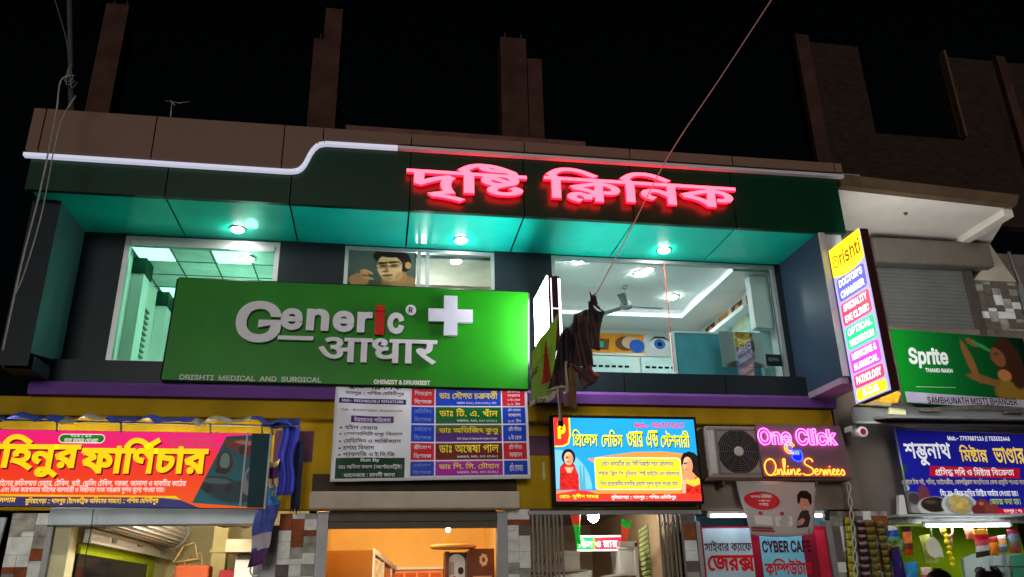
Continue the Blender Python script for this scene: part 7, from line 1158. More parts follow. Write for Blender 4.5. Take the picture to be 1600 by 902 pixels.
m_.poly([pb(*q) for q in ((.16, .14), (.165, .42), (.175, .42), (.18, .2), (.19, .44), (.197, .44), (.2, .14))], pf, .010, 3)
m_.build('printed_woman', wmat, PS)
m_ = MB()
m_.poly([pb(*q) for q in ((.86, .085), (.875, .25), (.9, .32), (.93, .30), (.97, .28), (1, .30), (1, .085))], pf, .010, 0)
m_.poly([pb(*q) for q in ((.885, .22), (.89, .30), (.93, .26), (.97, .26), (.999, .30), (.999, .20), (.95, .17))], pf, .0105, 4)
m_.poly([pb(*q) for q in ((.875, .42), (.88, .52), (.9, .575), (.94, .6), (.98, .58), (1, .54), (1, .26), (.975, .30), (.9, .46))], pf, .0115, 1)
m_.ell(*pb(.925, .43), .075, .125, pf, .0125, 2); m_.poly([pb(*q) for q in ((.9, .33), (.96, .33), (.965, .24), (.91, .26))], pf, .0120, 2)
m_.poly([pb(*q) for q in ((.865, .09), (.88, .30), (.9, .33), (.905, .30), (.89, .09))], pf, .013, 2)
m_.build('printed_woman', wmat, PS)
shd = lit((20, 84, 30), .5); pyel = lit((255, 244, 20), 1.1)
for s, a, b in (('প্রিন্সেস', .125, .30), ('লেডিস', .328, .476), ('ওয়ার', .506, .62), ('এন্ড', .645, .728), ('স্টেশনারী', .748, .955)):
    m_ = MB(); text(m_, s, pf, *PBX(a+.004, .632, b+.004, .845), d=.006, bold=30, boldy=22); m_.build('headline_shadow', shd, PS)
    words(s, pf, PBX(a, .645, b, .858), .009, pyel, PS, name='headline', bold=16, boldy=10)
words('Mob.- 9563775617', pf, PBX(.57, .885, .93, .955), .006, lit((240, 40, 90)), PS, bold=40)
words('P', pf, PBX(.025, .74, .08, .93), .010, pyel, PS, bold=70)
pblue = lit((30, 60, 190), .7)
for k, s in enumerate(('এখানে কসমেটিক দ্রব্য, সিটি ডিজাইন গহনা, মহিলাদের', 'পোষাক (ফ্রিল, টপ, চুড়িদার), গিফ্ট আইটেম এবং মহিলাদের', 'নিত্য প্রয়োজনীয় যাবতীয় দ্রব্যাদি সুলভ মূল্যে পাওয়া যায়।')):
    words(s, pf, PBX((.31, .285, .30)[k], .40-k*.122, (.82, .86, .845)[k], .49-k*.122), .012, pblue, PS, bold=16)
words('প্রোঃ- সুদীপ সামন্ত', pf, PBX(.02, .02, .285, .085), .012, pyel, PS, bold=16)
words('মুনিয়াগেড়া :: দাসপুর :: পশ্চিম মেদিনীপুর', pf, PBX(.37, .01, .82, .075), .012, lit((255, 250, 250), 1.1), PS, bold=14)
m_ = MB()
for x in (3.0, 4.3): m_.box(x, x+.03, -.22, -.02, 4.05, 4.08).box(x, x+.03, -.22, -.02, 2.93, 2.96)
m_.build('bracket', steel, PS)

# --- drinks sign of the sweet shop
SS = thing('drinks_sign', 'dark green soft drink sign with a drinking figure and a grey name strip, upper right', 'sign', (9.6, -.4, 4.4))
s0 = [8.397,5.693, 8.407,4.439, 10.522,4.358, 10.881,5.625]
RX = 10.85
sq = FY(-.45); zT, zB, xL, xL2 = s0[1], s0[3], s0[0], s0[2]
MB().prism([(8.40, 4.44), (RX, 4.33), (RX, 5.60), (8.40, 5.69)], sq, -.06, 0).build('panel', ramp('bottle_green_print', [(0, (10, 112, 30)), (.45, (5, 74, 28)), (1, (3, 18, 12))], 0, -1.2, 1.2, .2), SS)  # board lit from outside; a faint glow is put into its colour
MB().prism([(8.41, 4.445), (RX, 4.335), (RX, 4.505), (8.41, 4.62)], sq, .0005, .004).build('name_strip', M('strip_grey', (158, 152, 172), .5), SS)
words('SAMBHUNATH MISTI BHANDER', sq, (8.78, 4.425, 10.42, 4.54), .007, groove, SS, bold=20)
m_ = MB(); text(m_, 'Sprite', sq, 8.60, 5.02, 9.33, 5.38, d=.004, bold=44, skew=.12); m_.build('headline', M('logo_white', (216, 222, 220), .5), SS)
words('THAND RAKH', sq, (8.86, 4.955, 9.36, 5.025), .004, M('logo_white', (216, 222, 220), .5), SS, bold=44)
m_ = MB(); m_.rect(8.62, 4.70, 9.35, 4.708, sq, .004); m_.build('fine_line', M('line_grey', (150, 190, 150), .5), SS)
photo(MC['bottle_green_print'], (9.55, 4.56, 10.62, 5.60), (9.6, -.4, 4.4), [
 (.80, .10, .30, .26, 0, (104, 80, 26), .15), (.34, .28, .30, .07, -14, (98, 66, 34), .12), (.17, .58, .07, .36, 14, (104, 70, 36), .12), (.28, .90, .12, .06, -30, (98, 66, 38), .15), (.44, .84, .2, .035, -28, (40, 110, 60), .2),
 (.84, .62, .24, .36, 0, (48, 26, 16), .12), (.95, .40, .16, .26, 0, (44, 24, 16), .15), (.68, .66, .12, .17, 20, (100, 62, 36), .1), (.60, .64, .05, .03, 10, (120, 50, 40), .3), (.66, .72, .05, .02, 0, (60, 36, 26), .4), (.72, .36, .12, .10, 0, (140, 92, 48), .15)])

# --- blue sweet shop sign
BS = thing('sweet_shop_sign', 'wide deep blue sweet shop sign with white and gold Bengali headline at the lower right', 'sign', (9.5, -.3, 2.7))
uf = FY(-.32)
MB().prism([(8.19, 2.725), (11.0, 2.63), (11.0, 3.95), (8.19, 4.03)], uf, -.05, 0).build('panel', M('royal_blue_flex', (34, 36, 172), .3, var=.1, es=.16), BS)  # panel and lettering given a glow for the light falling on them
m_ = MB(); m_.tube([(8.18, -.33, 4.04), (11.0, -.33, 3.96)], .016, 0, 6).tube([(8.18, -.33, 2.72), (8.18, -.33, 4.04)], .014, 0, 6)
m_.build('frame', alu, BS)
bw_ = M('sign_white', (226, 226, 230), .4, es=.5); bg_ = M('sign_gold', (236, 200, 80), .4, es=.5)
def bsx(s, box, mat, d=.005, **k): words(s, uf, box, d, mat, BS, **k)
bsx('শম্ভুনাথ', (8.285,3.447,9.105,3.818), bw_, name='headline', bold=20)
bsx('মিষ্টান্ন', (9.257,3.502,9.75,3.786), bg_, name='headline', bold=18)
bsx('ভাণ্ডার', (9.865,3.485,10.423,3.76), bg_, name='headline', bold=18)
bsx('Mob.- 7797887126 // 733332446', (9.096,3.847,10.23,3.93), bw_, bold=44)
q = [(8.674,3.445),(10.285,3.412),(10.239,3.249),(8.637,3.285)]
red_bar = MB().poly(q, uf, .004).build('red_bar', M('bar_red', (206, 24, 60), .5, es=.2), BS)
m_ = MB(); text(m_, 'প্রসিদ্ধ দধি ও মিষ্টান্ন বিক্রেতা', uf, *(8.749,3.279,10.154,3.425), d=.008, bold=14); m_.build('lettering', bw_, red_bar)
bsx('এখানে টক দই, পনির, আইসক্রীম, কোলড্রিঙ্কস জন্মদিনের কেক প্রভৃতি পাওয়া যায়', (8.129,3.127,10.321,3.253), M('sign_cream', (216, 206, 170), .4, es=.2), bold=18)
bsx('বিঃ দ্রঃ- বিয়ে বাড়ির মিষ্টির অর্ডার নেওয়া হয়।', (8.759,2.957,10.134,3.086), bw_, bold=18)
bsx('জেরক্স করা হয়।', (9.602,2.837,10.146,2.937), M('sign_lime', (190, 220, 90), .4, es=.2), bold=16)
q = [(9.755,2.789),(10.221,2.778),(10.19,2.669),(9.65,2.691)]
rt = MB().poly(q, uf, .004).build('red_tag', M('bar_red', (206, 24, 60)), BS)
m_ = MB(); text(m_, 'দাসপুর :: পঃ', uf, *(9.807,2.699,10.13,2.769), d=.008, bold=14); m_.build('lettering', bw_, rt)
sx = (8.063,2.68,10.156,3.324)
photo(MC['royal_blue_flex'], sx, (9.5, -.3, 2.7), [
 (.10, .30, .10, .26, 0, (130, 124, 122), .12), (.11, .40, .05, .14, 0, (70, 66, 70), .2), (.20, .46, .05, .26, 0, (122, 60, 80), .25), (.15, .15, .12, .10, 0, (150, 150, 148), .2),
 (.27, .20, .14, .26, 0, (196, 196, 194), .07), (.27, .26, .115, .19, 0, (50, 38, 34), .08), (.24, .32, .05, .05, 0, (96, 76, 68), .4),
 (.475, .24, .15, .30, 0, (206, 212, 214), .07), (.475, .26, .12, .24, 0, (150, 160, 160), .12), (.42, .34, .035, .085, 0, (216, 190, 110), .12), (.47, .38, .035, .085, 0, (206, 176, 90), .12), (.52, .33, .035, .085, 0, (214, 186, 104), .12), (.43, .18, .035, .085, 0, (206, 178, 96), .12), (.48, .22, .035, .085, 0, (222, 198, 124), .12), (.53, .20, .035, .08, 0, (204, 172, 88), .12), (.475, .10, .035, .07, 0, (196, 160, 80), .15),
 (.67, .22, .06, .17, 0, (132, 56, 50), .1), (.74, .14, .06, .15, 0, (146, 66, 58), .1), (.62, .12, .05, .13, 0, (120, 50, 48), .12), (.66, .28, .02, .04, 0, (190, 120, 110), .4),
 (.02, .93, .05, .16, 0, (36, 92, 84), .2), (.05, 1.08, .06, .1, 30, (30, 84, 70), .2), (.04, .66, .05, .10, 0, (190, 194, 196), .08)])
MB().box(7.95, 11.1, -.36, -.05, 2.665, 2.70).build('shelf', M('pale_shelf', (182, 186, 190), .5), BS, .004)
MB().prism([(8.02, 2.701), (8.16, 2.701), (8.16, 3.0), (8.08, 3.0)], uf, -.12, -.05).build('bracket', white, BS)

# --- neon on its board
NE = thing('neon_sign', 'dark board with pink neon heading, blue hand and orange neon script beside the cooling unit', 'sign', (6.5, -.5, 3.2))
nq = FY(-.50)
nbd = (5.80, 3.235, 7.16, 4.035)
MB().prism([(5.76, 3.24), (7.20, 3.24), (7.13, 4.035), (5.72, 4.035)], nq, -.04, 0).build('board', M('smoked_board', (124, 100, 112), .35, var=.05, coat=.2), NE)
pink = glow('pink_neon', (255, 96, 214), 4.2)
pink_in = M('magenta_fill', (196, 8, 120), .4)
def outline_neon(s, box, bold=0):
    it = [(glyph(g, bold), x) for g, x, y in TXT[s]]
    xs = [p[0]+x for G, x in it for c in G[3] for p in c]; ys = [p[1] for G, x in it for c in G[3] for p in c]
    a, b, c0, e = min(xs), max(xs), min(ys), max(ys); u0, v0, u1, v1 = box
    tm = MB(); fm = MB()
    for G, x in it:
        T = lambda p: (u0+(p[0]+x-a)/(b-a)*(u1-u0), v0+(p[1]-c0)/(e-c0)*(v1-v0))
        for c in G[3]: tm.tube([nq(*T(p), .03) for p in c], .0095, 0, 6, closed=True)
        k = len(fm.v); fm.v += [nq(*T(p), .008) for p in G[0]]
        for f in G[1]: fm.f.append(tuple(k+i for i in f)); fm.m.append(0); fm.sm.append(False)
    tm.build('neon_tube', pink, NE); fm.build('letter_back', pink_in, NE)
outline_neon('One Click', (5.722,3.72,7.018,3.973), 34)
orange = glow('orange_neon', (255, 128, 36), 4.6)
def script(strokes, box, r=.0085):
    xs = [p[0] for s in strokes for p in s]; ys = [p[1] for s in strokes for p in s]
    a, b, c, e = min(xs), max(xs), min(ys), max(ys); u0, v0, u1, v1 = box
    tm = MB()
    for s in strokes: tm.tube(spline([nq(u0+(x-a)/(b-a)*(u1-u0), v0+(y-c)/(e-c)*(v1-v0), .03) for x, y in s], 5), r, 0, 6)
    return tm
O_ = [[(9, 19), (4, 17), (1, 10), (3, 2), (8, 0), (13, 5), (14.5, 12), (12, 18), (8, 19.4), (6, 18)],
      [(9.5, 1.5), (12, .6), (15, 2), (16.5, 7), (17, 1), (18, 5), (20, 7), (21, 5), (21, 1), (22.5, 1.5), (25, 9), (26.5, 18), (25, 19.5), (24, 16), (24.5, 3), (26, .8), (28, 4), (28.6, 7), (28.6, 2), (30, 1), (31.5, 4), (32, 7), (32.2, 1), (33.5, 5.5), (35.5, 7), (36.3, 4.5), (36.5, 1), (38, 1.4), (40, 4), (43, 6), (42, 7.2), (40, 6), (39.5, 2.5), (41.5, .8), (44, 2.2)],
      [(28.7, 10.2), (29.1, 10.6), (29.3, 10.2)],
      [(60, 16), (59, 19), (55, 20.2), (51, 18), (50, 14), (54, 11), (58.5, 8), (59, 3), (54, .4), (49, .6), (46, 2.2)],
      [(60, 4), (64, 4.5), (65, 6.6), (63, 7.4), (61, 5), (61.2, 2), (63.5, .8), (66.5, 2.5), (68, 6.5), (68.6, 7.3), (69.5, 5.8), (71, 6), (71, 1.5), (72.2, .8), (74, 6.8), (75.5, .8), (77.5, 6.8), (79, 5.8), (79.6, 6.8), (79.6, 1.6), (81, .9), (83, 3), (86, 6.4), (84.5, 7.4), (82.6, 5), (83, 1.8), (85.5, .8), (88, 3.5), (90.5, 5.5), (90, 7.2), (88.2, 6), (88, 2), (90, .8), (92.5, 2.6), (95, 7), (97, 4), (96.4, 1), (93.6, .8)],
      [(79.6, 10), (80, 10.5), (80.3, 10)]]
script(O_, (5.761,3.261,7.052,3.515)).build('neon_tube', orange, NE)
bluen = glow('blue_neon', (40, 60, 255), 5); lbl = glow('pale_blue_neon', (120, 160, 255), 2.5)
hand = [(2, 12), (0, 15), (1.5, 16), (4, 12.5), (5, 10.5), (6.5, 12.5), (8, 11.5), (9.5, 12.8), (11, 11.6), (12.5, 12.6), (14, 11), (15, 6), (14, 2), (11, 0), (6, 1), (2.5, 4.5), (3.5, 8), (2, 12)]
hb_ = (6.193,3.471,6.401,3.683)
hT = lambda p: (hb_[0]+p[0]/15*(hb_[2]-hb_[0]), hb_[1]+p[1]/16*(hb_[3]-hb_[1]))
MB().poly([hT(p) for p in hand[:-1]], nq, .008).build('hand_back', glow('blue_fill', (16, 20, 235), .9), NE)
MB().tube(spline([nq(*hT(p), .03) for p in hand[:-1]], 4, True), .008, 0, 6, closed=True).build('neon_tube', bluen, NE)
m_ = MB()
for k in range(4): m_.tube([nq(*hT((5+k*2.1, 11.5)), .03), nq(*hT((4.4+k*2.2, 7.5)), .03)], .006, 0, 6)
m_.build('neon_tube', lbl, NE)
cxy = (6.213,3.674)
m_ = MB()
for r_, a0, a1 in ((.085, 20, 300), (.05, 10, 300)): m_.tube([nq(cxy[0]+r_*math.cos(R(a0+(a1-a0)*k/20)), cxy[1]+r_*math.sin(R(a0+(a1-a0)*k/20)), .03) for k in range(21)], .008, 0, 6)
m_.build('neon_tube', orange, NE)

# --- poster under the neon board
PO = thing('recharge_poster', 'pale hanging poster with a red oval and a smiling woman, below the neon board', 'poster', (6, -.4, 2.4))
pq = [(5.33, 3.19), (6.64, 3.165), (6.42, 2.42), (5.40, 2.42)]
def psf(u, v, d=0):
    b = 4*u*(1-u)
    x = (5.42+u*1.0)*(1-v)+(5.33+u*1.31)*v; z = (2.42-.05*b)*(1-v)+(3.19-.02*u)*v
    return Vector((x, -.44+.03*math.sin(u*7+v*2)-.02*math.sin(v*6)-d-.05*(1-v), z))
class PF:
    def __call__(s, u, v, d=0): return psf(u, v, d)
pfr = PF()
MB().sheet(psf, 20, 14, .002).build('paper', M('poster_pale', (186, 178, 178), .6, var=.06), PO)
m_ = MB(); m_.poly([(.27+.225*math.cos(R(a)), .64+.17*math.sin(R(a))) for a in range(0, 360, 12)], pfr, .006)
po = m_.build('red_oval', M('oval_red', (206, 40, 50), .5), PO)
m_ = MB()
for k, s in enumerate(('আপনার প্রয়োজনে', 'আমরা আছি পাশে', 'সব সময়ে')): text(m_, s, pfr, .14+.03*k, .69-k*.07, .40-.03*k, .735-k*.07, d=.011, bold=14)
m_.build('lettering', wt_, po)
m_ = MB()
m_.poly([(.70, .14), (.72, .30), (.77, .42), (.83, .48), (.90, .45), (.93, .30), (.90, .14)], pfr, .006, 0)
m_.poly([(.745, .62), (.75, .76), (.80, .84), (.88, .84), (.945, .76), (.955, .60), (.93, .55), (.90, .66), (.80, .70), (.765, .58)], pfr, .008, 1)
m_.poly([(.765, .62), (.78, .70), (.84, .74), (.90, .70), (.915, .60), (.89, .50), (.84, .45), (.79, .49), (.77, .55)], pfr, .007, 2)
m_.poly([(.80, .53), (.85, .50), (.88, .535), (.84, .52)], pfr, .010, 3)
m_.poly([(.71, .18), (.80, .20), (.84, .28), (.80, .32), (.72, .27)], pfr, .009, 2)
m_.poly([(.03, .10), (.93, .06), (.93, .10), (.03, .14)], pfr, .006, 4); m_.poly([(.03, .055), (.93, .015), (.93, .05), (.03, .09)], pfr, .006, 5)
for x in (.12, .40): m_.poly(rr(x, .19, x+.24, .36, .02), pfr, .006, 3); m_.poly([(x+.1+.03*math.cos(a*.6), .41+.035*math.sin(a*.6)) for a in range(10)], pfr, .006, 5)
m_.build('printed_woman', [M('shirt_dark', (70, 50, 60), .5), M('hair_dark', (44, 28, 24), .5), M('skin_warm', (208, 150, 120), .5), M('print_pale', (222, 214, 212), .5), M('print_brown2', (120, 80, 76), .5), M('print_red2', (170, 60, 60), .5)], PO)

# --- board in the doorway of the cyber cafe
CY = thing('cyber_cafe_board', 'maroon framed pale blue board with black and red lettering in the cyber cafe doorway', 'sign', (5.9, .02, 1.6))
yf = FY(-.02)
m_ = MB(); m_.box(4.835, 6.885, -.02, .03, .3, 2.56, 0)
m_.build('frame', M('maroon_board', (150, 22, 48), .5), CY)
m_ = MB(); a_ = (4.872,1.742,5.638,2.536); m_.slab(a_[0], .5, a_[2], a_[3], yf, .0005, .006); b_ = (5.776,1.728,6.469,2.436); m_.slab(b_[0], .5, b_[2], b_[3], yf, .0005, .006, 1).slab(b_[2]+.015, .4, 6.68, 2.5, yf, .0005, .005, 2).slab(6.70, .4, 6.86, 2.5, yf, .0005, .005, 3)
m_.build('panel', [M('pale_blue_board', (176, 202, 216), .4), M('sky_blue_board', (120, 196, 222), .4), M('wine_board', (132, 26, 52), .5), M('red_board', (196, 40, 66), .5)], CY)
ink = M('ink_dark', (70, 14, 30), .5); rink = M('ink_red', (206, 24, 30), .5)
words('সাইবার ক্যাফে', yf, (4.878,2.195,5.633,2.369), .012, ink, CY, bold=14)
words('CYBER CAFE', yf, (5.799,2.175,6.598,2.351), .012, ink, CY, bold=44)
words('জেরক্স', yf, (4.904,1.912,5.645,2.149), .012, rink, CY, bold=30)
words('কম্পিউটার', yf, (5.803,1.853,6.565,2.092), .012, rink, CY, bold=24)

# --- glasses adverts stuck in the first floor windows
AD = thing('eyewear_poster', 'advert of a dark haired man in spectacles filling the left leaf of the middle window', 'poster', (-.1, .05, 5))
af = FY(.008)
au0, au1, av0, av1 = -.60, .47, 5.95, 6.88
AU = lambda u, v: (au0+(au1-au0)*u, 6.13+.77*v)
m_ = MB(); m_.slab(au0, av0, au1, av1, af, -.006, 0).build('print', ramp('slate_to_olive_print', [(0, (52, 66, 30)), (.45, (44, 62, 40)), (.6, (76, 92, 84)), (1, (84, 104, 100))], 2, .7, 1.88, 0, .6), AD)
photo(MC['slate_to_olive_print'], (au0, 6.13, au1, 6.90), (-.1, .05, 5), [
 (.80, .20, .30, .26, 0, (150, 116, 76), .12), (.74, .40, .13, .22, -20, (168, 126, 82), .12), (.60, .86, .25, .16, 0, (40, 32, 24), .08), (.84, .74, .09, .22, 0, (44, 34, 26), .08),
 (.61, .62, .185, .30, 8, (226, 190, 140), .06), (.75, .42, .05, .12, -30, (196, 152, 106), .4), (.62, .93, .24, .09, 0, (36, 30, 24), .08), (.885, .68, .045, .08, 0, (196, 150, 104), .1),
 (.50, .70, .08, .022, 12, (60, 44, 32), .3), (.67, .735, .085, .022, 12, (60, 44, 32), .3), (.51, .645, .055, .03, 8, (84, 62, 46), .4), (.67, .665, .06, .03, 8, (84, 62, 46), .4),
 (.565, .58, .03, .09, 6, (176, 132, 90), .5), (.55, .525, .05, .022, 6, (130, 90, 60), .4), (.58, .435, .085, .026, 8, (128, 60, 48), .25), (.59, .36, .08, .05, 8, (190, 148, 104), .5),
 (.17, .30, .15, .16, 0, (178, 134, 92), .12), (.24, .44, .05, .12, 30, (198, 154, 108), .15), (.30, .50, .08, .028, -25, (208, 166, 120), .2), (.28, .40, .09, .022, -15, (120, 84, 54), .3), (.30, .36, .09, .03, -10, (200, 156, 110), .2), (.42, .12, .3, .12, 0, (92, 66, 40), .3)])
m_ = MB()
for c_, rx in ((.475, .085), (.665, .10)): m_.tube([af(*AU(c_+rx*math.cos(t*.314), 0.655+(c_-.47)*.16+.07*math.sin(t*.314)), .009) for t in range(20)], .005, 0, 5, closed=True)
m_.tube([af(*AU(.56, .69), .009), af(*AU(.57, .695), .009)], .005, 0, 5).tube([af(*AU(.765, .70), .009), af(*AU(.85, .74), .009)], .005, 0, 5).tube([af(*AU(.40, .705), .009), af(*AU(.62, .735), .009), af(*AU(.76, .755), .009)], .006, 0, 5)
m_.build('printed_spectacles', M('gold_frame', (110, 84, 46), .5), AD)
A2 = thing('bearded_man_poster', 'grey advert of a bearded man in round spectacles low in the right hand window', 'poster', (6, .05, 5.2))
bx = [5.55, 5.10, 6.34, 5.72]
bp2 = FY(.05); BU = lambda u, v: (bx[0]+(bx[2]-bx[0])*u, bx[1]+(bx[3]-bx[1])*v)
MB().slab(*BU(0, 0), *BU(1, 1), bp2, -.006, 0).build('print', ramp('grey_photo', [(0, (150, 158, 156)), (.5, (170, 178, 176)), (1, (200, 206, 204))], 0, -.4, .4, 0, .6), A2)
photo(MC['grey_photo'], (bx[0], bx[1], bx[2], bx[3]), (6, .05, 5.2), [
 (.5, .04, .42, .16, 0, (84, 84, 80), .15), (.55, .58, .20, .36, 0, (200, 188, 168), .06), (.55, .92, .20, .14, 0, (78, 72, 64), .12), (.37, .62, .04, .2, 0, (96, 88, 78), .2), (.73, .62, .04, .2, 0, (96, 88, 78), .2),
 (.55, .30, .19, .20, 0, (110, 102, 92), .2), (.55, .40, .10, .05, 0, (150, 110, 96), .3), (.47, .62, .05, .04, 0, (60, 54, 50), .4), (.64, .62, .05, .04, 0, (60, 54, 50), .4), (.555, .53, .04, .11, 0, (176, 160, 140), .5)])
m_ = MB()
for q_ in (.45, .64): m_.tube([bp2(*(BU(q_+.075*math.cos(t*.314), .62+.11*math.sin(t*.314))), .007) for t in range(20)], .006, 0, 5, closed=True)
m_.build('printed_spectacles', M('grey_dark', (70, 68, 62), .6), A2)
BG = single('brand_plate', MB().slab(6.33, 5.14, 6.61, 5.34, FY(.04), -.02, 0), M('plate_black', (30, 36, 38), .4), 'small black name plate standing inside the right window corner', 'sign', (6.47, .05, 5.14))
BG.name = 'name_plate'
words('BERG', FY(.04), (6.37, 5.22, 6.55, 5.28), .003, M('plate_letter', (150, 156, 154), .5), BG, bold=20)
# pictures along the back wall of the showroom
wf_ = FY(3.6)
def wallpic(label, u0, u1, shapes, mats):
    t = thing('wall_poster', label, 'poster', ((u0+u1)/2, 3.6, 6.3), 'posters along the back wall of the showroom')
    MB().slab(u0, 6.32, u1, 6.80, wf_, .0, .012).build('print', mats[0], t)
    m_ = MB(); U = lambda u, v: (u0+(u1-u0)*u, 6.32+.48*v)
    for k, (kind, pts, mi) in enumerate(shapes):
        if kind == 'p': m_.poly([U(*p) for p in pts], wf_, .016+.002*k, mi)
        else: m_.ell(*U(pts[0], pts[1]), pts[2], pts[3], wf_, .016+.002*k, mi)
    m_.build('picture', mats[1:], t)
wallpic('orange poster of a gadget, left end of the showroom back wall row', 4.1, 4.82, [('p', [(.1, .25), (.8, .25), (.85, .75), (.15, .75)], 0), ('p', [(.25, .35), (.65, .35), (.68, .62), (.28, .62)], 1), ('p', [(0, 0), (1, 0), (1, .1), (0, .1)], 2)], [M('poster_orange', (232, 144, 36), .5), M('poster_brown', (110, 70, 40), .5), M('poster_aqua', (60, 170, 150), .5), M('poster_white', (226, 226, 220), .5)])
wallpic('orange and blue crowd poster in the middle of the back wall row', 4.83, 5.46, [('e', (.35, .55, .22, .16), 0), ('e', (.55, .6, .2, .14), 1), ('e', (.75, .45, .17, .15), 2), ('p', [(0, 0), (1, 0), (1, .12), (0, .12)], 3)], [M('poster_orange', (232, 144, 36), .5), M('poster_brown', (110, 70, 40), .5), M('poster_peach', (220, 170, 140), .5), M('poster_blue', (40, 90, 180), .5), M('poster_white', (226, 226, 220), .5)])
wallpic('poster of a single large blue eye, right end of the back wall row', 5.47, 6.15, [('p', [(.15, .55), (.35, .78), (.6, .8), (.85, .6), (.6, .36), (.35, .36)], 0), ('e', (.5, .57, .13, .11), 1), ('e', (.5, .57, .06, .05), 2), ('p', [(.12, .66), (.35, .92), (.65, .92), (.9, .7), (.62, .84), (.35, .84)], 2)], [M('poster_skin', (212, 206, 206), .5), M('poster_white', (226, 226, 220), .5), M('poster_eye', (50, 110, 190), .5), M('poster_black', (30, 30, 36), .5)])

# ================================================================== LAMPS
lamp = glow('downlight_white', (255, 250, 240), 200)
def downlight(x, y, z, label, group, r=.095, mat=lamp, drop=.022):
    t = thing('downlight', label, 'ceiling light', (x, y, z), group)
    m_ = MB(); m_.lathe([(r+.025, 0), (r+.025, -.012), (r, -.018)], (x, y, z), 'z', 0, 20); m_.build('rim', white, t)
    m_ = MB(); m_.lathe([(r*.98, -.0185), (r*.9, -.018-drop*.6), (r*.5, -.018-drop)], (x, y, z), 'z', 0, 20); m_.build('diffuser', mat, t)
    return t
for x, l in ((-2.27, 'lit round downlight in the teal soffit above the left window'), (1.16, 'lit round downlight in the teal soffit above the middle window'), (4.55, 'lit round downlight in the teal soffit above the right window')):
    downlight(x, -.4, 6.968, l, 'downlights in the teal soffit')
room_l = glow('room_light', (255, 252, 248), 230)
for x, y, z, l in ((3.27, .42, 7.06, 'round room downlight nearest the top left corner of the right window'), (4.55, .85, 7.06, 'round room downlight above the ceiling fan in the right window'), (5.55, 1.95, 7.06, 'bright round room downlight right of the ceiling fan')):
    downlight(x, y, z, l, 'downlights in the showroom ceiling', .10, room_l)
downlight(-2.25, .55, 6.89, 'round white lamp in the gridded ceiling of the left room', None, .10, room_l)
shop_l = glow('shop_light', (255, 246, 232), 240)
def bulb(x, y, z, r, label, mat=shop_l):
    t = thing('ceiling_bulb', label, 'lamp', (x, y, z), None)
    MB().lathe([(.05, 0), (.05, -.05), (.03, -.06)], (x, y, z), 'z', 0, 14).tube([(x, y, z), (x, y, max(z, 6.85 if z > 5 else z)+.001)], .006).build('holder', white, t)
    MB().lathe([(.03, -.061), (r*.8, -.08), (r, -.08-r*.6), (r*.8, -.08-r*1.2), (.02, -.08-r*1.7)], (x, y, z), 'z', 0, 16).build('bulb', mat, t)
    return t
bulb(-2.7, .9, 3.45, .12, 'bare bulb on the ceiling of the furniture showroom')
bulb(-1.6, 1.4, 3.45, .08, 'second bulb near the brown fan in the furniture showroom')
bulb(1.08, .6, 2.705, .035, 'small white lamp under the lintel of the orange shop', glow('white_spot', (235, 240, 255), 60))
bulb(.3, 1.4, 3.6, .14, 'warm bulb on the ceiling of the orange shop', glow('warm_shop_light', (255, 226, 180), 190))
bulb(3.62, 1.6, 3.02, .10, 'round white lamp on the ceiling of the narrow ladies wear shop', glow('soft_shop_light', (255, 248, 236), 120))
bulb(.6, 1.5, 6.3, .12, 'added unseen bulb in the middle upstairs room, behind the green board', glow('added_upstairs_light', (255, 250, 240), 110))  # hidden lamp added to brighten the middle room's ceiling
bulb(-2.4, 1.4, 6.2, .12, 'added unseen bulb in the left upstairs room, behind the green board', glow('added_green_room_light', (225, 255, 244), 70))  # hidden lamp added to brighten the left room
def tube_light(x0, x1, y, z, label, es=9):
    t = thing('tube_light', label, 'tube light', ((x0+x1)/2, y, z))
    MB().box(x0-.04, x1+.04, y-.02, y+.03, z+.03, z+.07).box(x0-.05, x0-.005, y-.02, y+.02, z-.02, z+.03).box(x1+.005, x1+.05, y-.02, y+.02, z-.02, z+.03).build('batten', white, t)
    MB().tube([(x0, y, z), (x1, y, z)], .020, 0, 10).build('tube', glow('tube_white_%d' % es, (238, 246, 255), es), t)
    return t
tube_light(8.47, 9.92, -.22, 2.535, 'long bright tube light over the hanging goods of the sweet shop', 34)
tube_light(4.95, 6.75, -.2, 2.70, 'tube light behind the hanging poster above the cyber cafe door', 12)
MB_ = MB().box(7.95, 8.46, -.235, -.205, 2.53, 2.556)
single('hanging_rail', MB_, M('lime_rail', (190, 220, 90), .5), 'lime green rail beside the tube light holding packets', 'rail', (8.2, -.22, 2.54))

# ================================================================== THINGS ON AND ROUND THE FACADE
# fan in the showroom
def fan(name, label, x, y, z, ceil, mat, L=.58, a0=20):
    t = thing(name, label, 'fan', (x, y, z))
    MB().tube([(x, y, z+.08), (x, y, ceil)], .014).lathe([(.05, .0), (.06, -.05), (.02, -.07)], (x, y, ceil), 'z').build('rod', mat, t)
    MB().lathe([(.03, .09), (.10, .06), (.12, .01), (.11, -.04), (.05, -.07), (.01, -.075)], (x, y, z), 'z', 0, 24).build('motor', mat, t)
    for k in range(3):
        a = R(a0+120*k); e = Vector((math.cos(a), math.sin(a), 0)); n = Vector((-e.y, e.x, 0)); o = Vector((x, y, z-.01))
        m_ = MB(); m_.sheet(lambda u, v: o+e*(.12+L*u)+n*((v-.5)*(.10+.05*u))+Vector((0, 0, .02*(v-.5))), 6, 2, .006)
        m_.build('blade', mat, t)
    return t
fan('ceiling_fan', 'grey ceiling fan in the white showroom behind the right window', 4.45, 1.5, 6.66, 7.06, M('fan_grey', (120, 122, 122), .45), .6, 5)
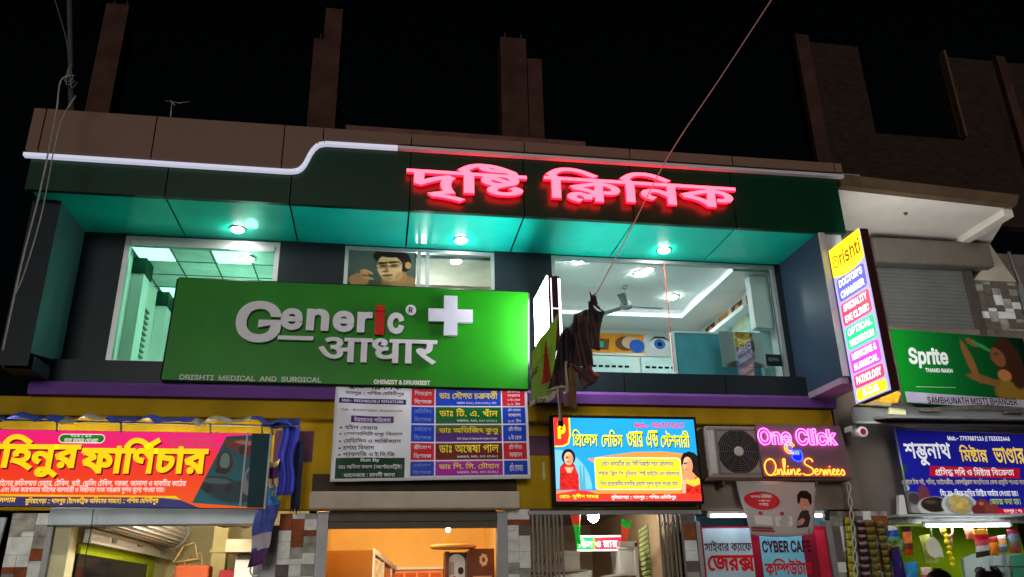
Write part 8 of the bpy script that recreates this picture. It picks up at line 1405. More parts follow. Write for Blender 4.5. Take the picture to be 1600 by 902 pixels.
fan('ceiling_fan', 'brown ceiling fan in the furniture showroom at the lower left', -2.15, 2.4, 2.86, 3.45, M('fan_brown', (116, 78, 50), .45), .55, 15)

# air conditioner outdoor unit
AC = thing('outdoor_unit', 'grey air conditioner outdoor unit with round fan grille beside the neon board', 'air conditioner', (5.35, -.3, 3.22))
acm = M('ac_grey', (150, 142, 140), .5, var=.06)
MB().box(4.93, 5.77, -.42, -.06, 3.235, 4.02).build('casing', acm, AC, .02)
m_ = MB()
gx, gz = 5.42, 3.63
m_.box(5.08, 5.10, -.436, -.421, 3.29, 3.97).box(5.74, 5.76, -.436, -.421, 3.29, 3.97).box(5.10, 5.74, -.436, -.421, 3.95, 3.97).box(5.10, 5.74, -.436, -.421, 3.29, 3.31)
for k in range(1, 11): m_.tube([(gx+.031*k*math.cos(t*.2094), -.436, gz+.031*k*math.sin(t*.2094)) for t in range(30)], .0035, 0, 4, closed=True)
for k in range(12): a = k*math.pi/6; m_.tube([(gx+.05*math.cos(a), -.432, gz+.05*math.sin(a)), (gx+.33*math.cos(a), -.432, gz+.33*math.sin(a))], .0035, 0, 4)
m_.build('grille', M('grille_grey', (116, 112, 112), .5), AC)
MB().lathe([(.335, -.0), (.335, .012)], (gx, -.421, gz), 'y', 0, 30).build('fan_opening', M('fan_dark', (44, 42, 44), .7), AC)
MB().lathe([(.075, 0), (.075, .012), (.05, .02)], (gx, -.434, gz), 'y', 0, 20).build('grille_cap', M('cap_pale', (206, 200, 198), .5), AC)
MB().box(4.95, 5.05, -.428, -.4205, 3.3, 3.95).build('side_strip', M('strip_white', (206, 202, 198), .4), AC)
m_ = MB(); m_.box(4.86, 7.2, -.46, -.05, 3.195, 3.23).box(5.1, 5.14, -.44, -.02, 3.1, 3.194).box(6.6, 6.64, -.44, -.02, 3.1, 3.194)
single('bracket_shelf', m_, M('brown_angle', (104, 76, 70), .6), 'brown steel shelf carrying the outdoor unit and neon board', 'shelf', (6, -.2, 3.2))
# CCTV camera
CC = thing('security_camera', 'small white bullet security camera by the right end of the neon board', 'camera', (7.42, -.45, 3.95))
MB().box(7.38, 7.46, -.42, -.2, 3.98, 4.06).tube([(7.42, -.3, 4.0), (7.42, -.42, 3.95)], .02).build('mount', white, CC)
MB().lathe([(.07, -.10), (.08, .06), (.085, .12), (.06, .121)], (7.43, -.5, 3.92), 'y', 0, 18).build('housing', white, CC)
MB().lathe([(.05, 0), (.045, .012)], (7.43, -.622, 3.92), 'y', 0, 16).build('lens', M('lens_red', (150, 30, 60), .2), CC)
# switch on the pillar
single('meter_switch', MB().box(2.44, 2.475, -.03, 0, 3.25, 3.52).box(2.43, 2.485, -.034, -.0301, 3.3, 3.34), M('switch_cream', (196, 186, 140), .5), 'slim pale switch plate on the yellow wall left of the ladies wear sign', 'switch', (2.46, -.01, 3.4))

# collapsible gates
def gate(label, x0, x1, n, group=None):
    t = thing('folding_gate', label, 'gate', ((x0+x1)/2, -.06, .14), group)
    for k in range(n):
        x = x0+(x1-x0)*k/(n-1); y = -.05-.03*(k % 2)
        MB().box(x-.016, x+.016, y-.012, y+.012, .16, 2.74).build('bar', M('gate_grey', (124, 116, 108), .5, .3, var=.15), t)
    m_ = MB()
    for j in range(5):
        z = .5+j*.5
        for k in range(n-1):
            xa, xb = x0+(x1-x0)*k/(n-1), x0+(x1-x0)*(k+1)/(n-1)
            m_.tube([(xa, -.04, z), (xb, -.04, z+.16)], .007, 0, 4)
    m_.build('lattice', M('gate_dark', (84, 78, 74), .5), t)
gate('grey folding steel gate left of the narrow shop entrance', 2.26, 2.69, 8)
gate('grey folding steel gate right of the narrow shop entrance', 4.20, 4.53, 6)

def quadfn(p00, p10, p11, p01, amp, fu=9, fv=4, dy=0):
    a, b, c, d = (Vector(p) for p in (p00, p10, p11, p01))
    def fn(u, v):
        p = (a*(1-u)+b*u)*(1-v)+(d*(1-u)+c*u)*v
        return p + Vector((.02*math.sin(v*fv+u*3), amp*math.sin(u*fu+v*fv)+dy, .02*math.sin(u*7)))
    return fn
# inside the ladies' wear shop
IB = thing('inside_banner', 'green and red shop banner hung across the ceiling inside the narrow shop', 'banner', (3.6, 2, 2.6))
qf = FY(2.0); ib = (3.412,2.366,4.195,2.563)
MB().slab(ib[0], ib[1], ib[2], ib[3], qf, -.02, 0).build('cloth', ramp('green_red_print', [(0, (10, 170, 60)), (.48, (20, 170, 70)), (.55, (210, 50, 50)), (1, (220, 30, 60))], 0, -.2, .42, .55), IB)
m_ = MB(); text(m_, 'ডিস ও', qf, ib[0]+.02, ib[1]+.03, ib[0]+.42, ib[3]-.02, d=.006, bold=16); text(m_, 'য়ার', qf, ib[0]+.46, ib[1]+.03, ib[0]+.72, ib[3]-.05, d=.006, bold=16)
m_.build('lettering', M('letter_lit_white', (250, 250, 250), .5, es=.9), IB)
MB().box(ib[0], ib[2], 1.99, 2.02, ib[3]+.002, ib[3]+.03).box(ib[0], ib[2], 1.99, 2.02, ib[1]-.03, ib[1]-.002).build('strip_light', glow('thin_strip', (250, 250, 250), 1.1), IB)
gr = [M('cloth_green', (20, 190, 60), .6, es=.25), M('cloth_red', (226, 70, 50), .6, es=.25)]  # cloth flaps given a faint glow though they are no lamps
m_ = MB(); m_.sheet(quadfn((3.385,1.96,2.435), (3.46,1.9,2.451), (3.302,1.2,2.909), (3.129,1.2,2.89), .02), 6, 8, .003, mfn=lambda u, v: 1 if v > .68 else 0); m_.build('left_flap', gr, IB)
m_ = MB(); m_.sheet(quadfn((4.147,1.9,2.423), (4.288,1.96,2.394), (4.151,1.2,2.763), (3.999,1.2,2.784), .02), 6, 8, .003, mfn=lambda u, v: 0 if v > .7 else 1); m_.build('right_flap', gr, IB)
m_ = MB()
for k in range(30):
    z = .4+k*.075; m_.prism([(0, z), (.02, z+.02), (.02, z+.055), (0, z+.07)], Frame((4.14, .3, 0), (-1, 0, 0), (0, 0, 1), (.24, 1.2, 0)), 0, 1)
single('side_shutter', m_, M('lime_grey_shutter', (160, 176, 104), .5), 'pale green ribbed shutter folded back along the right wall of the narrow shop', 'shutter', (4.3, .6, .4))
for lab, x0, x1, y0, z0, z1 in (('grey cardboard box on the left shelf of the narrow shop', 2.95, 3.25, 1.2, 2.02, 2.30), ('large grey carton high on the right shelf of the narrow shop', 4.12, 4.42, 1.9, 1.95, 2.40), ('low white counter top at the back of the narrow shop', 3.2, 3.9, 3.0, 1.7, 2.06)):
    single('stock_box', MB().box(x0, x1, y0, y0+.5, z0, z1).box(x0-.01, x1+.01, y0-.01, y0+.51, z1-.05, z1-.002), M('box_grey', (176, 176, 170), .7, var=.1), lab, 'box', ((x0+x1)/2, y0+.25, z0), None, .004)
m_ = MB()
for z in (1.98, 1.5): m_.box(2.3, 3.3, .9, 2.4, z, z+.03)
single('wall_shelf', m_, M('shelf_beige', (190, 170, 140), .6), 'beige wall shelf under the box in the narrow shop', 'shelf', (2.8, 1.6, 1.5))
m_ = MB(); m_.box(3.9, 4.14, 1.0, 2.4, 1.91, 1.945).box(4.09, 4.13, .9, .98, .2, 2.4).box(3.85, 4.13, .9, .98, 2.34, 2.42)
single('wall_shelf', m_, M('shelf_white', (206, 200, 190), .6), 'white framed shelf along the right wall of the narrow shop', 'shelf', (4, 1.5, 1.9))

# inside the orange shop
cab = thing('display_cabinet', 'beige cabinet with white wavy glass doors at the left of the orange shop', 'cabinet', (-.3, 2.2, .2))
cf = Frame((-.03, 2.0, 0), (.23, .973, 0), (0, 0, 1), (.973, -.23, 0))
MB().prism([(0, .2), (2.15, .2), (2.15, 2.14), (0, 2.40)], cf, -.78, 0).build('body', M('shaded_tan_panel', (140, 92, 40), .6, var=.06), cab)  # tan darkened, the shade on this side put into its colour
m_ = MB(); m_.prism([(0, 2.34), (2.15, 2.08), (2.15, 2.16), (0, 2.42)], cf, .001, .03)
for k, wd in ((0, .05), (.72, .05), (1.35, .06), (1.75, .05), (2.09, .06)): m_.slab(k, .2, k+wd, 2.33-.121*k, cf, .001, .028)
m_.build('door_frame', white, cab)
m_ = MB(); m_.slab(.78, .3, 1.34, 2.14, cf, .001, .012).slab(1.42, .3, 1.74, 2.08, cf, .001, .012).slab(1.81, .3, 2.08, 2.04, cf, .001, .012)
m_.build('door_glass', M('peach_glass', (226, 140, 90), .2), cab)
m_ = MB()
for k in range(6): m_.tube(spline([cf(.10+k*.10, 2.28-.012*k, .012), cf(.16+k*.10, 2.0, .012), cf(.08+k*.10, 1.7, .012), cf(.16+k*.10, 1.3, .012)], 6), .012, 0, 4)
m_.slab(.06, .3, .71, 2.27, cf, .001, .006)
m_.build('wavy_glass', M('wavy_white', (236, 214, 190), .3, var=.3, sc=8), cab)
low_ = MB(); low_.box(.3, 1.25, 3.7, 4.15, .2, 2.14, 0).box(.25, 1.3, 3.66, 4.15, 2.141, 2.18, 1)
for k in range(4): low_.box(.34+k*.23, .53+k*.23, 3.685, 3.699, .5, 2.08, 2)
single('low_cabinet', low_, [M('peach_panel', (226, 150, 90), .5), white, M('rust_panel', (190, 90, 50), .5)], 'low peach cabinet with a white top along the back of the orange shop', 'cabinet', (.8, 3.9, .2))
kc = thing('mirror_cabinet', 'dark wood mirror cabinet with a round canopy top at the right of the orange shop', 'cabinet', (1.5, 2.2, .2))
wood = M('dark_polish', (80, 44, 26), .35, var=.2)
m_ = MB(); m_.box(1.16, 1.22, 2.0, 2.4, .2, 2.36).box(1.52, 1.58, 2.0, 2.4, .2, 2.36).box(1.58, 1.98, 2.02, 2.4, .2, 2.40).box(1.22, 1.52, 2.3, 2.4, .2, 2.36)
m_.build('carcass', wood, kc)
MB().lathe([(.0, 0), (.36, .0), (.40, .03), (.38, .06), (0, .065)], (1.30, 2.15, 2.41), 'z', 0, 30).build('canopy_top', M('pale_wood', (214, 160, 100), .4), kc)
m_ = MB(); m_.prism([(1.225, 1.7), (1.515, 1.7), (1.515, 2.2)]+[(1.37+.145*math.cos(R(a)), 2.2+.13*math.sin(R(a))) for a in range(0, 181, 20)], FY(2.25), -.04, 0)
m_.build('arch_back', M('arch_white', (236, 232, 224), .5), kc)
m_ = MB(); pf2 = FY(2.24); m_.ell(1.44, 2.06, .05, .06, pf2, .002, 1); m_.poly([(1.26, 1.72), (1.46, 1.72), (1.42, 1.88), (1.34, 1.98), (1.28, 1.95)], pf2, .003, 0); m_.rect(1.25, 2.0, 1.33, 2.2, pf2, .002, 2)
m_.build('printed_pattern', [M('pattern_red', (220, 20, 50), .5), M('pattern_dark', (60, 50, 50), .5), M('pattern_grey', (170, 170, 170), .5)], kc)
m_ = MB(); ff2 = FY(2.02)
for k in range(7): a = R(k*51); m_.ell(1.80+.05*math.cos(a), 2.22+.07*math.sin(a), .025, .035, ff2, .003+.0004*k)
for z in (1.86, 1.95): m_.rect(1.62, z, 1.94, z+.015, ff2, .003)
m_.build('flower_inlay', M('inlay_silver', (196, 170, 150), .4), kc)

# inside the furniture showroom
fs = thing('side_roller_shutter', 'white roller shutter half raised along the left wall of the furniture showroom', 'shutter', (-3.9, 2.5, 2.4))
shw = M('shutter_cream', (206, 200, 190), .5, var=.05)
m_ = MB(); m_.box(-3.96, -3.86, .3, 5.4, 2.44, 2.62)
m_.build('bottom_bar', shw, fs)
m_ = MB()
for y in (1.2, 4.2): m_.box(-3.859, -3.84, y, y+.22, 2.50, 2.56)
m_.box(-3.859, -3.83, 2.6, 2.85, 2.53, 2.55)
m_.build('handle', steel, fs)
m_ = MB(); pr = []
for k in range(25): pr.append((-3.72+.27*math.cos(k*2*math.pi/24), 2.90+.27*math.sin(k*2*math.pi/24)))
m_.prism(pr[:-1], Frame((0, 0, 0), (1, 0, 0), (0, 0, 1), (0, 1, 0)), .3, 4.2)
for k in range(24):
    a = k*2*math.pi/24; m_.box(-3.72+.27*math.cos(a)-.012, -3.72+.27*math.cos(a)+.012, .3, 4.19, 2.90+.27*math.sin(a)-.012, 2.90+.27*math.sin(a)+.012)
m_.build('curtain_roll', shw, fs)
MB().lathe([(.31, 0), (.31, .05)], (-3.72, 4.30, 2.90), 'y', 0, 26).build('end_plate', M('plate_grey', (176, 172, 166), .5), fs)
dm = thing('dark_doorway', 'dark glass side doorway with a lime green frame below the half raised shutter', 'door', (-4, 2.5, .2))
m_ = MB(); m_.box(-4.048, -3.99, .35, 4.4, 2.30, 2.43).box(-4.048, -3.99, 4.0, 4.4, .2, 2.299)
m_.build('frame', M('lime_frame', (158, 176, 24), .6), dm)
MB().box(-4.047, -4.01, .35, 3.99, .2, 2.299).build('glass', M('black_glass', (18, 22, 30), .12), dm)
single('showroom_post', MB().box(-2.95, -2.70, 4.1, 4.4, .2, 3.14).box(-2.99, -2.66, 4.06, 4.44, 2.5, 2.56), M('post_cream', (232, 216, 150), .7), 'cream post standing in the furniture showroom', 'post', (-2.8, 4.2, .2))
# stacked wooden chairs, red sofa, pale wardrobe
st = thing('wooden_stack', 'stack of bare wooden chair frames beside the cream post', 'chair', (-3.2, 3.6, .2))
wd = M('raw_wood', (190, 160, 106), .6, var=.15)
for k, (dx, dz) in enumerate(((0, 2.30), (.12, 2.12), (-.06, 1.95))):
    m_ = MB(); x = -3.25+dx; z = dz
    m_.tube([(x-.2, 3.4, z), (x+.2, 3.4, z+.06)], .018, 0, 5).tube([(x-.2, 3.4, z), (x-.08, 3.5, z+.28)], .018, 0, 5).tube([(x+.2, 3.4, z+.06), (x+.1, 3.5, z+.34)], .018, 0, 5).tube([(x-.08, 3.5, z+.28), (x+.1, 3.5, z+.34)], .018, 0, 5).tube([(x-.2, 3.75, z), (x+.2, 3.75, z+.06)], .018, 0, 5).tube([(x-.2, 3.4, z), (x-.2, 3.75, z)], .018, 0, 5).tube([(x+.2, 3.4, z+.06), (x+.2, 3.75, z+.06)], .018, 0, 5)
    m_.build('chair_frame', wd, st)
MB().box(-3.55, -2.95, 3.35, 3.8, .2, 1.90).build('base_chairs', wd, st)
for lab, x0, x1, y0, y1, z1, mat in (('red padded sofa back in front of the wooden chairs', -3.3, -2.75, 2.9, 3.3, 2.24, M('sofa_red', (196, 96, 60), .7)), ('second red sofa back right of the cream post', -2.6, -2.2, 3.0, 3.4, 2.16, M('sofa_wine', (176, 60, 70), .7))):
    single('sofa', MB().box(x0, x1, y0, y1, .2, z1).box(x0, x1, y0-.3, y0-.002, .2, .7).box(x0-.08, x0-.002, y0-.3, y1, .2, 1.0).box(x1+.002, x1+.08, y0-.3, y1, .2, 1.0), mat, lab, 'sofa', ((x0+x1)/2, y0, .2), None, .04)
wr = thing('pale_wardrobe', 'pale wardrobe with a stepped top at the right of the furniture showroom', 'wardrobe', (-1.9, 3, .2))
MB().prism([(2.7, .2), (5.0, .2), (5.0, 2.5), (3.4, 2.5), (2.7, 2.3)], Frame((-1.55, 0, 0), (0, 1, 0), (0, 0, 1), (1, 0, 0)), -.75, 0).build('body', M('wardrobe_white', (206, 210, 206), .4), wr)
MB().box(-2.45, -1.3, 2.5, 5.2, 2.42, 2.62).build('top_board', M('board_beige', (190, 176, 150), .6), wr)

# ------------------------------------------------------------------ tarpaulin, flex cloths, torn posters
blue_t = M('tarp_blue', (66, 84, 178), .5, var=.2, sc=6); white_t = M('tarp_white', (176, 170, 150), .6, var=.15, sc=6)
TA = thing('tarpaulin', 'crumpled blue and white tarpaulin laid along the top of the furniture sign frame', 'tarpaulin', (-3.2, -.5, 3.95))
rng = random.Random(4); off = [rng.uniform(-1, 1) for _ in range(80)]
def tarp(u, v):
    k = u*44; i = int(k); f = k-i; n = off[i]*(1-f)+off[i+1]*f; n2 = off[(i*3) % 79]
    return Vector((-5.3+4.1*u, -.72+.66*v+.03*n*(1-v), 3.985+.055*n*(1-v)+.02*math.sin(u*60)+.10*v-.07*max(0, .25-v)*4+.01*n2))
m_ = MB(); m_.sheet(tarp, 88, 6, .004, mfn=lambda u, v: 1 if off[int(u*22)] > .35 or (v > .5 and off[int(u*30)] > 0) else 0)
m_.build('sheet', [blue_t, white_t], TA)
m_ = MB(); m_.sheet(lambda u, v: Vector((-1.36+.23*u+.02*math.sin(v*9), -.5+.035*math.sin(u*14)+.05*math.sin(v*3), 2.98+.98*v)), 16, 12, .006)
m_.build('hanging_fold', M('tarp_deep_blue', (72, 80, 196), .45, var=.15), TA)
m_ = MB(); m_.sheet(lambda u, v: Vector((-1.16+.12*u, -.44+.03*math.sin(u*8), 2.72+1.0*v+.1*abs(math.sin(u*9))*(1-v))), 10, 8, .006)
m_.build('hanging_tail', M('tarp_dark', (34, 40, 66), .6), TA)
m_ = MB(); m_.sheet(lambda u, v: Vector((-1.52+.42*u, -.56+.05*math.sin(u*5)-.02*v, 3.87+.09*v+.05*u)), 10, 4, .006)
m_.build('folded_corner', blue_t, TA)
m_ = MB()
m_.tube([(-5.3, -.58, 3.945), (-1.12, -.56, 3.905)], .014, 0, 6)
for x in (-4.25, -3.45, -2.3, -1.62, -1.48): m_.tube([(x, -.585, 3.93), (x+.03, -.62, 3.78)], .012, 0, 5); m_.tube([(x, -.56, 3.92), (x, -.02, 4.02)], .012, 0, 5)
m_.tube([(-5.3, -.585, 2.78), (-5.3, -.585, 3.95)], .015, 0, 5).tube([(-1.475, -.585, 2.78), (-1.475, -.585, 3.92)], .015, 0, 5)
single('sign_frame', m_, steel, 'thin steel frame of rods carrying the furniture sign and tarpaulin', 'frame', (-3.2, -.55, 3.9))
PCL = thing('hanging_flex', 'twisted strip of printed blue and purple flex hanging beside the furniture sign', 'banner', (-1.5, -.45, 2.0))
def flex(u, v):
    wdt = .30*(.35+.65*(1-abs(v-.45)*1.1))
    return Vector((-1.64+.16*v*v+.02*math.sin(v*12)+wdt*u*(1.0 if v < .6 else .85), -.5+.07*math.sin(u*5+v*5), 2.05+1.36*v+.05*u))
pm = [M('flex_blue', (70, 84, 160), .4, var=.25, sc=14), M('flex_pale', (180, 176, 190), .4), M('flex_purple', (92, 56, 110), .4), M('flex_cream', (206, 186, 120), .5), M('flex_sky', (70, 140, 200), .4)]
m_ = MB(); m_.sheet(flex, 10, 34, .003, mfn=lambda u, v: (2 if v < .16 else 1 if v < .30 and u > .3+.5*math.sin(v*20) else 0 if v < .56 else 4 if v < .66 else 3 if v < .70 and (int(u*9) % 2) else 4 if v < .74 else 3 if v < .82 and int(u*8+v*9) % 3 else 2 if v < .95 else 3))
m_.build('cloth', pm, PCL)
single('bent_ring', MB().tube([(-1.56+.07*math.cos(k*.3), -.3, 2.03+.08*math.sin(k*.3)) for k in range(19)], .012, 0, 6), alu, 'small bent metal hook at the foot of the hanging flex strip', 'hook', (-1.56, -.3, 2.0))

# torn posters tied to a wire in front of the facade
def torn(label, fn, nu, nv, mats, mfn, loc, th=.004, name='torn_poster', extra=None):
    t = thing(name, label, 'torn poster', loc, 'torn posters caught on the wire')
    m_ = MB(); m_.sheet(fn, nu, nv, th, mfn=mfn); m_.build('sheet', mats, t)
    if extra: extra(t)
    return t
tg = M('torn_green', (120, 150, 60), .6, var=.15); tgr = M('torn_lime', (130, 176, 50), .6); trd = M('torn_red', (150, 50, 36), .6); tblk = M('torn_black', (44, 36, 40), .5, var=.3, sc=12); tmar = M('torn_maroon', (72, 54, 54), .5, var=.3, sc=8); tkr = M('torn_kraft', (116, 88, 66), .8, var=.2, sc=8); tpale = M('torn_pale', (176, 166, 150), .7, var=.15); tol = M('torn_olive', (84, 84, 60), .6)
def tx(t):
    m_ = MB(); fr_ = Frame((2.021,-1.6,4.05), (.98, 0, -.05), (0, 0, 1), (0, -1, 0))
    text(m_, '8100', fr_, .02, -.02, .17, .06, d=.05, bold=30); m_.build('lettering', groove, t)
torn('green and yellow torn poster with a red patch, leftmost of the torn posters', quadfn((1.977,-1.55,4.009), (2.343,-1.55,4.138), (2.429,-1.55,5.341), (2.034,-1.55,4.764), .03, 8, 3), 28, 34, [tg, trd, tgr, groove, tpale], lambda u, v: (4 if v < .10 else 1 if .26 < v < .84 and abs(u-.6) < .36*(.92-v) else 3 if u < .2 and .5 < v < .66 and int(v*40) % 3 == 0 else 2 if v > .7 or u > .85 else 0), [(2.203,-1.55,4.695)][0], extra=tx)
torn('black and brown torn poster in the middle of the hanging bunch', quadfn((2.216,-1.62,4.208), (2.585,-1.62,4.304), (2.7,-1.62,5.327), (2.436,-1.62,4.996), .05, 9, 4), 26, 26, [tblk, tmar, tpale], lambda u, v: 2 if v < .05 else 1 if v < .3 and int(u*12+v*9) % 2 else 0, [(2.368,-1.62,4.679)][0])
torn('maroon torn poster folded double in the hanging bunch', quadfn((2.493,-1.68,4.538), (2.854,-1.68,4.547), (2.878,-1.68,5.446), (2.628,-1.68,5.284), .06, 10, 5), 26, 26, [tmar, tblk, tol], lambda u, v: 2 if v > .8 and u < .5 else 1 if u < .2 or v > .9 else 0, [(2.685,-1.68,4.947)][0])
torn('tallest torn poster, dark red with an olive top edge, pointing up to the wire', quadfn((2.803,-1.72,4.799), (2.966,-1.72,4.776), (3.047,-1.72,5.343), (2.842,-1.72,5.488), .03, 6, 4), 10, 14, [tmar, tblk, tol], lambda u, v: 1 if v > .72 else 0, [(2.908,-1.72,5.035)][0])
torn('pointed dark red flap on top of the torn posters', quadfn((2.838,-1.73,5.465), (3.053,-1.73,5.33), (2.931,-1.73,5.614), (2.866,-1.73,5.631), .02, 6, 4), 8, 8, [tblk, tmar], lambda u, v: 1 if u > .6 else 0, [(2.934,-1.73,5.508)][0])
torn('dark red torn corner hanging out to the right', quadfn((2.703,-1.7,4.197), (2.931,-1.7,4.417), (2.822,-1.7,4.559), (2.57,-1.7,4.571), .03, 6, 4), 10, 8, [tmar, trd], lambda u, v: 1 if u > .9 else 0, [(2.741,-1.7,4.394)][0])
torn('brown kraft paper strip hanging below the torn posters', quadfn((2.419,-1.66,3.991), (2.621,-1.66,3.959), (2.645,-1.66,4.602), (2.483,-1.66,4.616), .04, 8, 5), 20, 24, [tkr, tpale], lambda u, v: 1 if u < .25 and v > .3 else 0, [(2.549,-1.66,4.311)][0])
torn('narrow grey paper tail, lowest of the torn posters, in front of the lit sign corner', quadfn((2.333,-1.64,3.717), (2.413,-1.64,3.753), (2.436,-1.64,4.26), (2.346,-1.64,4.241), .02, 5, 4), 5, 14, [tkr, tpale, tblk], lambda u, v: 2 if v < .15 else 1 if u < .4 else 0, [(2.378,-1.64,3.96)][0])

# metal awning and rubbish above the blue sign
m_ = MB(); m_.prism([(-1.15, 4.03), (-.32, 4.16), (-.32, 4.20), (-1.15, 4.07)], Frame((7.62, 0, 0), (0, 1, 0), (0, 0, 1), (1, 0, 0)), 0, 3.6)
m_.prism([(-.66, 4.05), (-.60, 4.05), (-.60, 4.30), (-.66, 4.30)], Frame((7.3, 0, 0), (0, 1, 0), (0, 0, 1), (1, 0, 0)), 0, 4.2)
single('sun_shade', m_, M('shade_grey', (116, 120, 118), .6, .1, var=.2, sc=2), 'weathered grey sheet shade above the blue sweet shop sign', 'awning', (9, -.6, 4.1))
m_ = MB(); m_.box(7.3, 11.2, -.70, -.661, 4.035, 4.065)
single('shade_edge', m_, M('edge_pale', (170, 168, 166), .5), 'pale edge strip along the bottom of the grey sheet shade', 'trim', (9.2, -.7, 4.05))
for lab, p, mat in (('crumpled yellow paper bag on the ledge beside the service light box', ((7.72, 4.36), (8.05, 4.36), (8.15, 4.52), (8.0, 4.62), (7.84, 4.58)), M('bag_yellow', (206, 160, 40), .6, var=.2, sc=20)), ('flat brown cardboard on the ledge under the service light box', ((7.35, 4.32), (7.9, 4.30), (7.98, 4.36), (7.5, 4.42)), M('card_brown', (150, 130, 84), .8)), ('small square cream box hanging at the end of the ledge', ((7.88, 4.18), (8.16, 4.17), (8.18, 4.28), (7.9, 4.29)), M('box_cream', (206, 204, 160), .6))):
    single('litter', MB().prism(list(p), FY(-.72), -.2, 0), mat, lab, 'litter', (p[0][0], -.7, p[0][1]), None, .01)
m_ = MB()
for k in range(4): m_.tube(spline([(7.6+k*.3, -.74, 4.31-.01*k), (8.5, -.76, 4.27-.03*math.sin(k)), (9.6, -.75, 4.28+.02*k), (11.2, -.74, 4.24)], 6), .012, 0, 5)
for x in (8.4, 9.9): m_.box(x, x+.35, -.78, -.70, 4.22, 4.25)
single('cable_run', m_, M('cable_mixed', (90, 86, 82), .5, var=.4, sc=8), 'tangle of grey cables along the top of the sheet shade', 'cable', (9, -.74, 4.3))

# wires
def wire(label, pts, r, mat, cat='wire', n=10):
    pts = spline(pts, n); c = pts[len(pts)//2]
    return single('wire', MB().tube(pts, r, 0, 5), mat, label, cat, tuple(c))
wire('thin pinkish wire running down from the top edge across the red letters', [(6.474,-1.9,11.296), (5.23,-1.9,9.419), (4.208,-1.9,7.893), (3.478,-1.9,6.557), (2.89,-1.9,5.519)], .009, M('wire_pale', (206, 150, 140), .5, es=.05))  # wire given a slight glow of its own
wire('thin red thread hanging down the glass of the right window', [(4.659,-0.05,6.894), (4.663,-0.05,5.969), (4.666,-0.05,4.982)], .008, M('thread_red', (200, 70, 50), .5))
wm_ = M('wire_grey', (150, 150, 146), .5)
wire('outer pale cable curving down the left edge of the building', [(-4.245,-2.2,8.282), (-4.395,-2.2,8.176), (-4.367,-2.2,7.646), (-4.358,-2.2,6.511), (-4.387,-2.2,5.543), (-4.385,-2.2,4.423)], .011, wm_)
wire('inner pale cable curving down beside the outer one at the left edge', [(-4.133,-2.3,7.898), (-4.251,-2.3,7.397), (-4.237,-2.3,6.198), (-4.284,-2.3,5.422), (-4.335,-2.3,5.091)], .008, wm_)
wire('faint cable rising to the top edge at the far left', [(-4.751,-2.2,9.623), (-4.449,-2.2,8.87), (-4.289,-2.2,8.257)], .008, M('wire_dim', (86, 86, 84), .6))
wire('second faint cable rising to the top edge at the far left', [(-4.532,-2.25,9.606), (-4.378,-2.25,8.838), (-4.251,-2.25,8.225)], .008, M('wire_dim', (86, 86, 84), .6))
wire('thin dark cord hanging down in the furniture shop entrance', [(-3.724,-0.25,2.825), (-3.712,-0.25,2.546), (-3.723,-0.25,2.226), (-3.69,-0.25,1.872)], .007, M('cord_dark', (36, 40, 44), .6))
TC = thing('twisted_cable', 'white twin cable twisted down the tiled pillar right of the cyber cafe', 'cable', (7.3, -.25, 2.5))
base = spline([(7.231,-0.3,3.206), (7.205,-0.3,2.839), (7.176,-0.3,2.46), (7.138,-0.3,2.091), (7.079,-0.3,1.73)], 14)
for s_ in (0, math.pi):
    MB().tube([p+Vector((.03*math.sin(i*.42+s_), .02*math.cos(i*.42+s_), 0)) for i, p in enumerate(base)], .009, 0, 5).build('strand', M('cable_white', (206, 200, 196), .5), TC)
# antenna on the parapet and mast at the left
AN = thing('antenna', 'small pale aerial on a thin mast above the brown parapet', 'antenna', (-3.3, -1.2, 8.2))
MB().tube([(-3.226,-1.25,8.257), (-3.244,-1.25,8.611)], .010, 0, 5).build('mast', alu, AN)
MB().tube([(-3.342,-1.25,8.602), (-3.141,-1.25,8.586), (-2.991,-1.25,8.622)], .007, 0, 5).tube([(-3.274,-1.25,8.631), (-3.188,-1.25,8.526)], .007, 0, 5).build('arm', alu, AN)
PL = thing('utility_pole', 'slim dark pole with cable ends rising at the far left edge', 'pole', (-4.4, -1.2, 0))
MB().tube([(-4.477,-1.2,7.598), (-5.039,-1.2,10.69)], [.045, .04], 0, 8).build('mast', M('pole_grey', (70, 68, 66), .7), PL)
m_ = MB()
for k in range(5): m_.tube(spline([(-4.72,-1.3,9.091), tuple(Vector([(-4.684,-1.3,8.981)][0])+Vector((.06*math.sin(k*2), -.04, -.12-.05*k))), tuple(Vector([(-4.645,-1.3,8.85)][0])+Vector((.03*k-.04, -.02, -.02*k)))], 6), .006, 0, 4)
m_.build('cable_loop', wm_, PL)
m_ = MB()
for k, (x, z) in enumerate(((103, 50), (113, 66))): m_.lathe([(.03, 0), (.04, .04), (.02, .07)], [(-4.85,-1.2,9.618)][0], 'z', 0, 8) if k == 0 else None
m_.build('insulator', white, PL)

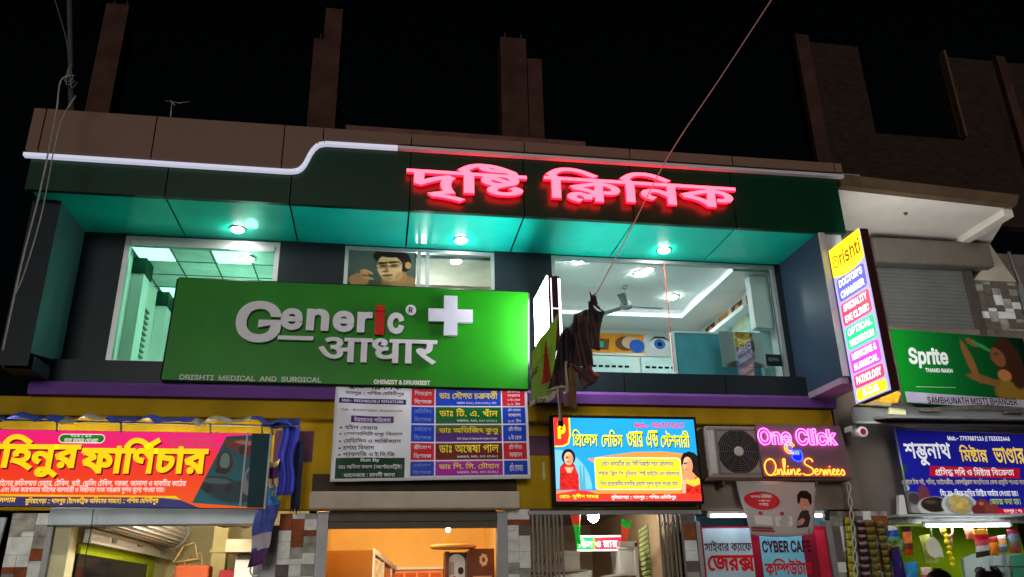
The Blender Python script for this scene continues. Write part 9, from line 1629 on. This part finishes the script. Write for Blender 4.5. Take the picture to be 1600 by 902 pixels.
# ------------------------------------------------------------------ goods hanging in the sweet shop
def pouch(label, pts, y, cols, name='snack_packet', cat='packet', group=None, puff=.04):
    """a puffed foil packet hanging, outlined in the wall plane"""
    us = [p[0] for p in pts]; vs = [p[1] for p in pts]; c = (sum(us)/len(us), y, sum(vs)/len(vs))
    z0, z1 = min(vs), max(vs)
    n = len(cols)
    t = MB()
    a, b, c2, d = [Vector((p[0], y, p[1])) for p in pts]
    t.sheet(lambda u, v: (a*(1-u)+b*u)*(1-v)+(d*(1-u)+c2*u)*v+Vector((0, -puff*math.sin(math.pi*u)*math.sin(math.pi*min(1, max(0, v)))+.008*math.sin(u*20+v*13), 0)), 8, 10, .012, mfn=lambda u, v: min(n-1, int(v*n*.999)))
    return single(name, t, cols, label, cat, c, group)
pc = lambda n_, c: M(n_, c, .35, var=.2, sc=18)
pouch('blue and white packet at the left end of the lime rail', [(7.808,2.312),(7.981,2.31),(7.999,2.548),(7.834,2.539)], -.2, [pc('pk_aqua', (120, 180, 150)), pc('pk_blue', (40, 90, 190)), pc('pk_white', (210, 216, 220))])
pouch('tall strip of orange and red packets under the lime rail', [(8.044,2.103),(8.178,2.12),(8.226,2.537),(8.06,2.528)], -.2, [pc('pk_red', (206, 70, 30)), pc('pk_brown', (110, 60, 40)), pc('pk_orange', (232, 130, 60)), pc('pk_orange', (232, 130, 60)), pc('pk_dark', (70, 50, 40))])
pouch('green and white card packet left of the white hand fan', [(7.962,2.166),(8.114,2.164),(8.126,2.373),(7.984,2.374)], -.1, [pc('pk_mint', (150, 180, 110)), pc('pk_leaf', (120, 160, 90))])
pouch('purple bottle shaped sack hanging below the blue packet', [(7.747,1.719),(7.948,1.716),(7.931,2.232),(7.788,2.215)], -.25, [pc('pk_purple', (50, 34, 110)), pc('pk_purple', (50, 34, 110)), pc('pk_navy', (40, 34, 84))], 'hanging_sack', 'sack', None, .09)
pouch('blue plastic packet low beside the purple sack', [(8.038,1.718),(8.232,1.715),(8.276,2.011),(8.09,2.004)], -.1, [pc('pk_azure', (50, 140, 206))])
pouch('pink patterned box low in the sweet shop', [(8.296,1.713),(8.469,1.711),(8.51,1.933),(8.323,1.926)], -.1, [pc('pk_pink', (206, 90, 130)), pc('pk_cream', (220, 190, 170))])
pouch('salmon packet strip left of the red one, under the tube light', [(9.151,2.328),(9.274,2.327),(9.296,2.501),(9.136,2.492)], -.2, [pc('pk_salmon', (226, 130, 100)), pc('pk_peach', (230, 160, 120))])
pouch('large red and white crisp packet under the right half of the tube', [(9.209,2.049),(9.451,2.084),(9.501,2.485),(9.263,2.477)], -.25, [pc('pk_black', (60, 60, 50)), pc('pk_white', (210, 216, 220)), pc('pk_rose', (206, 80, 100)), pc('pk_crimson', (206, 24, 40)), pc('pk_amber', (232, 170, 60))])
pouch('bright orange packet right of the red crisp packet', [(9.502,2.086),(9.648,2.084),(9.691,2.372),(9.551,2.353)], -.2, [pc('pk_tangerine', (236, 130, 30)), pc('pk_tangerine', (236, 130, 30)), pc('pk_wine', (150, 40, 40))])
pouch('white and blue packet with an orange spot near the right edge', [(9.652,2.141),(9.809,2.139),(9.844,2.39),(9.68,2.372)], -.2, [pc('pk_steel', (120, 130, 160)), pc('pk_pale', (206, 206, 214)), pc('pk_apricot', (230, 160, 90)), pc('pk_pale', (206, 206, 214))])
pouch('speckled wine coloured packet at the right edge of the photo', [(9.86,2.12),(10.052,2.117),(10.087,2.485),(9.888,2.467)], -.2, [pc('pk_rust', (160, 80, 70)), pc('pk_speck', (120, 110, 100)), pc('pk_slate', (110, 130, 150)), pc('pk_wine2', (130, 40, 60))])
m_ = MB()
for k in range(7): m_.lathe([(.0, 0), (.035, .02), (.04, .06), (.0, .09)], (8.78+.004*k+.02*(k % 2), -.2, 2.42-.085*k), 'z', 0, 8)
single('lemon_string', m_, pc('pk_lemon', (232, 210, 40)), 'string of little yellow lemon packets left of the salmon packet', 'packet', (8.8, -.2, 2.1))
HF = thing('hand_fan', 'white leaf shaped hand fan hanging by its handle from the tube light', 'hand fan', (8.55, -.3, 2.2))
lf_ = [(8.503,2.374),(8.573,2.298),(8.611,2.185),(8.615,2.063),(8.52,2.074),(8.47,2.046),(8.384,2.094),(8.351,2.188),(8.358,2.263),(8.429,2.337)]
MB().prism(lf_, FY(-.3), -.012, 0).build('blade', M('fan_white', (216, 222, 200), .6), HF, .004)
MB().tube([(8.473,-0.306,2.355), (8.495,-0.306,2.545)], .014, 0, 6).build('handle', M('fan_white', (216, 222, 200), .6), HF)
m_ = MB(); q0 = [(8.846,-0.18,2.476)][0]
m_.tube([(q0[0]+.10*math.cos(k*.3142), q0[1], q0[2]+.10*math.sin(k*.3142)) for k in range(20)], .018, 0, 6, closed=True)
for k in range(5): m_.tube([(q0[0]-.06+.03*k, q0[1], q0[2]-.1), (q0[0]-.04+.02*k, q0[1], q0[2]-.24)], .01, 0, 5)
single('wreath', m_, pc('pk_wreath', (196, 140, 130)), 'small pinkish ring ornament with tassels right of the hand fan', 'ornament', q0)
single('woven_fan', MB().prism([(8.419,2.391),(8.605,2.428),(8.632,2.159),(8.702,1.988),(8.439,1.991)], FY(-.08), -.02, 0), pc('pk_straw', (150, 150, 70)), 'straw mat hanging behind the white hand fan', 'mat', [(8.537,-0.08,2.227)][0])
pn = thing('glass_counter', 'grey glazed counter panel at the right of the sweet shop', 'counter', (9.6, .3, .3))
m_ = MB(); gp_ = [(9.321,2.069),(9.579,2.134),(10.669,2.112),(10.489,1.491),(9.262,1.514)]
m_.prism(gp_, FY(.2), -.06, 0); m_.build('panel', M('panel_pale', (150, 162, 156), .3), pn)
m_ = MB()
for a_, b_ in (((1550, 868), (1552, 930)), ((1570, 866), (1574, 930)), ((1545, 884), (1600, 886))):
    m_.tube([tuple(Vector((9.791,0.13,2.099))), tuple(Vector((9.668,0.13,1.506)))], .012, 0, 4) if a_[0] == 1550 else m_.tube([tuple(Vector((10.027,0.13,2.116))), tuple(Vector((9.916,0.13,1.501)))], .02, 0, 4) if a_[0] == 1570 else m_.tube([tuple(Vector((9.727,0.13,1.944))), tuple(Vector((10.435,0.13,1.915)))], .012, 0, 4)
m_.build('glazing_bar', M('bar_grey', (96, 110, 104), .4), pn)
m_ = MB(); m_.prism([(10.14,2.098),(10.666,2.131),(10.48,1.491),(10.045,1.499)], FY(.14), -.01, .01); m_.build('green_pane', M('pane_green', (60, 130, 106), .3), pn)
# sachet strips on the pillar right of the cyber cafe
for lab, q_, cols in (('strip of yellow and green sachets on the tiled pillar', [(7.092,1.779),(7.229,1.776),(7.316,2.684),(7.175,2.684)], ('pk_lemon2', 'pk_green2')), ('olive sachet strip right of the twisted cable', [(7.503,1.772),(7.619,1.77),(7.656,2.643),(7.492,2.644)], ('pk_olive', 'pk_olive2')), ('second olive sachet strip beside the lime rail', [(7.693,1.769),(7.8,1.767),(7.826,2.623),(7.695,2.624)], ('pk_olive', 'pk_olive2')), ('maroon sachet strip left of the olive ones', [(7.302,1.775),(7.439,1.773),(7.503,2.644),(7.373,2.645)], ('pk_maroon', 'pk_silver'))):
    cc = {'pk_lemon2': (206, 196, 60), 'pk_green2': (40, 140, 80), 'pk_olive': (96, 90, 34), 'pk_olive2': (124, 112, 60), 'pk_maroon': (70, 36, 36), 'pk_silver': (150, 136, 136)}
    a, b, c2, d = q_; n = 8; sx = MB()
    for k in range(n):
        v0, v1 = k/n+.008, (k+1)/n-.008
        L_ = lambda u, v: ((a[0]*(1-u)+b[0]*u)*(1-v)+(d[0]*(1-u)+c2[0]*u)*v, (a[1]*(1-u)+b[1]*u)*(1-v)+(d[1]*(1-u)+c2[1]*u)*v)
        sx.sheet(lambda u, v: Vector((L_(u, v0+(v1-v0)*v)[0], -.13-.035*math.sin(math.pi*u)*math.sin(math.pi*v), L_(u, v0+(v1-v0)*v)[1])), 5, 5, .008, mfn=lambda u, v, k=k: 1 if (u > .5 and cols[0] == 'pk_lemon2') or (cols[0] != 'pk_lemon2' and v > .55) else 0)
    single('sachet_strip', sx, [pc(cols[0], cc[cols[0]]), pc(cols[1], cc[cols[1]])], lab, 'sachet strip', (b[0], -.13, 2.2), 'sachet strips on the pillar')

# ================================================================== PEOPLE standing in the street, backs to the camera
def person(label, x, y, h, skin, hair, shirt, trousers, bald):
    t = thing('person', label, 'person', (x, y, .012))
    k = h/1.75; G = .012
    J = {}
    def add(n, p, r, par=None): J[n] = (Vector((x+p[0]*k, y+p[1]*k, G+p[2]*k)), r*k, par)
    add('pelvis', (0, 0, .95), .14); add('waist', (0, 0, 1.08), .125, 'pelvis'); add('chest', (0, .01, 1.28), .145, 'waist'); add('collar', (0, .0, 1.43), .09, 'chest'); add('neck', (0, .02, 1.50), .056, 'collar'); add('head0', (0, .03, 1.57), .072, 'neck'); add('head1', (0, .02, 1.64), .092, 'head0'); add('head2', (0, .0, 1.685), .082, 'head1')
    for s, n in ((-1, 'l'), (1, 'r')):
        add('hip'+n, (.09*s, 0, .88), .10, 'pelvis'); add('knee'+n, (.10*s, .01, .49), .062, 'hip'+n); add('ankle'+n, (.10*s, -.01, .09), .042, 'knee'+n); add('toe'+n, (.11*s, .16, .035), .035, 'ankle'+n)
        add('sh'+n, (.17*s, 0, 1.41), .065, 'collar'); add('el'+n, (.23*s, -.01, 1.13), .045, 'sh'+n); add('wr'+n, (.24*s, .06, .89), .030, 'el'+n); add('pm'+n, (.24*s, .08, .81), .036, 'wr'+n)
        for f in range(4): add('f%d%s' % (f, n), ((.24+.004*s)*s, .045+.024*f, .76), .0105, 'pm'+n); add('g%d%s' % (f, n), (.232*s, .05+.024*f, .715-(.006 if f in (0, 3) else 0)), .009, 'f%d%s' % (f, n))
        add('th'+n, (.215*s, .125, .79), .012, 'pm'+n); add('tj'+n, (.205*s, .14, .755), .010, 'th'+n)
    names = list(J); me = bpy.data.meshes.new('body')
    o0 = Vector((x, y, G))
    me.from_pydata([tuple(J[n][0]-o0) for n in names], [(names.index(n), names.index(J[n][2])) for n in names if J[n][2]], [])
    ob = bpy.data.objects.new('body', me); COL.objects.link(ob)
    sk = ob.modifiers.new('skin', 'SKIN'); sub = ob.modifiers.new('sub', 'SUBSURF'); sub.levels = sub.render_levels = 2
    for n, v in zip(names, me.skin_vertices[0].data): v.radius = (J[n][1], J[n][1]); v.use_root = n == 'pelvis'
    dg = bpy.context.evaluated_depsgraph_get(); m2 = bpy.data.meshes.new_from_object(ob.evaluated_get(dg))
    bpy.data.objects.remove(ob)
    for m in (skin, shirt, trousers): m2.materials.append(m)
    for p in m2.polygons:
        p.use_smooth = True; c = p.center/k
        p.material_index = 2 if c.z < .99 and abs(c.x) < .19 and c.z > .08 else 1 if c.z < 1.46 and (c.z > 1.16 or (abs(c.x) < .18 and c.z >= .99)) and c.z > .9 else 0
    b = bpy.data.objects.new('body', m2); COL.objects.link(b); b.parent = t; INV[b] = INV[t]
    hd = Vector((x, y+.015*k, G+1.655*k))
    m_ = MB()
    for s in (-1, 1): m_.lathe([(.006, 0), (.03*k, .006), (.026*k, .014), (.004, .018)], hd+Vector((s*.092*k, .0, -.03*k)), 'x', 0, 10)
    m_.build('ears', skin, t)
    m_ = MB(); m_.lathe([(.004, -.02*k), (.02*k, -.01*k), (.01*k, .03*k)], hd+Vector((0, .105*k, -.035*k)), 'z', 0, 8)
    for s in (-1, 1): m_.lathe([(.002, -.008*k), (.012*k, 0), (.002, .008*k)], hd+Vector((s*.034*k, .09*k, -.005*k)), 'z', 1, 8)
    m_.box(hd.x-.022*k, hd.x+.022*k, hd.y+.088*k, hd.y+.094*k, hd.z-.085*k, hd.z-.078*k, 2)
    m_.build('face', [skin, M('eye_dark', (30, 22, 20), .3), M('lip', (130, 70, 60), .5)], t)
    # hair as a cap of short strands over the skull
    rg = random.Random(int(x*100)); m_ = MB()
    for i in range(16):
        for j in range(40):
            th = R(2+i*7.2); ph = j*2*math.pi/40+rg.uniform(-.08, .08)
            d = Vector((math.sin(th)*math.cos(ph), math.sin(th)*math.sin(ph), math.cos(th)))
            if d.y > .35 and d.z < .45: continue          # the face stays clear
            if bald and d.z > .28+.1*rg.random() and abs(d.x) < .72: continue
            q = hd+Vector((d.x*.094*k, d.y*.108*k, d.z*.112*k+.0*k))
            e = (Vector((d.x, d.y, d.z-.9))-d*(Vector((d.x, d.y, d.z-.9)).dot(d))).normalized()
            w_ = e.cross(d).normalized()*.011*k; L_ = .03*k*(.8+.5*rg.random())
            up = d*(.006+.006*rg.random())*k
            m_.face([q-w_, q+w_, q+w_*.6+e*L_+up, q-w_*.6+e*L_+up])
    m_.lathe([(.0, .112*k), (.05*k, .098*k), (.08*k, .066*k), (.094*k, .02*k), (.09*k, -.03*k)] if not bald else [(.097*k, .03*k), (.099*k, 0), (.092*k, -.045*k)], hd+Vector((0, -.012*k, 0)), 'z', 0, 20)
    m_.build('hair', hair, t)
    return t
hairm = M('hair_black', (22, 18, 18), .5, var=.3, sc=60); skinm = M('skin_brown', (150, 104, 78), .5, var=.05)
person('balding man seen from behind at the bottom right, head just above the frame edge', 5.42, -5.2, 1.80, skinm, hairm, M('shirt_white', (176, 170, 160), .8), M('trouser_dark', (50, 52, 60), .9), True)
person('black haired person left of the balding man, only the crown of the head in view', 4.93, -5.2, 1.74, skinm, hairm, M('shirt_teal', (60, 110, 110), .8), M('trouser_dark', (50, 52, 60), .9), False)
